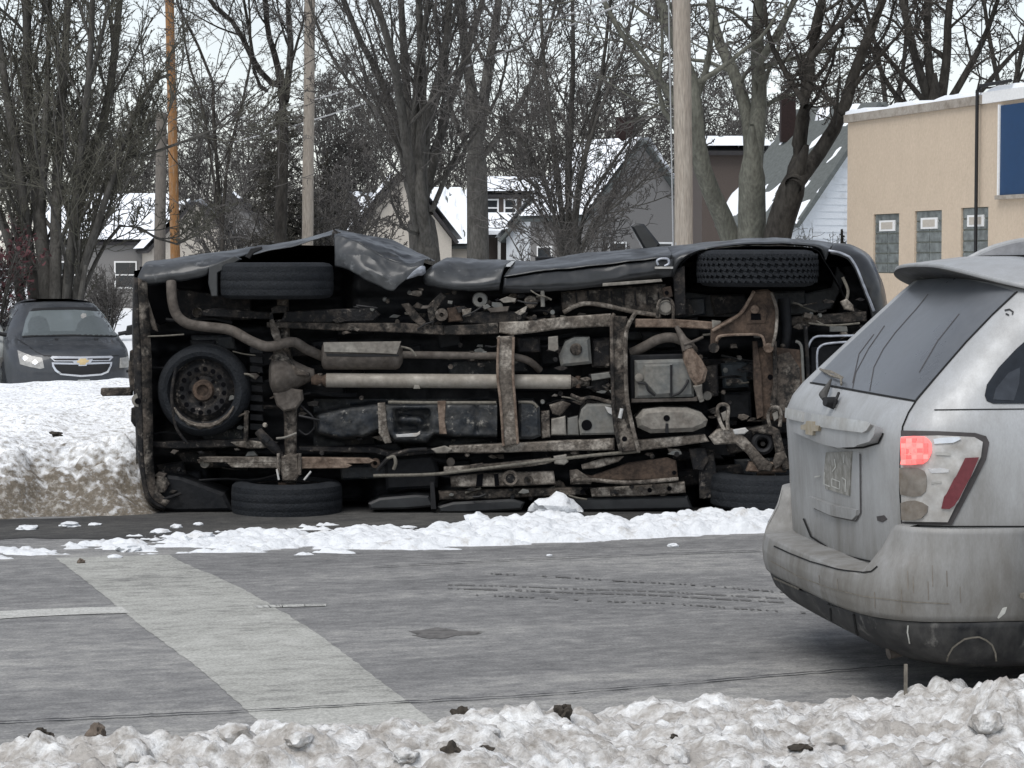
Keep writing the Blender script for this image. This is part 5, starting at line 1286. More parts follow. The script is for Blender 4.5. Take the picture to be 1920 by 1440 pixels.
TP('frame_rail', [(560, 838), (700, 838), (730, 846), (842, 838), (842, 848), (730, 858), (700, 850), (560, 846)], .12, .10, m_mud3, .006)
TP('cross_member', [(935, 632), (964, 630), (962, 700), (966, 760), (972, 832), (942, 838), (938, 760), (932, 700)], -.02, .10, m_mud, .006)
for ed in ([(935, 632, -.03), (933, 700, -.03), (939, 760, -.03), (944, 836, -.03)], [(963, 632, -.03), (962, 700, -.03), (966, 760, -.03), (971, 832, -.03)]): TT('cross_member_lip', ed, 2.6, m_rust_l, 8)
TP('gearbox_member', [(1150, 592), (1176, 594), (1172, 640), (1174, 740), (1184, 800), (1194, 845), (1166, 848), (1156, 790), (1150, 720)], -.02, .10, m_mud2, .006)
TT('member_lip', [(1152, 588, -.04), (1147, 600, -.04), (1148, 700, -.04), (1152, 790, -.04), (1164, 846, -.04)], 3.4, m_mud2, 8)
TT('member_lip', [(1192, 586, -.04), (1178, 610, -.04), (1173, 640, -.04), (1175, 740, -.04), (1186, 800, -.04), (1198, 846, -.04)], 4, m_mud, 8)
TT('member_snow', [(1166, 766, -.04), (1162, 784, -.04)], 3.5, m_ice, 8)
TD('member_hole', (1171, 823, -.02), [(.5, 0), (.5, 5), (-4, 5)], (0, -1, 0), m_void, 14)

# ---- fuel tank
gx = np.arange(588, 934, 4.0); gy = np.arange(748, 840, 4.0)
A, B = np.meshgrid(gx, gy)
def rc2(x0, x1, y0, y1, s=4): return sstep(x0 - s, x0 + s, A) * (1 - sstep(x1 - s, x1 + s, A)) * sstep(y0 - s, y0 + s, B) * (1 - sstep(y1 - s, y1 + s, B))
lo_b = np.interp(gx, [588, 640, 680, 715, 740, 800, 815, 850, 934], [815, 826, 824, 810, 832, 834, 818, 822, 824])[None, :]
hi_b = np.interp(gx, [588, 640, 700, 934], [776, 764, 755, 752])[None, :]
ins = sstep(-2, 7, B - hi_b) * sstep(-2, 7, lo_b - B) * sstep(586, 600, A)
dp = .34 - .31 * ins + .10 * rc2(740, 806, 768, 810) - .07 * rc2(748, 792, 780, 794) - .05 * rc2(784, 802, 786, 806) - .02 * rc2(655, 700, 765, 820) + .03 * rc2(890, 897, 756, 812, 3) + .02 * rc2(715, 722, 758, 825) + 0.012 * fbm(A * .05, B * .05, 3, 333)
V = np.array([[tuple(T(float(A[j, i]), float(B[j, i]), float(dp[j, i]))) for i in range(len(gx))] for j in range(len(gy))]).reshape(-1, 3) - np.array(ORG[trk.name])
idx = np.arange(len(gx) * len(gy)).reshape(len(gy), len(gx)); Q = np.stack([idx[:-1, :-1], idx[1:, :-1], idx[1:, 1:], idx[:-1, 1:]], -1).reshape(-1, 4)
tank = part('fuel_tank', raw_mesh('fuel_tank', V, Q), m_tank, trk)
TP('tank_strap', [(708, 756), (722, 755), (726, 800), (734, 830), (722, 832), (710, 812)], .018, .03, m_mud, .004)
TP('tank_strap', [(820, 752), (836, 752), (834, 790), (838, 814), (824, 814), (822, 780)], .018, .03, m_rust_l, .004)
TT('tank_seam', [(728, 754, .05), (800, 755, .04), (900, 755, .04), (930, 755, .05)], 3, m_hose_l, 8)
TP('tank_lip_snow', [(742, 815), (782, 812), (788, 808), (788, 814), (780, 819), (744, 820)], .02, .015, m_ice, .003)
TP('tank_end', [(972, 752), (1000, 752), (1012, 764), (1014, 818), (1000, 824), (972, 824)], .03, .3, m_tank, .02)
TT('tank_end_seam', [(972, 754, .04), (998, 755, .03), (1008, 764, .03)], 2.6, m_hose_l, 8)

# ---- gearbox, transfer case, engine underside
TP('transfer_case', [(1048, 668), (1060, 640), (1078, 632), (1106, 632), (1110, 682), (1052, 688)], .08, .25, m_pan, .02)
TD('case_boss', (1080, 655, .08), [(-2, 12), (4, 11), (6, 8), (6, 0)], (0, -1, 0), m_mud2, 18)
TP('case_side', [(1110, 636), (1146, 634), (1146, 690), (1110, 690)], .14, .2, m_mud3, .015)
TP('hanger_plate', [(1028, 632), (1046, 630), (1047, 655), (1040, 659), (1028, 656)], .04, .02, m_pan_l, .003)
TP('rubber_block', [(968, 632), (1012, 632), (1014, 660), (970, 662)], .14, .1, m_mud3, .01)
TT('hanger_snow', [(934, 632, .02), (940, 640, .01), (945, 650, .02)], 4, m_mud, 8)
TP('gearbox_pan', [(1090, 768), (1100, 758), (1148, 757), (1156, 790), (1158, 815), (1088, 816), (1085, 790)], .04, .25, m_pan, .014)
TD('gearbox_hole', (1100, 797, .04), [(1.5, 0), (1.5, 10), (-6, 10)], (0, -1, 0), m_void, 22)
TP('gearbox_flap', [(1134, 762), (1150, 766), (1148, 778), (1140, 774)], .02, .01, m_ice, .002)
TP('gearbox_mount', [(1034, 786), (1060, 780), (1062, 816), (1034, 816)], .06, .12, m_pan_l, .008)
TP('mount_plate', [(1064, 784), (1084, 780), (1086, 816), (1064, 816)], .08, .1, m_pan, .006)
TP('mount_arm', [(1030, 760), (1056, 752), (1070, 758), (1060, 770), (1050, 780), (1036, 776)], .06, .08, m_mud, .008)
TP('gearbox_bracket', [(1014, 772), (1030, 770), (1032, 820), (1016, 822)], .07, .08, m_mud2, .006)
TT('selector_rod', [(1070, 740, .06), (1090, 748, .05), (1110, 745, .05), (1146, 755, .05)], 3.4, m_mud2, 8)
TP('gearbox_tail', [(1104, 702), (1146, 696), (1146, 742), (1120, 738), (1106, 730)], .10, .2, m_mud3, .014)
TP('tail_plate', [(1108, 702), (1142, 698), (1146, 708), (1110, 714)], .06, .03, m_pan, .004)
TP('pan_flange', [(1180, 666), (1304, 663), (1310, 752), (1182, 757)], .07, .2, m_under, .008)
pan = TP('oil_pan', [(1190, 676), (1298, 673), (1302, 744), (1191, 747)], .01, .2, m_pan, .018)
TP('pan_step', [(1208, 684), (1262, 682), (1260, 740), (1230, 742), (1206, 716)], -.006, .05, m_pan, .012)
TT('pan_rib', [(1258, 684, -.002), (1258, 744, -.002)], 2.4, m_hose, 8)
TT('pan_hose', [(1196, 718, -.005), (1210, 720, -.012), (1216, 732, -.012), (1228, 742, 0)], 2.2, m_hose, 8)
TT('pan_hose', [(1260, 742, 0), (1275, 736, -.01), (1286, 722, -.012), (1290, 712, 0)], 2.4, m_hose, 8)
TD('pan_plug', (1198, 708, .0), [(-2, 8), (3, 8), (5, 5), (5, 0)], (0, -1, 0), m_pan_l, 14)
TP('pan_lip', [(1184, 748), (1300, 746), (1308, 742), (1308, 752), (1184, 755)], .02, .03, m_exh, .003)
TP('front_axle_housing', [(1192, 784), (1206, 768), (1240, 764), (1290, 765), (1316, 774), (1328, 788), (1324, 800), (1300, 810), (1220, 813), (1196, 802)], .0, .25, m_pan_l, .030)
TD('housing_plug', (1250, 784, .0), [(-1, 6), (1.5, 6), (1.5, 0)], (0, -1, 0), m_void, 14)
TP('housing_drip', [(1248, 794), (1253, 794), (1254, 812), (1247, 812)], -.004, .01, m_hose, .001)
TP('axle_boot', [(1284, 644), (1298, 652), (1316, 674), (1327, 694), (1322, 716), (1306, 726), (1294, 708), (1282, 676)], -.04, .14, m_rust_l, .022)
TT('boot_tail', [(1308, 722, -.02), (1312, 740, -.01), (1316, 752, .0)], [9, 6, 5], m_pan_l, 10)
TT('boot_neck', [(1290, 655, .0), (1278, 630, .02), (1268, 612, .04)], [12, 7, 4], m_exh, 10)
TT('boot_strut', [(1282, 646, -.03), (1300, 640, -.02), (1318, 632, .0)], 2.8, m_exh, 8)
TP('engine_block', [(1352, 682), (1402, 678), (1404, 726), (1356, 728)], .22, .2, mat('blue_black_casting', (0.03, 0.037, 0.042), rough=0.55, var=0.4, vscale=30), .015)
for x, y in [(1366, 718), (1388, 716), (1360, 694)]: TD('engine_bolt', (x, y, .22), [(-2, 5), (4, 5), (5, 0)], (0, -1, 0), m_pan, 10)
TP('engine_sump', [(1352, 736), (1408, 734), (1410, 786), (1356, 788)], .26, .2, m_under, .02)
TP('side_bracket', [(1312, 690), (1346, 684), (1348, 742), (1316, 748)], .16, .1, m_mud3, .01)
TD('side_bolt', (1326, 742, .14), [(-2, 9), (5, 8), (6, 0)], (0, -1, 0), m_pan_l, 14)
# skid plate, brown
TP('skid_plate', [(1420, 652), (1440, 650), (1500, 656), (1508, 700), (1508, 788), (1470, 792), (1428, 786), (1416, 720)], .02, .05, m_rust, .008)
TP('skid_mud', [(1450, 668), (1480, 660), (1500, 690), (1504, 770), (1460, 780), (1444, 760), (1452, 700)], .012, .02, m_mud2, .006)
TD('skid_hole', (1444, 707, .02), [(1.2, 0), (1.2, 5), (-3, 5)], (0, -1, 0), m_void, 12)
TT('skid_rib', [(1452, 640, .0), (1453, 720, .0), (1450, 780, .01)], 4, m_mud2, 8)
TP('rust_strut', [(1412, 640), (1420, 640), (1428, 700), (1432, 780), (1420, 786), (1414, 720)], .0, .05, m_rust, .004)

# ---- front suspension
arm = TP('upper_control_arm', [(1334, 618), (1346, 610), (1386, 588), (1404, 562), (1412, 545), (1440, 542), (1452, 552), (1458, 580), (1456, 630), (1450, 656), (1434, 656), (1431, 634), (1424, 628), (1356, 630), (1348, 638), (1344, 654), (1333, 656)], -.06, .07, m_rust, .010)
TP('arm_plate', [(1398, 588), (1410, 566), (1430, 564), (1440, 580), (1436, 606), (1400, 608)], -.066, .02, m_rust, .004)
TP('arm_window', [(1408, 588), (1426, 588), (1427, 600), (1408, 600)], -.068, .01, m_void, .001)
TD('ball_joint', (1415, 580, -.066), [(-1, 8), (4, 8), (6, 4), (6, 0)], (0, -1, 0), m_rust_l, 16)
TT('arm_lip', [(1336, 620, -.07), (1386, 590, -.07), (1406, 560, -.07), (1414, 546, -.07)], 3, m_rust_l, 8)
TT('arm_lip', [(1446, 548, -.07), (1456, 580, -.07), (1455, 620, -.07), (1448, 650, -.07)], 3, m_mud, 8)
TT('arm_edge', [(1344, 640, -.07), (1350, 630, -.07), (1400, 627, -.07), (1428, 630, -.07), (1434, 650, -.07)], 2.6, m_rust_l, 8)
for x in (1339, 1441): TD('arm_bush', (x, 652, -.06), [(-4, 0), (-4, 9), (16, 9), (16, 0)], (0, 1, 0), m_rust_l if x > 1400 else m_mud2, 16)
TT('spring_strut', [(1470, 560, .1), (1474, 620, .08), (1470, 660, .10)], [12, 11, 9], m_under, 14)
TP('lower_arm', [(1330, 820), (1345, 806), (1362, 802), (1380, 806), (1400, 822), (1432, 858), (1452, 872), (1446, 884), (1424, 884), (1402, 852), (1380, 832), (1340, 834)], -.02, .07, m_mud, .010)
TP('lower_arm', [(1402, 806), (1424, 800), (1444, 796), (1462, 806), (1470, 840), (1484, 880), (1468, 884), (1456, 850), (1448, 816), (1424, 812)], -.02, .07, m_mud2, .010)
TT('arm_loop', [(1358, 806, -.03), (1350, 790, -.03), (1345, 768, -.03), (1350, 759, -.03), (1362, 759, -.03), (1366, 768, -.03), (1364, 790, -.03), (1366, 806, -.03)], 3.4, m_mud, 8)
TT('arm_loop', [(1444, 800, -.03), (1440, 780, -.03), (1446, 766, -.03), (1458, 764, -.03), (1464, 776, -.03), (1462, 800, -.03)], 3.4, m_mud, 8)
TP('arm_pad', [(1352, 775), (1362, 770), (1364, 786), (1356, 790)], -.025, .02, m_pan_l, .003)
TP('arm_pad', [(1448, 776), (1458, 770), (1460, 784), (1452, 790)], -.025, .02, m_pan_l, .003)
TP('arm_snow', [(1374, 806), (1398, 802), (1404, 808), (1396, 814), (1378, 815)], -.03, .03, m_ice, .006)
TD('coil_seat', (1430, 831, .02), [(-4, 12), (-6, 16), (-2, 22), (6, 23), (8, 18), (6, 12), (0, 10), (-4, 12)], (0, 1, 0), m_hose, 26)
TD('coil_stud', (1430, 832, .04), [(-8, 0), (-8, 4), (6, 5)], (0, 1, 0), m_mud2, 10)
TP('knuckle', [(1406, 866), (1440, 866), (1478, 872), (1474, 886), (1420, 886), (1400, 884)], .0, .08, m_rust_l, .008)
TP('tie_rod_end', [(1450, 866), (1456, 850), (1470, 846), (1476, 858), (1462, 876), (1454, 880)], -.04, .05, m_mud, .010)
TT('anti_roll_bar', [(1478, 840, -.02), (1486, 846, -.03), (1484, 880, -.02)], 2.6, m_pan_l, 8)

# ---- nose hardware seen past the silver car
TT('nose_line', [(1512, 660, .06), (1526, 633, .05), (1560, 630, .05), (1610, 629, .05)], 2.2, m_trim, 8)
TT('nose_line', [(1534, 720, .05), (1532, 664, .05), (1540, 648, .05), (1562, 643, .05), (1610, 640, .05)], 2.2, m_trim, 8)
TT('nose_line', [(1516, 606, .05), (1560, 610, .06), (1612, 606, .06)], 1.8, m_hose_l, 8)
TT('nose_strut', [(1510, 610, .05), (1514, 680, .05), (1518, 770, .06)], 4, m_mud3, 8)
TT('nose_hose', [(1492, 640, .03), (1502, 648, .02), (1505, 690, .02), (1508, 760, .03)], 2.8, m_pan, 8)
TP('lamp_bracket', [(1576, 566), (1588, 560), (1600, 572), (1602, 584), (1584, 580)], .05, .05, m_mud, .006)
TT('lamp_wire', [(1580, 520, .1), (1590, 545, .08), (1586, 566, .06)], 3, m_hose_l, 8)
TP('radiator', [(1520, 650), (1600, 645), (1600, 930), (1520, 930)], .22, .1, m_under, .006)
TP('radiator_plate', [(1556, 612), (1588, 612), (1590, 622), (1556, 622)], .1, .02, m_pan, .003)

# ---- underside of the sills, muddy
TP('inner_sill', [(1052, 548), (1130, 540), (1248, 532), (1264, 584), (1236, 592), (1160, 580), (1110, 570), (1054, 582)], .14, .06, m_mud2, .01)
for x in range(1080, 1245, 22): TT('sill_rib', [(x, 546, .135), (x + 2, 572, .135)], 2, m_mud3, 6)
TT('sill_edge', [(1056, 586, .10), (1090, 570, .10), (1130, 572, .10), (1180, 583, .10), (1238, 592, .10)], 4.5, m_mud, 10)
TD('body_mount', (1248, 576, .06), [(-6, 0), (-6, 10), (0, 15), (8, 15), (12, 8)], (0, 1, 0), m_pan_l, 20)
TT('mount_fork', [(1232, 596, .03), (1234, 572, .03), (1240, 562, .03), (1254, 560, .03), (1262, 572, .03), (1262, 598, .03)], 3, m_mud2, 8)
TP('mount_plate_upper', [(1242, 540), (1258, 536), (1262, 556), (1246, 560)], .08, .03, m_rust, .004)
TD('mount_hole', (1250, 549, .08), [(1, 0), (1, 4), (-3, 4)], (0, -1, 0), m_void, 10)
TP('step_bracket', [(800, 575), (826, 548), (836, 556), (820, 580), (812, 612), (804, 600)], .06, .05, m_mud2, .006)
TD('step_roller', (828, 590, .05), [(-6, 4), (-6, 12), (6, 12), (6, 4)], (0, -1, 0), m_mud, 16)
TP('step_arm', [(752, 570), (766, 568), (800, 606), (790, 612), (772, 600)], .06, .05, m_mud2, .006)
TP('sill_beam', [(862, 588), (930, 582), (990, 586), (985, 602), (930, 608), (862, 606)], .10, .06, m_mud3, .006)
TP('sill_box', [(838, 578), (862, 574), (868, 602), (840, 604)], .08, .06, m_rust, .008)
TP('sill_tab', [(866, 580), (884, 578), (882, 592), (868, 594)], .05, .02, m_mud, .004)
TD('sill_ring', (900, 562, .10), [(-4, 5), (-5, 13), (3, 15), (5, 8)], (0, 1, 0), m_pan, 18)
TD('sill_ring', (995, 566, .10), [(-4, 4), (-5, 11), (3, 13), (5, 7)], (0, 1, 0), m_mud2, 18)
TT('sill_post', [(1017, 545, .06), (1018, 575, .06)], 4, m_pan, 8)
TP('sill_shard', [(936, 562), (950, 556), (968, 560), (966, 566), (944, 568)], .06, .02, m_pan_l, .003)
TP('sill_shard', [(912, 578), (955, 574), (952, 584), (920, 586)], .07, .03, m_exh, .004)
TP('sill_shard', [(965, 586), (990, 572), (985, 585), (975, 592)], .05, .02, m_mud, .004)
# lower sill
TT('lower_sill_line', [(700, 892, .05), (800, 890, .04), (862, 884, .03), (960, 872, .03), (1040, 862, .03), (1110, 854, .03), (1200, 846, .04)], 3.2, m_hose_l, 8)
TP('lower_sill_rail', [(832, 876), (900, 872), (1000, 862), (1034, 858), (1034, 868), (1000, 874), (900, 884), (832, 890)], .05, .08, m_mud, .006)
TP('lower_sill_tab', [(880, 872), (905, 868), (908, 876), (884, 880)], .03, .02, m_mud2, .003)
TP('lower_mount', [(1038, 856), (1062, 852), (1066, 866), (1058, 872), (1040, 870)], .02, .06, m_pan_l, .008)
TP('lower_sill_fork', [(1090, 872), (1130, 860), (1170, 856), (1160, 866), (1120, 878), (1092, 880)], .05, .04, m_mud, .006)
TP('lower_sill_plate', [(844, 894), (900, 888), (1038, 884), (1042, 908), (950, 912), (846, 914)], .07, .06, m_mud, .008)
TD('plate_ring', (957, 897, .055), [(-3, 9), (-5, 13), (0, 16), (4, 14)], (0, 1, 0), m_mud, 20)
TD('plate_hole', (957, 897, .056), [(-1, 0), (-1, 9), (4, 9)], (0, 1, 0), m_mud3, 16)
TD('plate_ring', (991, 901, .055), [(-3, 4), (-4, 8), (2, 9)], (0, 1, 0), m_mud2, 16)
TP('plate_gap', [(895, 890), (906, 888), (904, 912), (892, 912)], .06, .02, m_void, .001)
TP('plate_gap', [(926, 890), (934, 888), (936, 910), (928, 912)], .06, .02, m_void, .001)
TP('lower_sill_rust', [(1070, 884), (1110, 892), (1180, 868), (1252, 858), (1268, 864), (1272, 900), (1180, 902), (1080, 904)], .08, .05, m_rust, .010)
TT('rust_lip', [(1070, 902, .06), (1110, 900, .05), (1180, 905, .05), (1272, 898, .06)], 4, m_mud, 10)
TP('rust_tail', [(1068, 882), (1082, 880), (1112, 900), (1108, 908), (1070, 908)], .06, .03, m_mud, .005)
TD('rust_hole', (1264, 886, .08), [(1.5, 0), (1.5, 4), (-3, 4)], (0, -1, 0), m_void, 10)
TP('lower_rocker', [(822, 922), (900, 918), (1090, 914), (1100, 928), (900, 936), (824, 938)], .10, .08, m_mud2, .008)
TP('lower_rocker', [(1106, 916), (1200, 910), (1284, 904), (1286, 924), (1200, 930), (1110, 932)], .10, .08, m_mud, .008)
for x, y in [(1092, 922), (1218, 919), (1255, 916)]: TD('rocker_hole', (x, y, .098), [(1, 0), (1, 4.5), (-3, 4.5)], (0, -1, 0), m_void, 12)
TP('rocker_skin', [(690, 944), (712, 934), (780, 928), (804, 930), (816, 950), (760, 955), (694, 956)], .06, .3, m_paint, .014)
TP('rocker_skin', [(820, 950), (850, 942), (960, 936), (984, 942), (978, 956), (880, 962), (824, 962)], .06, .3, m_paint, .014)
TP('rocker_skin', [(1000, 936), (1290, 930), (1300, 955), (1010, 960)], .12, .3, m_paint, .014)
TP('rear_well_panel', [(1310, 860), (1338, 850), (1344, 880), (1340, 935), (1312, 935)], .12, .04, m_mud3, .006)
TP('well_bracket', [(1292, 842), (1322, 838), (1330, 862), (1318, 884), (1300, 880)], .10, .04, m_mud3, .006)
TP('door_seam_post', [(806, 905), (814, 905), (818, 955), (808, 955)], .04, .05, m_hose, .002)
TP('under_box', [(720, 858), (812, 852), (822, 880), (820, 915), (724, 920)], .20, .15, m_under, .02)
TD('under_disc', (845, 866, .10), [(-2, 0), (-2, 8), (6, 8)], (0, 1, 0), m_exh, 16)
TP('frame_flap', [(808, 842), (834, 836), (848, 842), (840, 850), (818, 850)], .01, .03, m_pan_l, .006)
TT('brake_hose', [(726, 860, .05), (738, 856, .04), (742, 868, .04), (738, 880, .05)], 3.4, m_hose_l, 8)
TT('arch_edge', [(708, 882, .06), (730, 858, .05), (760, 846, .05), (800, 842, .06)], 4, m_mud3, 8)

# ---- clutter: small brackets, clips, bolts and lines between the big pieces
rnd = random.Random(77)
zones = [(820, 1040, 545, 600, 26), (1060, 1240, 590, 612, 8), (520, 720, 575, 625, 12), (840, 1060, 640, 690, 10), (1010, 1150, 690, 760, 16), (860, 1280, 846, 860, 10), (840, 1290, 905, 935, 16), (1300, 1420, 620, 800, 18), (430, 530, 640, 860, 12), (1460, 1620, 560, 660, 14), (560, 720, 740, 860, 10), (300, 470, 830, 930, 8), (700, 830, 540, 620, 12)]
for x0, x1, y0, y1, cnt in zones:
    for i in range(int(cnt * 1.5)):
        x = rnd.uniform(x0, x1); y = rnd.uniform(y0, y1); k = rnd.random(); mm = rnd.choice([m_mud, m_mud2, m_mud2, m_mud3, m_mud3, m_exh, m_pan])
        d = rnd.uniform(.04, .2)
        if k < 0.5:
            r = rnd.uniform(4, 11); nn_ = rnd.choice([4, 5, 6]); a0 = rnd.random() * 6
            poly = [(x + r * rnd.uniform(.6, 1.4) * math.cos(a0 + 6.283 * j / nn_) * rnd.choice([1, 1.5]), y + r * .7 * rnd.uniform(.6, 1.2) * math.sin(a0 + 6.283 * j / nn_)) for j in range(nn_)]
            TP('small_bracket', poly, d, .05, mm, .003)
        elif k < 0.75:
            TD('bolt_head', (x, y, d), [(-3, 0), (-3, rnd.uniform(2.5, 5)), (4, 5)], (0, 1, 0), mm, 8)
        else:
            a = rnd.uniform(-.5, .5); L = rnd.uniform(14, 45)
            TT('clip_line', [(x - L / 2, y - a * L / 2, d), (x, y + rnd.uniform(-4, 4), d - .01), (x + L / 2, y + a * L / 2, d)], rnd.uniform(1.3, 2.6), rnd.choice([m_hose_l, m_hose, m_mud2]), 6)

for i in range(70):
    x = rnd.uniform(300, 1500); y = rnd.uniform(560, 930); w = rnd.uniform(14, 60); h = rnd.uniform(8, 26)
    TP('stamped_panel', [(x - w, y - h * rnd.uniform(.6, 1)), (x + w * rnd.uniform(.6, 1), y - h), (x + w, y + h * rnd.uniform(.5, 1)), (x - w * rnd.uniform(.5, 1), y + h)], rnd.uniform(.26, .36), .06, rnd.choice([m_under, m_under, m_tank, m_mud3]), .012)
for i in range(26):
    x = rnd.uniform(320, 1450); y = rnd.uniform(570, 920); L = rnd.uniform(60, 200); a = rnd.uniform(-.15, .15)
    TT('floor_line', [(x - L / 2, y - a * L / 2, .24), (x - L / 6, y + rnd.uniform(-6, 6), .22), (x + L / 6, y + rnd.uniform(-6, 6), .22), (x + L / 2, y + a * L / 2, .24)], rnd.uniform(1.8, 4), rnd.choice([m_hose, m_under, m_mud3]), 6)
# ================================================================== cars parked in the lot
m_graphite = mat('graphite_paint', (0.028, 0.033, 0.041), rough=0.25, metal=0.35, spec=0.5, coat=0.3, dirt=(0.055, 0.058, 0.062), amt=0.42, dscale=3, soft=0.3, var=0.1)
m_palepaint = mat('pale_paint', (0.42, 0.45, 0.44), rough=0.4, spec=0.5, dirt=(0.3, 0.3, 0.29), amt=0.4, dscale=3, soft=0.3, var=0.1)
m_wscreen = mat('grey_green_windscreen', (0.125, 0.145, 0.15), rough=0.10, spec=0.6, var=0.12, vscale=2)
m_seat = mat('dark_upholstery', (0.088, 0.102, 0.106), rough=0.3, var=0.15)
m_chrome = mat('chrome', (0.62, 0.63, 0.65), rough=0.2, metal=0.7, var=0.1)
m_gold = mat('gold_badge', (0.55, 0.42, 0.22), rough=0.35, metal=0.4, var=0.1)
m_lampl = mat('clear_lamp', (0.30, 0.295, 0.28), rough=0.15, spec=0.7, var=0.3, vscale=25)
m_blackp = mat('black_plastic', (0.012, 0.012, 0.013), rough=0.6, var=0.2)
m_wiper = mat('wiper_rubber', (0.01, 0.01, 0.01), rough=0.7)
def parked_car(name, label, px, D, yaw_deg, paint, dxp=0.0, sc=1.0, full=True):
    c3 = at(px, 700, D); o = Vector((c3.x, D, GZ)); yaw = math.radians(yaw_deg)
    fw = Vector((math.sin(yaw), -math.cos(yaw), 0)); sd_ = Vector((math.cos(yaw), math.sin(yaw), 0))      # forward, towards the street; sd_ = image right
    W = lambda s, t, z: o + fw * (s * sc) + sd_ * (t * sc) + Vector((0, 0, z * sc))
    car = thing(name, label, 'car', o, 'cars parked in the snowy lot')
    front = [(.18, -.06), (.30, 0), (.5, .02), (.62, 0), (.74, -.06), (.80, -.14), (.86, -.36), (.92, -.72), (.97, -1.02), (1.02, -1.16), (1.2, -1.55), (1.36, -1.92), (1.44, -2.15), (1.485, -2.5), (1.50, -2.75)]
    rear = [(.18, -4.4), (.35, -4.55), (.8, -4.55), (.95, -4.45), (1.0, -4.2), (1.05, -4.05), (1.2, -3.75), (1.36, -3.42), (1.44, -3.25), (1.485, -3.1), (1.50, -3.0)]
    wid = [(.18, .84), (.3, .885), (.55, .90), (.7, .895), (.80, .885), (.9, .865), (.97, .845), (1.02, .815), (1.2, .735), (1.36, .655), (1.44, .59), (1.485, .45), (1.50, .3)]
    zs = [.18, .24, .30, .4, .5, .57, .62, .68, .74, .77, .80, .83, .86, .89, .92, .945, .97, 1.0, 1.02, 1.08, 1.14, 1.2, 1.28, 1.36, 1.40, 1.44, 1.465, 1.485, 1.50]
    body = slices_body(W, interp_levels(zs, rear, front, wid), 3.6, 3.0, 0.6, 0.75)
    part('body', body, paint, car, angle=40)
    B = bvh_of(body); q = lambda poly: [(x + dxp, y) for x, y in poly]
    def dp(nm, poly, off, m, par=car, st=5.0, dome=0.0): return part(nm, patch(B, q(poly), off, step=st, dome=dome), m, par)
    for s in (-.85, -3.5):
        for t in (-.82, .82): road_wheel(car, W(s, t, .32), sd_ * (-1 if t < 0 else 1) * -1, .32 * sc, .21 * sc, m_tyre, m_rim)
    ws = dp('windscreen', [(41, 630), (48, 600), (55, 585), (62, 579), (100, 577), (140, 576.5), (180, 577), (205, 581), (214, 592), (225, 608), (238, 630), (190, 630), (140, 629), (90, 629)], .004, m_wscreen)
    if full:
        dp('windscreen_band', [(57, 584), (62, 579), (100, 577), (140, 576.5), (180, 577), (205, 581), (208, 585), (140, 581), (80, 582)], .007, m_blackp, ws, 4)
        for sh in ([(54, 627), (52, 608), (58, 596), (72, 593), (86, 597), (92, 612), (94, 627)], [(140, 627), (146, 607), (158, 595), (176, 592), (192, 598), (202, 612), (206, 627)]): dp('front_seat', sh, .006, m_seat, ws, 5)
        dp('dashboard', [(45, 630), (47, 625), (90, 622), (140, 621), (190, 622), (232, 625), (236, 630), (140, 629)], .0075, m_seat, ws, 5)
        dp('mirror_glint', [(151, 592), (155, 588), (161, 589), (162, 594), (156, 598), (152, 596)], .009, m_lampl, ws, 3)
        part('wiper', seam(B, q([(42, 632), (70, 630), (140, 629), (200, 630), (238, 631)]), 3.0, .008), m_wiper, car)
        for x in (106, 180): dp('washer_jet', [(x - 4, 635), (x + 4, 635), (x + 3, 638), (x - 3, 638)], .006, m_blackp, car, 3)
        part('bonnet_seam', seam(B, q([(32, 636), (50, 647), (66, 659), (82, 667), (150, 669), (222, 667), (245, 655)]), 1.6, .003), m_blackp, car)
    hl = dp('headlamp', [(33, 657), (42, 661), (60, 668), (79, 671), (83, 690), (76, 692), (56, 688), (38, 683)], .008, m_lampl)
    hr = dp('headlamp', [(225, 671), (236, 670), (252, 664), (250, 682), (238, 689), (224, 690)], .008, m_lampl)
    if full:
        for x, y in ((47, 672), (66, 680)): dp('lamp_bulb', [(x - 6, y), (x, y - 5), (x + 6, y), (x, y + 5)], .012, m_chrome, hl, 3)
        g1 = dp('upper_grille', [(94, 671), (98, 668), (150, 669), (208, 667.5), (212, 670), (206, 677), (150, 678), (102, 678)], .010, m_chrome, car, 4)
        dp('grille_slot', [(99, 673), (150, 673), (206, 672), (203, 675.5), (150, 676), (103, 676)], .013, m_blackp, g1, 4)
        g2 = dp('lower_grille', [(97, 680), (150, 681), (210, 679), (209, 686), (203, 698), (190, 703.5), (152, 706.5), (114, 703), (103, 696), (98, 687)], .010, m_chrome, car, 4)
        dp('grille_mesh', [(101, 683), (150, 684), (206, 682), (205, 687), (200, 696), (188, 700.5), (152, 703), (116, 700), (107, 694), (102, 687)], .013, m_blackp, g2, 4)
        bd = dp('badge', [(136, 677), (146, 676), (148, 672), (163, 671.5), (164, 675), (174, 674), (170, 681), (163, 682), (162, 686), (147, 686.5), (147, 682.5), (139, 683)], .016, m_chrome, car, 3)
        dp('badge_face', [(144, 677.5), (148, 677), (150, 673.5), (161, 673), (162, 676), (167, 676), (165, 680), (161, 681), (160, 684), (149, 684.5), (149, 681), (145, 681.5)], .019, m_gold, bd, 3)
        dp('bumper_plate', [(146, 712), (168, 711), (171, 722), (142, 722)], .012, m_palepaint, car, 4)
        dp('lower_intake', [(60, 716), (232, 714), (225, 735), (70, 737)], .006, m_blackp, car, 6)
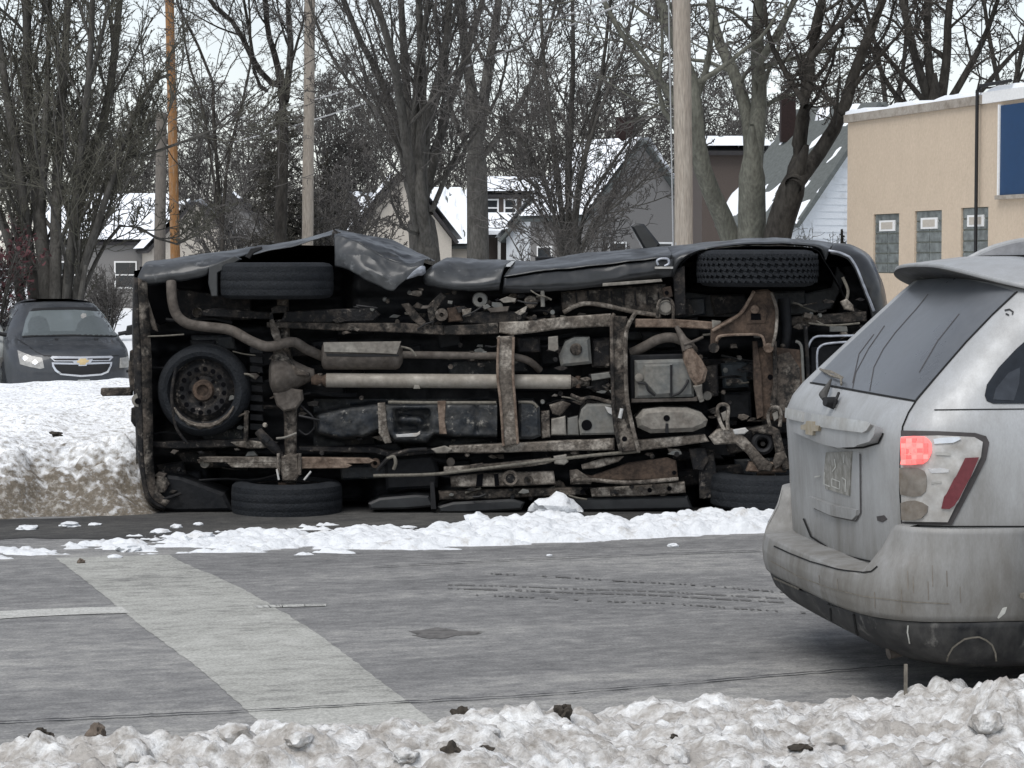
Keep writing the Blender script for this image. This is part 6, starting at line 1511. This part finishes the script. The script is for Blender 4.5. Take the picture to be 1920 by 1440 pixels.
    # door mirrors, door glass
    for s_ in (-1, 1):
        mb = MB().prism([W(-1.28, s_ * .93, .98), W(-1.28, s_ * 1.14, 1.0), W(-1.28, s_ * 1.15, 1.12), W(-1.28, s_ * 1.08, 1.15), W(-1.28, s_ * .96, 1.12)], fw * -.14, .015); part('door_mirror', mb, m_blackp, car)
        part('mirror_arm', MB().tube([W(-1.32, s_ * .82, 1.0), W(-1.32, s_ * .97, 1.03)], .03, 8), m_blackp, car)
        cs = lambda u, v, s_=s_: (W(u, s_ * 3, v), sd_ * -s_)
        part('side_window', patch(B, [(-1.75, 1.05), (-2.2, 1.36), (-2.8, 1.40), (-2.8, 1.03)], .004, cs, step=.12), m_carglass, car)
        part('side_window', patch(B, [(-2.86, 1.03), (-2.86, 1.40), (-3.2, 1.36), (-3.7, 1.08)], .004, cs, step=.12), m_carglass, car)
    return car
parked_car('parked_sedan', 'dark grey sedan parked facing the street behind the snow bank, far left', 133, 32.9, 15.8, m_graphite)
parked_car('parked_sedan', 'pale car at the left picture edge, mostly hidden by the dark sedan', -104, 33.2, 14.0, m_palepaint, -233, 1.06, False)
# ================================================================== silver car in front, seen from behind and to the side
sA = Vector((.987, .162, 0)).normalized(); sN = Vector((-sA.y, sA.x, 0)); sO = Vector((1.389, 9.175, 0))
S = lambda s, t, z: sO + sA * s + sN * t + Vector((0, 0, z))
suv = thing('silver_car', 'dirty silver sport utility car with a lit brake lamp, nearest on the right', 'car', S(1.8, 0, 0))
def film(name, col, film_c, z0, z1, rough=0.42, metal=0.3, lo=0.62, hi=0.30):
    """paint under a film of dried road salt that is thicker low down"""
    m = mat(name, col, rough=rough, metal=metal, spec=0.5, dirt=film_c, amt=0.5, dscale=3.0, soft=0.42, var=0.07, vscale=90, drough=0.7, bump=0.05, bscale=120, coat=0.08, stretch=(2.2, 2.2, 0.7))
    n, l = m.node_tree.nodes, m.node_tree.links; r = n[m['fac']]; src = r.inputs['Value'].links[0].from_socket
    g = n.new('ShaderNodeNewGeometry'); s = n.new('ShaderNodeSeparateXYZ'); mr = n.new('ShaderNodeMapRange'); ad = n.new('ShaderNodeMath'); ad.operation = 'ADD'
    mr.inputs['From Min'].default_value = z0; mr.inputs['From Max'].default_value = z1; mr.inputs['To Min'].default_value = lo - .3; mr.inputs['To Max'].default_value = hi - .5
    l.new(g.outputs['Position'], s.inputs[0]); l.new(s.outputs['Z'], mr.inputs['Value']); l.new(src, ad.inputs[0]); l.new(mr.outputs[0], ad.inputs[1]); l.new(ad.outputs[0], r.inputs['Value'])
    return m
m_silver = film('salted_silver_paint', (0.44, 0.452, 0.462), (0.140, 0.132, 0.117), 0.40, 1.02)
m_silver_hi = mat('highlight_silver_trim', (0.42, 0.43, 0.43), rough=0.4, metal=0.2, dirt=(0.26, 0.25, 0.225), amt=0.35, dscale=9, soft=0.2, var=0.1)  # paler copy of the silver, carries the handle's top highlight
m_valance = mat('grey_plastic_valance', (0.009, 0.010, 0.012), rough=0.5, d2=((0.20, 0.195, 0.18), 0.18, 9), dirt=(0.075, 0.073, 0.069), amt=0.42, dscale=5, soft=0.12, var=0.25, vscale=25, stretch=(1, 1, 0.6))
m_rearglass = mat('dusty_rear_glass', (0.075, 0.083, 0.095), rough=0.14, spec=0.6, dirt=(0.14, 0.148, 0.158), amt=0.5, dscale=2.2, soft=0.35, var=0.05, drough=0.55)
m_quarterglass = mat('quarter_glass', (0.010, 0.013, 0.017), rough=0.07, spec=0.6)
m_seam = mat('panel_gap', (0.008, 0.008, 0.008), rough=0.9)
m_lens = mat('clear_lens', (0.46, 0.46, 0.45), rough=0.12, spec=0.6, dirt=(0.26, 0.24, 0.215), amt=0.45, dscale=14, soft=0.2, var=0.25, vscale=18, drough=0.4)
m_lens_d = mat('dirty_lens', (0.20, 0.185, 0.165), rough=0.25, dirt=(0.13, 0.105, 0.08), amt=0.4, dscale=18, soft=0.2, var=0.2)
m_lamprim = mat('lamp_gasket', (0.055, 0.050, 0.050), rough=0.6, var=0.2)
m_reflector = mat('red_reflector', (0.13, 0.028, 0.035), rough=0.25, var=0.15, vscale=60)
m_litred = mat('lit_red_lamp', (0.75, 0.10, 0.10), rough=0.3, var=0.25, vscale=55, emit=(1.0, 0.16, 0.15), estr=0.75)
m_cell = [mat('lit_cell_%s' % nm_, (0.7, 0.1, 0.1), rough=0.25, var=0.2, vscale=60, emit=ec, estr=es) for nm_, ec, es in (('bright', (1.0, 0.22, 0.20), 0.9), ('middle', (1.0, 0.16, 0.145), 0.75), ('deep', (1.0, 0.11, 0.10), 0.6))]
m_badge = mat('dirty_gold_badge', (0.33, 0.28, 0.20), rough=0.6, dirt=(0.27, 0.25, 0.21), amt=0.45, dscale=30, var=0.3)
m_platem = mat('dirty_plate', (0.29, 0.285, 0.265), rough=0.7, dirt=(0.19, 0.185, 0.165), amt=0.5, dscale=20, soft=0.1, var=0.2)
m_platec = mat('plate_letter', (0.45, 0.45, 0.42), rough=0.6, var=0.2)
m_grime = mat('road_grime', (0.17, 0.155, 0.13), rough=0.9, var=0.4, vscale=40)
rear = [(.18, .02), (.30, -.06), (.45, -.09), (.50, -.105), (.65, -.112), (.85, -.125), (.95, -.135), (1.02, -.135), (1.08, -.112), (1.13, -.075), (1.25, .045), (1.40, .195), (1.52, .315), (1.57, .37), (1.62, .45), (1.655, .60), (1.675, .85)]
front = [(.18, 4.25), (.45, 4.42), (.6, 4.44), (.75, 4.40), (.9, 4.25), (.98, 3.9), (1.04, 3.4), (1.10, 3.15), (1.25, 2.9), (1.40, 2.65), (1.55, 2.35), (1.62, 2.1), (1.655, 1.8), (1.675, 1.4)]
wid = [(.18, .84), (.3, .88), (.45, .90), (.6, .908), (.8, .908), (.95, .90), (1.05, .885), (1.13, .855), (1.25, .81), (1.40, .745), (1.52, .685), (1.57, .655), (1.62, .60), (1.655, .50), (1.675, .30)]
zs = [.18, .25, .32, .4, .45, .5, .57, .65, .72, .8, .88, .95, .985, 1.02, 1.05, 1.08, 1.105, 1.13, 1.19, 1.25, 1.32, 1.40, 1.46, 1.52, 1.545, 1.57, 1.595, 1.62, 1.64, 1.655, 1.668, 1.675]
body = slices_body(S, interp_levels(zs, rear, front, wid), 4.6, 3.2, 0.5, 0.8)
part('body', body, m_silver, suv, angle=40)
SB = bvh_of(body)
def sp_(nm, poly, off, m, par=suv, st=8.0, dome=0.0, bvh=None): return part(nm, patch(bvh or SB, poly, off, step=st, dome=dome), m, par)
def sm(nm, pts, w, m=m_seam, off=.0022, par=suv, bvh=None): return part(nm, seam(bvh or SB, pts, w, off, step=6), m, par)
# ---- bumper
def plan(w, n=46, s_end=.30, nn=4.6, L=.5):
    o = [(s_end, -1.0, 0)]; o.insert(0, (s_end, -1.0, 0)); res = []
    for i in range(9): res.append((L + (s_end - L) * (1 - i / 9.0) if s_end > L else None, -1))
    return res
cols = []
for i in range(61):
    th = -math.pi / 2 + math.pi * i / 60; tt = math.copysign(abs(math.sin(th)) ** (2 / 4.6), math.sin(th)); cc = max(0.0, math.cos(th)) ** (2 / 4.6)
    cols.append((tt, 1 - cc))
prot = [(.15, -.02), (.18, -.08), (.22, -.15), (.27, -.205), (.325, -.225), (.34, -.230), (.375, -.240), (.42, -.243), (.46, -.238), (.49, -.230), (.53, -.215), (.58, -.178), (.64, -.158), (.69, -.150)]
bw = [(.15, .82), (.2, .868), (.27, .895), (.34, .908), (.45, .922), (.55, .926), (.69, .924)]
def bp(tt, lf, z, ds=0.0):
    s0 = float(np.interp(z, [p[0] for p in prot], [p[1] for p in prot])); w = float(np.interp(z, [p[0] for p in bw], [p[1] for p in bw]))
    return S(s0 + ds + lf * (.50 + max(0, -s0 - .12)), tt * w, z)
def ztop(tt):
    x = abs(tt) * .918; return .488 + .192 * float(sstep(.655, .745, np.array(x)))
mb = MB(); rows = 16; nc = len(cols)
for tt, lf in cols:
    zt = ztop(tt)
    for r in range(rows): mb.v.append(bp(tt, lf, .337 + (zt - .337) * r / (rows - 1)))
for i in range(nc - 1):
    for r in range(rows - 1): mb.f.append((i * rows + r, (i + 1) * rows + r, (i + 1) * rows + r + 1, i * rows + r + 1))
bumper_mb = mb
bumper = part('rear_bumper', mb, m_silver, suv, solid=.006, angle=45)
BB = bvh_of(mb)
# ledge over the bumper
mb = MB(); k = 0
for tt, lf in cols:
    if abs(tt) * .918 > .82: continue
    zt = ztop(tt); w_in = float(np.interp(zt, [p[0] for p in bw], [p[1] for p in bw]))
    mb.v += [bp(tt, lf, zt), bp(tt, lf, zt, .03) + Vector((0, 0, .006)), S(-.085 + lf * .5, tt * .90, zt + .012)]; k += 1
for i in range(k - 1):
    for r in range(2): mb.f.append((i * 3 + r, (i + 1) * 3 + r, (i + 1) * 3 + r + 1, i * 3 + r + 1))
part('bumper_ledge', mb, m_silver, suv, angle=60)
mb = MB(); rr = 9
for tt, lf in cols:
    for r in range(rr): mb.v.append(bp(tt, lf, .155 + (.333 - .155) * r / (rr - 1), .012))
for i in range(nc - 1):
    for r in range(rr - 1): mb.f.append((i * rr + r, (i + 1) * rr + r, (i + 1) * rr + r + 1, i * rr + r + 1))
val_mb = mb
part('lower_valance', mb, m_valance, suv, solid=.006, angle=45); VB = bvh_of(mb)
part('underbody', MB().box(S(2.1, 0, .22), sA * 2.0, sN * .70, (0, 0, .04)), m_blackp, suv, smooth=False)
sp_('tow_cover', [(1552, 1121), (1583, 1128), (1584, 1141), (1552, 1133)], .003, m_seam, suv, 5, bvh=VB)
sm('valance_joint', [(1601, 1150), (1606, 1185), (1625, 1215), (1650, 1236)], 3.4, m_seam, .003, bvh=VB)
sm('valance_joint', [(1557, 1140), (1560, 1170), (1575, 1200)], 2.0, m_seam, .003, bvh=VB)
sm('salt_line', [(1452, 1083), (1500, 1104), (1550, 1122)], 3.5, m_grime, .004, bvh=VB)
sm('salt_line', [(1775, 1239), (1778, 1228), (1786, 1214), (1796, 1206), (1808, 1198), (1822, 1195), (1836, 1194), (1849, 1200), (1860, 1209), (1866, 1224), (1868, 1239)], 3.2, m_grime, .003, bvh=VB)
sm('salt_line', [(1703, 1172), (1702, 1185), (1706, 1206)], 2.5, m_platec, .003, bvh=VB)
for x, y0, y1 in [(1702, 1070, 1105), (1712, 1080, 1112), (1740, 1090, 1125), (1748, 1060, 1100), (1800, 1100, 1130), (1570, 1085, 1105), (1536, 1078, 1098), (1640, 1110, 1140), (1690, 1105, 1150), (1775, 1070, 1100)]:
    sm('run_mark', [(x, y0), (x + 1, y1)], 1.6, m_lens_d, .0015, bvh=BB)
sp_('chip_mark', [(1880, 1140), (1888, 1138), (1884, 1150), (1872, 1160), (1870, 1158)], .002, m_platec, suv, 4, bvh=BB)
sp_('sensor_cap', [(1912, 1113), (1920, 1111), (1926, 1118), (1920, 1123), (1912, 1121)], .004, m_grime, suv, 4, bvh=BB)
# ---- tailgate
gl = sp_('rear_window', [(1523, 717), (1560, 723), (1620, 734), (1670, 743), (1716, 751), (1760, 700), (1812, 640), (1860, 590), (1904, 548), (1860, 535), (1800, 523), (1736, 515), (1690, 555), (1640, 602), (1580, 658)], .004, m_rearglass, suv, 9)
for pts in ([(1742, 553), (1720, 580), (1680, 625), (1658, 655), (1640, 690), (1632, 735)], [(1640, 628), (1612, 665), (1600, 720)], [(1660, 612), (1630, 655), (1606, 700), (1600, 730)], [(1800, 590), (1760, 640), (1725, 700)]):
    sm('drip_track', pts, 1.5, m_lamprim, .0052, gl)
sp_('glass_smear', [(1541, 693), (1560, 696), (1583, 708), (1581, 712), (1560, 701), (1541, 697)], .0052, m_grime, gl, 4)
sm('glass_seam', [(1519, 718), (1560, 725), (1620, 736), (1670, 745), (1717, 753)], 2.8)
sm('glass_edge', [(1717, 753), (1760, 702), (1812, 642), (1862, 590), (1908, 547)], 2.6)
sm('tailgate_seam', [(1718, 752), (1704, 774), (1693, 800), (1689, 850), (1688, 920), (1692, 985)], 3.0)
sm('side_seam', [(1692, 985), (1780, 987), (1920, 987), (2200, 987)], 2.6)
sm('body_line', [(1752, 769), (1820, 768), (1920, 767), (2300, 766)], 2.0)
sm('roof_seam', [(1908, 541), (1925, 535), (2100, 500)], 2.2)
bar = sp_('tailgate_handle', [(1490, 768), (1520, 777), (1545, 785), (1600, 793), (1648, 800), (1656, 804), (1654, 816), (1646, 828), (1620, 836), (1590, 837), (1560, 830), (1530, 818), (1500, 806)], .034, m_silver, suv, 6, .012)
sp_('handle_top', [(1543, 783), (1570, 788), (1600, 792), (1646, 799), (1653, 804), (1640, 811), (1600, 806), (1560, 800), (1543, 796)], .050, m_silver_hi, suv, 5, .004)  # highlight along the bar's top, put into the colour
sp_('handle_top', [(1493, 772), (1510, 776), (1526, 780), (1526, 791), (1510, 787), (1494, 783)], .050, m_silver_hi, suv, 5, .004)
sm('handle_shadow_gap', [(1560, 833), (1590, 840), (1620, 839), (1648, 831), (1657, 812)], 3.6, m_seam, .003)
sp_('badge', [(1527, 797), (1536, 795), (1538, 789), (1552, 790), (1552, 797), (1562, 798), (1560, 808), (1550, 808), (1549, 816), (1536, 814), (1536, 806), (1527, 805)], .058, m_badge, suv, 4)
rec = sp_('plate_recess', [(1504, 822), (1540, 826), (1575, 845), (1612, 848), (1614, 962), (1606, 976), (1565, 968), (1527, 952), (1512, 900)], .0015, m_silver, suv, 8)
sm('recess_edge', [(1614, 850), (1615, 962), (1606, 977), (1566, 969), (1528, 953)], 2.0, m_lamprim, .004)
sp_('recess_shelf', [(1522, 930), (1560, 944), (1611, 956), (1611, 966), (1603, 974), (1565, 966), (1528, 950)], .012, m_silver, suv, 5, .006)
pl = sp_('number_plate', [(1551, 848), (1599, 846), (1595, 930), (1550, 916), (1548, 880)], .006, m_platem, suv, 5)
for i, pts in enumerate(([(1549, 885), (1548, 907), (1559, 912)], [(1563, 897), (1578, 903), (1577, 917), (1563, 911), (1563, 897)], [(1530, 894), (1541, 892)], [(1568, 860), (1570, 875), (1564, 884)], [(1586, 852), (1585, 868)], [(1582, 895), (1589, 900), (1588, 922)])):
    sm('plate_mark', pts, 2.0, m_platec, .0075, pl)
sp_('door_latch_dent', [(1645, 968), (1658, 966), (1664, 973), (1655, 979), (1646, 976)], .003, m_lamprim, suv, 4)
sm('tailgate_bottom_gap', [(1508, 972), (1522, 1006), (1560, 1031), (1600, 1045), (1644, 1055)], 3.2, m_seam, .004)
sm('bumper_step_line', [(1452, 1024), (1480, 1037), (1520, 1053), (1570, 1067), (1612, 1074), (1634, 1072), (1646, 1062)], 2.6, m_seam, .003, bvh=BB)
sm('bumper_crease', [(1446, 1052), (1500, 1082), (1560, 1104), (1620, 1118), (1700, 1128), (1780, 1132)], 1.8, m_grime, .002, bvh=BB)
# wiper
def on(px, py, off):
    h, nn, _, _ = SB.ray_cast(CAMP, ray(px, py).normalized()); return h + (nn if nn.dot(ray(px, py)) < 0 else -nn) * off
wp = part('rear_wiper', MB().tube([on(1584, 728, .02), on(1583, 716, .02), on(1566, 711, .02), on(1543, 697, .016)], .005, 6), m_grime, suv)
part('wiper_arm', MB().tube([on(1564, 717, .018), on(1562, 735, .03), on(1556, 750, .035), on(1557, 757, .03)], [.004, .012, .018, .010], 10), mat('dusty_black_plastic', (0.06, 0.058, 0.055), rough=0.7, var=0.3), wp)
part('wiper_boss', MB().tube([on(1566, 757, .004), on(1566, 760, .045)], [.026, .018], 14), m_blackp, wp)
part('wiper_bracket', MB().tube([on(1568, 766, .01), on(1575, 755, .02), on(1580, 742, .02)], .006, 6), m_blackp, wp)
# ---- tail lamp
tl = sp_('tail_lamp', [(1691, 808), (1760, 809), (1828, 812), (1848, 818), (1854, 830), (1848, 862), (1822, 914), (1785, 984), (1693, 983)], .006, m_lamprim, suv, 7)
ln_ = sp_('lamp_lens', [(1695, 818), (1760, 817), (1825, 820), (1841, 829), (1837, 856), (1812, 906), (1777, 978), (1697, 977)], .013, m_lens, tl, 7, .010)
sp_('lit_brake_lamp', [(1699, 820), (1720, 818), (1736, 819), (1744, 824), (1748, 832), (1749, 844), (1747, 856), (1742, 864), (1733, 868), (1716, 870), (1700, 870)], .026, m_litred, tl, 6, .006)
sp_('brake_bulb', [(1706, 828), (1718, 825), (1730, 828), (1737, 836), (1738, 846), (1734, 856), (1722, 861), (1707, 859)], .0345, mat('lit_bulb', (0.75, 0.12, 0.11), rough=0.35, emit=(1.0, 0.17, 0.155), estr=0.85, var=0.35, vscale=110), tl, 5, .004)
sp_('lamp_glint', [(1752, 824), (1770, 821), (1796, 820), (1800, 824), (1786, 831), (1754, 833)], .0245, m_chrome, tl, 4)  # glints in the lens, laid on as bright chrome patches
sp_('lamp_glint', [(1744, 878), (1766, 876), (1780, 880), (1778, 885), (1750, 886)], .0245, m_chrome, tl, 4)
rl = random.Random(6)
for ci in range(5):
    for ri in range(5):
        x0, y0 = 1701 + ci * 9, 822 + ri * 9.4
        if (ci == 4 and ri in (0, 4)): continue
        sp_('lens_cell', [(x0 + .5, y0 + .5), (x0 + 8.3, y0 + .5), (x0 + 8.3, y0 + 8.6), (x0 + .5, y0 + 8.6)], .0375, m_cell[rl.randrange(3)], tl, 5, .0015)
sp_('reflector', [(1808, 858), (1832, 857), (1814, 900), (1790, 946), (1780, 953), (1767, 952), (1772, 930)], .026, m_reflector, tl, 6)
sp_('reverse_lamp', [(1695, 876), (1712, 875), (1728, 877), (1737, 882), (1741, 890), (1742, 908), (1740, 920), (1733, 928), (1720, 930), (1697, 926)], .024, m_lens_d, tl, 6, .005)
sp_('lamp_grime', [(1697, 942), (1708, 938), (1722, 937), (1735, 941), (1744, 948), (1742, 960), (1734, 970), (1720, 974), (1699, 974)], .024, m_lens_d, tl, 6)
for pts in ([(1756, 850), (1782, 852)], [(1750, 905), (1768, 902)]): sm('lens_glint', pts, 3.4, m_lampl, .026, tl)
# ---- side glass
qg = sp_('quarter_window', [(1846, 742), (1850, 722), (1872, 690), (1905, 655), (1945, 620), (2010, 590), (2120, 570), (2160, 745), (2140, 757), (1862, 757), (1850, 752)], .004, m_quarterglass, suv, 10)
sp_('quarter_tint_edge', [(1862, 750), (1866, 730), (1890, 700), (1912, 690), (1910, 720), (1900, 752)], .006, mat('tinted_glass_shade', (0.035, 0.040, 0.048), rough=0.1), qg, 8)
for pts in ([(1884, 583), (1893, 581), (1900, 586), (1898, 591)], [(1886, 589), (1892, 592)]): sm('roof_clip', pts, 2.6, m_blackp, .004)
cs = lambda u, v: (S(u, -3, v), sN)
for pl_ in ([(.95, 1.14), (1.05, 1.50), (1.75, 1.53), (1.75, 1.12)], [(1.83, 1.12), (1.83, 1.53), (2.2, 1.50), (2.75, 1.13)]): part('side_window', patch(SB, pl_, .004, cs, step=.1), m_quarterglass, suv)
for s_ in (.62, 1.79, 2.85): part('door_seam', seam(SB, [(s_, .4), (s_, 1.1)], .008, .002, cs, step=.08), m_seam, suv)
cf = lambda u, v: (S(8, u, v), -sA)
part('windscreen', patch(SB, [(-.66, 1.16), (-.52, 1.52), (.52, 1.52), (.66, 1.16)], .004, cf, step=.1), m_quarterglass, suv)
cs2 = lambda u, v: (S(u, 3, v), -sN)
for pl_ in ([(.3, 1.16), (.55, 1.46), (.9, 1.5), (.9, 1.13)], [(.95, 1.14), (1.05, 1.50), (1.75, 1.53), (1.75, 1.12)], [(1.83, 1.12), (1.83, 1.53), (2.2, 1.50), (2.75, 1.13)]): part('side_window', patch(SB, pl_, .004, cs2, step=.1), m_quarterglass, suv)
part('tail_lamp', patch(SB, [(-.05, .69), (-.05, 1.03), (.15, 1.03), (.19, .98), (.06, .69)], .008, cs2, step=.06), m_lens, suv)
# ---- spoiler and roof rail
a_, b_, c_, d_ = [], [], [], []
for i in range(31):
    t = -.64 + 1.28 * i / 30; e = abs(t) / .64
    s0 = .235 + .19 * e ** 4; z0 = 1.637 - .082 * e ** 2.6
    a_.append(S(s0 + .46, t * .98, 1.672 - .075 * e ** 3)); b_.append(S(s0 + .02, t, z0 + .006)); c_.append(S(s0 + .015, t, z0 - .008)); d_.append(S(s0 + .13 + .02 * e, t * .97, z0 - .052 + .008 * e))
mid = [p.lerp(q, .5) + Vector((0, 0, .012)) for p, q in zip(a_, b_)]
part('spoiler', MB().loft([a_, mid, b_, c_], 31), m_silver, suv, solid=.004, angle=50)
part('spoiler_underside', MB().loft([c_, d_, [p + sA * .25 + Vector((0, 0, .0)) for p in d_]], 31), m_valance, suv, solid=.003)
for sg in (-1, 1):
    pts = [S(.62, sg * .56, 1.625), S(.70, sg * .57, 1.672), S(.82, sg * .575, 1.716), S(1.0, sg * .58, 1.742), S(1.6, sg * .58, 1.758), S(2.2, sg * .57, 1.73), S(2.4, sg * .56, 1.66)]
    part('roof_rail', MB().tube(resample(pts, 30), .016, 10), m_silver, suv)
    q = resample(pts, 30)[:9]; lowr = [Vector((p.x, p.y, 1.60)) for p in q]
    part('rail_foot', MB().loft([q, lowr], 9), mat('rail_foot_grey', (0.17, 0.175, 0.185), rough=0.5), suv, solid=.02)
# ---- wheels
for s_ in (.87, 3.55):
    for t_ in (-.83, .83):
        road_wheel(suv, S(s_, t_, .345), sN if t_ < 0 else -sN, .345, .22, m_tyre, m_rim)
        c = cs if t_ < 0 else cs2
        arc = [(s_ + .42 * math.cos(a), .34 + .42 * math.sin(a)) for a in np.linspace(-.35, math.pi + .35, 20)]
        part('wheel_arch', patch(SB, arc, .004 if s_ > 1 else .012, c, step=.08), m_blackp, suv)
part('exhaust_pipe', MB().tube([S(.6, -.55, .22), S(.1, -.56, .20), S(-.06, -.57, .17)], .024, 12), m_exh, suv)
part('hanging_strap', MB().box(on(1703, 1200, 0) * 0 + S(-.07, -.80, .10), sA * .006, sN * .004, (0, 0, .07)), m_grime, suv, smooth=False)
# ================================================================== loose lumps of snow and frozen dirt
from mathutils import noise as _nz
def lump_mesh(seed, r, sq=0.7, rough=0.35, cuts=2):
    b = bmesh.new(); bmesh.ops.create_icosphere(b, subdivisions=cuts + 1, radius=1.0)
    o = Vector((seed * 7.3, seed * 3.1, seed * 1.7))
    for v in b.verts:
        d = v.co.normalized(); k = 1 + rough * _nz.noise(d * 1.6 + o) + rough * .5 * _nz.noise(d * 4 + o) + rough * .22 * _nz.noise(d * 9 + o)
        v.co = d * (r * k); v.co.z *= sq
        v.co.x *= 1.15
    me = bpy.data.meshes.new('lump'); b.to_mesh(me); b.free(); me.shade_smooth(); me.set_sharp_from_angle(angle=math.radians(40)); return me
def vz(x, y):
    xs_, ys_, Z_ = VERGE; i = int(np.clip(np.searchsorted(xs_, x), 0, len(xs_) - 1)); j = int(np.clip(np.searchsorted(ys_, y), 0, len(ys_) - 1)); return max(0.0, float(Z_[j, i]))
SNOWB = [(1043, 968, .135, .62, 'largest block of broken snow, on the white strip before the wreck'), (893, 985, .070, .8, 'upright snow lump left of the largest block on the strip'), (872, 996, .055, .7, 'snow lump at the left foot of the upright lump'),
         (925, 992, .045, .7, 'small snow lump between the upright lump and the largest block'), (1335, 982, .085, .6, 'rounded snow heap on the strip near the silver car'), (1400, 985, .06, .6, 'low snow heap on the strip beside the silver car'),
         (1180, 992, .05, .6, 'snow lump on the strip right of the largest block'), (1262, 1025, .028, .5, 'lone snow crumb on bare asphalt right of the strip'), (1030, 1042, .016, .4, 'tiny snow crumb on bare asphalt below the largest block'),
         (375, 1014, .085, .45, 'flat snow lump at the left end of the strip'), (300, 1000, .05, .4, 'thin snow flake left of the wreck tyre on wet road'), (130, 987, .06, .35, 'thin snow patch at the foot of the dirty bank'),
         (178, 985, .035, .35, 'small snow patch right of the one at the bank foot'), (52, 992, .06, .3, 'flat snow patch nearest the left edge by the bank'), (330, 990, .035, .5, 'round snow ball under the wreck bumper'), (372, 985, .028, .5, 'small snow ball beside the rear wheel'),
         (240, 1032, .07, .4, 'white snow heap left of the crosswalk top'), (215, 1046, .035, .4, 'snow crumb at the top of the crosswalk stripe'), (640, 1000, .05, .5, 'snow lump on the strip under the rear wheel'), (745, 1005, .05, .5, 'snow lump on the middle of the strip')]
for i, (px, py, r, sq, lab) in enumerate(SNOWB):
    q = gp(px, py, 0.0); o = part('snow_lump', lump_mesh(i + 1, r, sq, .42 if r > .05 else .3), m_snow_strip, None); o.location = (q.x, q.y, r * sq * .45 + (.02 if r > .1 else 0)); o.rotation_euler = (0, 0, i * 1.3)
    tag(o, lab, 'snow', 'lumps of broken snow on the far lane')
FORE = [(440, 1393, .060, .8, 'round clean snow ball above the lower crosswalk edge'), (250, 1418, .075, .8, 'tall snow lump right of the brown clod, lower left'), (130, 1432, .06, .7, 'snow lump at the bottom left'), (1245, 1308, .05, .5, 'snow lump at the road edge, bottom centre right'),
        (1262, 1412, .060, 1.0, 'tall pale snow lump at the bottom right of centre'), (1132, 1425, .055, .7, 'pale snow lump left of the tall one at the bottom'), (1550, 1388, .065, .75, 'smooth rounded snow lump below the silver car'), (1610, 1385, .05, .6, 'snow lump touching the smooth rounded one'),
        (1850, 1402, .065, .75, 'snow lump at the bottom right corner'), (1730, 1435, .05, .7, 'snow lump on the bottom edge right'), (905, 1372, .075, .5, 'broad clean snow lump below the black clod'), (560, 1410, .05, .6, 'small snow lump under the crosswalk'), (1640, 1318, .05, .45, 'flat snow slab at the road edge below the bumper'),
        (760, 1425, .05, .6, 'snow lump on the bottom edge at the centre'), (1420, 1430, .045, .6, 'snow lump on the bottom edge below the bumper')]
for i, (px, py, r, sq, lab) in enumerate(FORE):
    q = gp(px, py, 0.06); z = vz(q.x, q.y); o = part('snow_lump', lump_mesh(i + 41, r * .8, sq, .38), m_snow_dirty, None); o.location = (q.x, q.y, z + r * sq * .15); o.rotation_euler = (0, 0, i * 2.1)
    tag(o, lab, 'snow', 'lumps of dirty snow on the near verge')
m_clod_b = mat('brown_frozen_clod', (0.13, 0.105, 0.085), rough=0.95, var=0.4, vscale=40, bump=0.8, bscale=50)
CLOD = [(868, 1328, .034, 1.0, m_clod, 'black clod sitting on the snow edge at the centre'), (1053, 1345, .030, 1.2, m_clod, 'dark pointed dead leaf sticking out of the snow, centre right'), (182, 1400, .028, 1.3, m_clod_b, 'brown clod standing in the snow, lower left'), (78, 1398, .034, .8, m_clod, 'dark tuft left of the brown clod'),
        (850, 1414, .032, 1.2, m_clod, 'dark upright scrap near the bottom centre'), (910, 1424, .020, .5, m_clod, 'small dark scrap right of the upright one'), (652, 1374, .014, .8, m_clod, 'tiny dark crumb on the snow below the crosswalk'), (1265, 1380, .013, .8, m_clod, 'tiny black pebble on the tall pale lump'),
        (1500, 1403, .030, .5, m_clod, 'dark scrap left of the smooth rounded snow lump'), (1680, 1336, .018, .6, m_clod, 'small dark scrap on the snow below the bumper'), (88, 897, .035, .7, m_clod_b, 'dirt clod low on the far bank'), (210, 838, .03, .5, m_clod, 'small dark clod on the far bank'), (105, 815, .035, .4, m_clod, 'dark clod on the clean upper far bank'),
        (152, 1056, .020, .8, m_clod_b, 'small stone at the top of the crosswalk stripe')]
for i, (px, py, r, sq, mm, lab) in enumerate(CLOD):
    if py > 1200: q = gp(px, py, 0.06); z = vz(q.x, q.y)
    elif py < 950: q = at(px, py, 15.35); z = q.z
    else: q = gp(px, py, 0); z = 0
    o = part('dirt_clod', lump_mesh(i + 81, r, sq, .7), mm, None); o.location = (q.x, q.y, z + r * sq * .5); o.rotation_euler = (0.2, 0.1, i * 1.1)
    tag(o, lab, 'clod', 'dark clods and scraps on the snow')
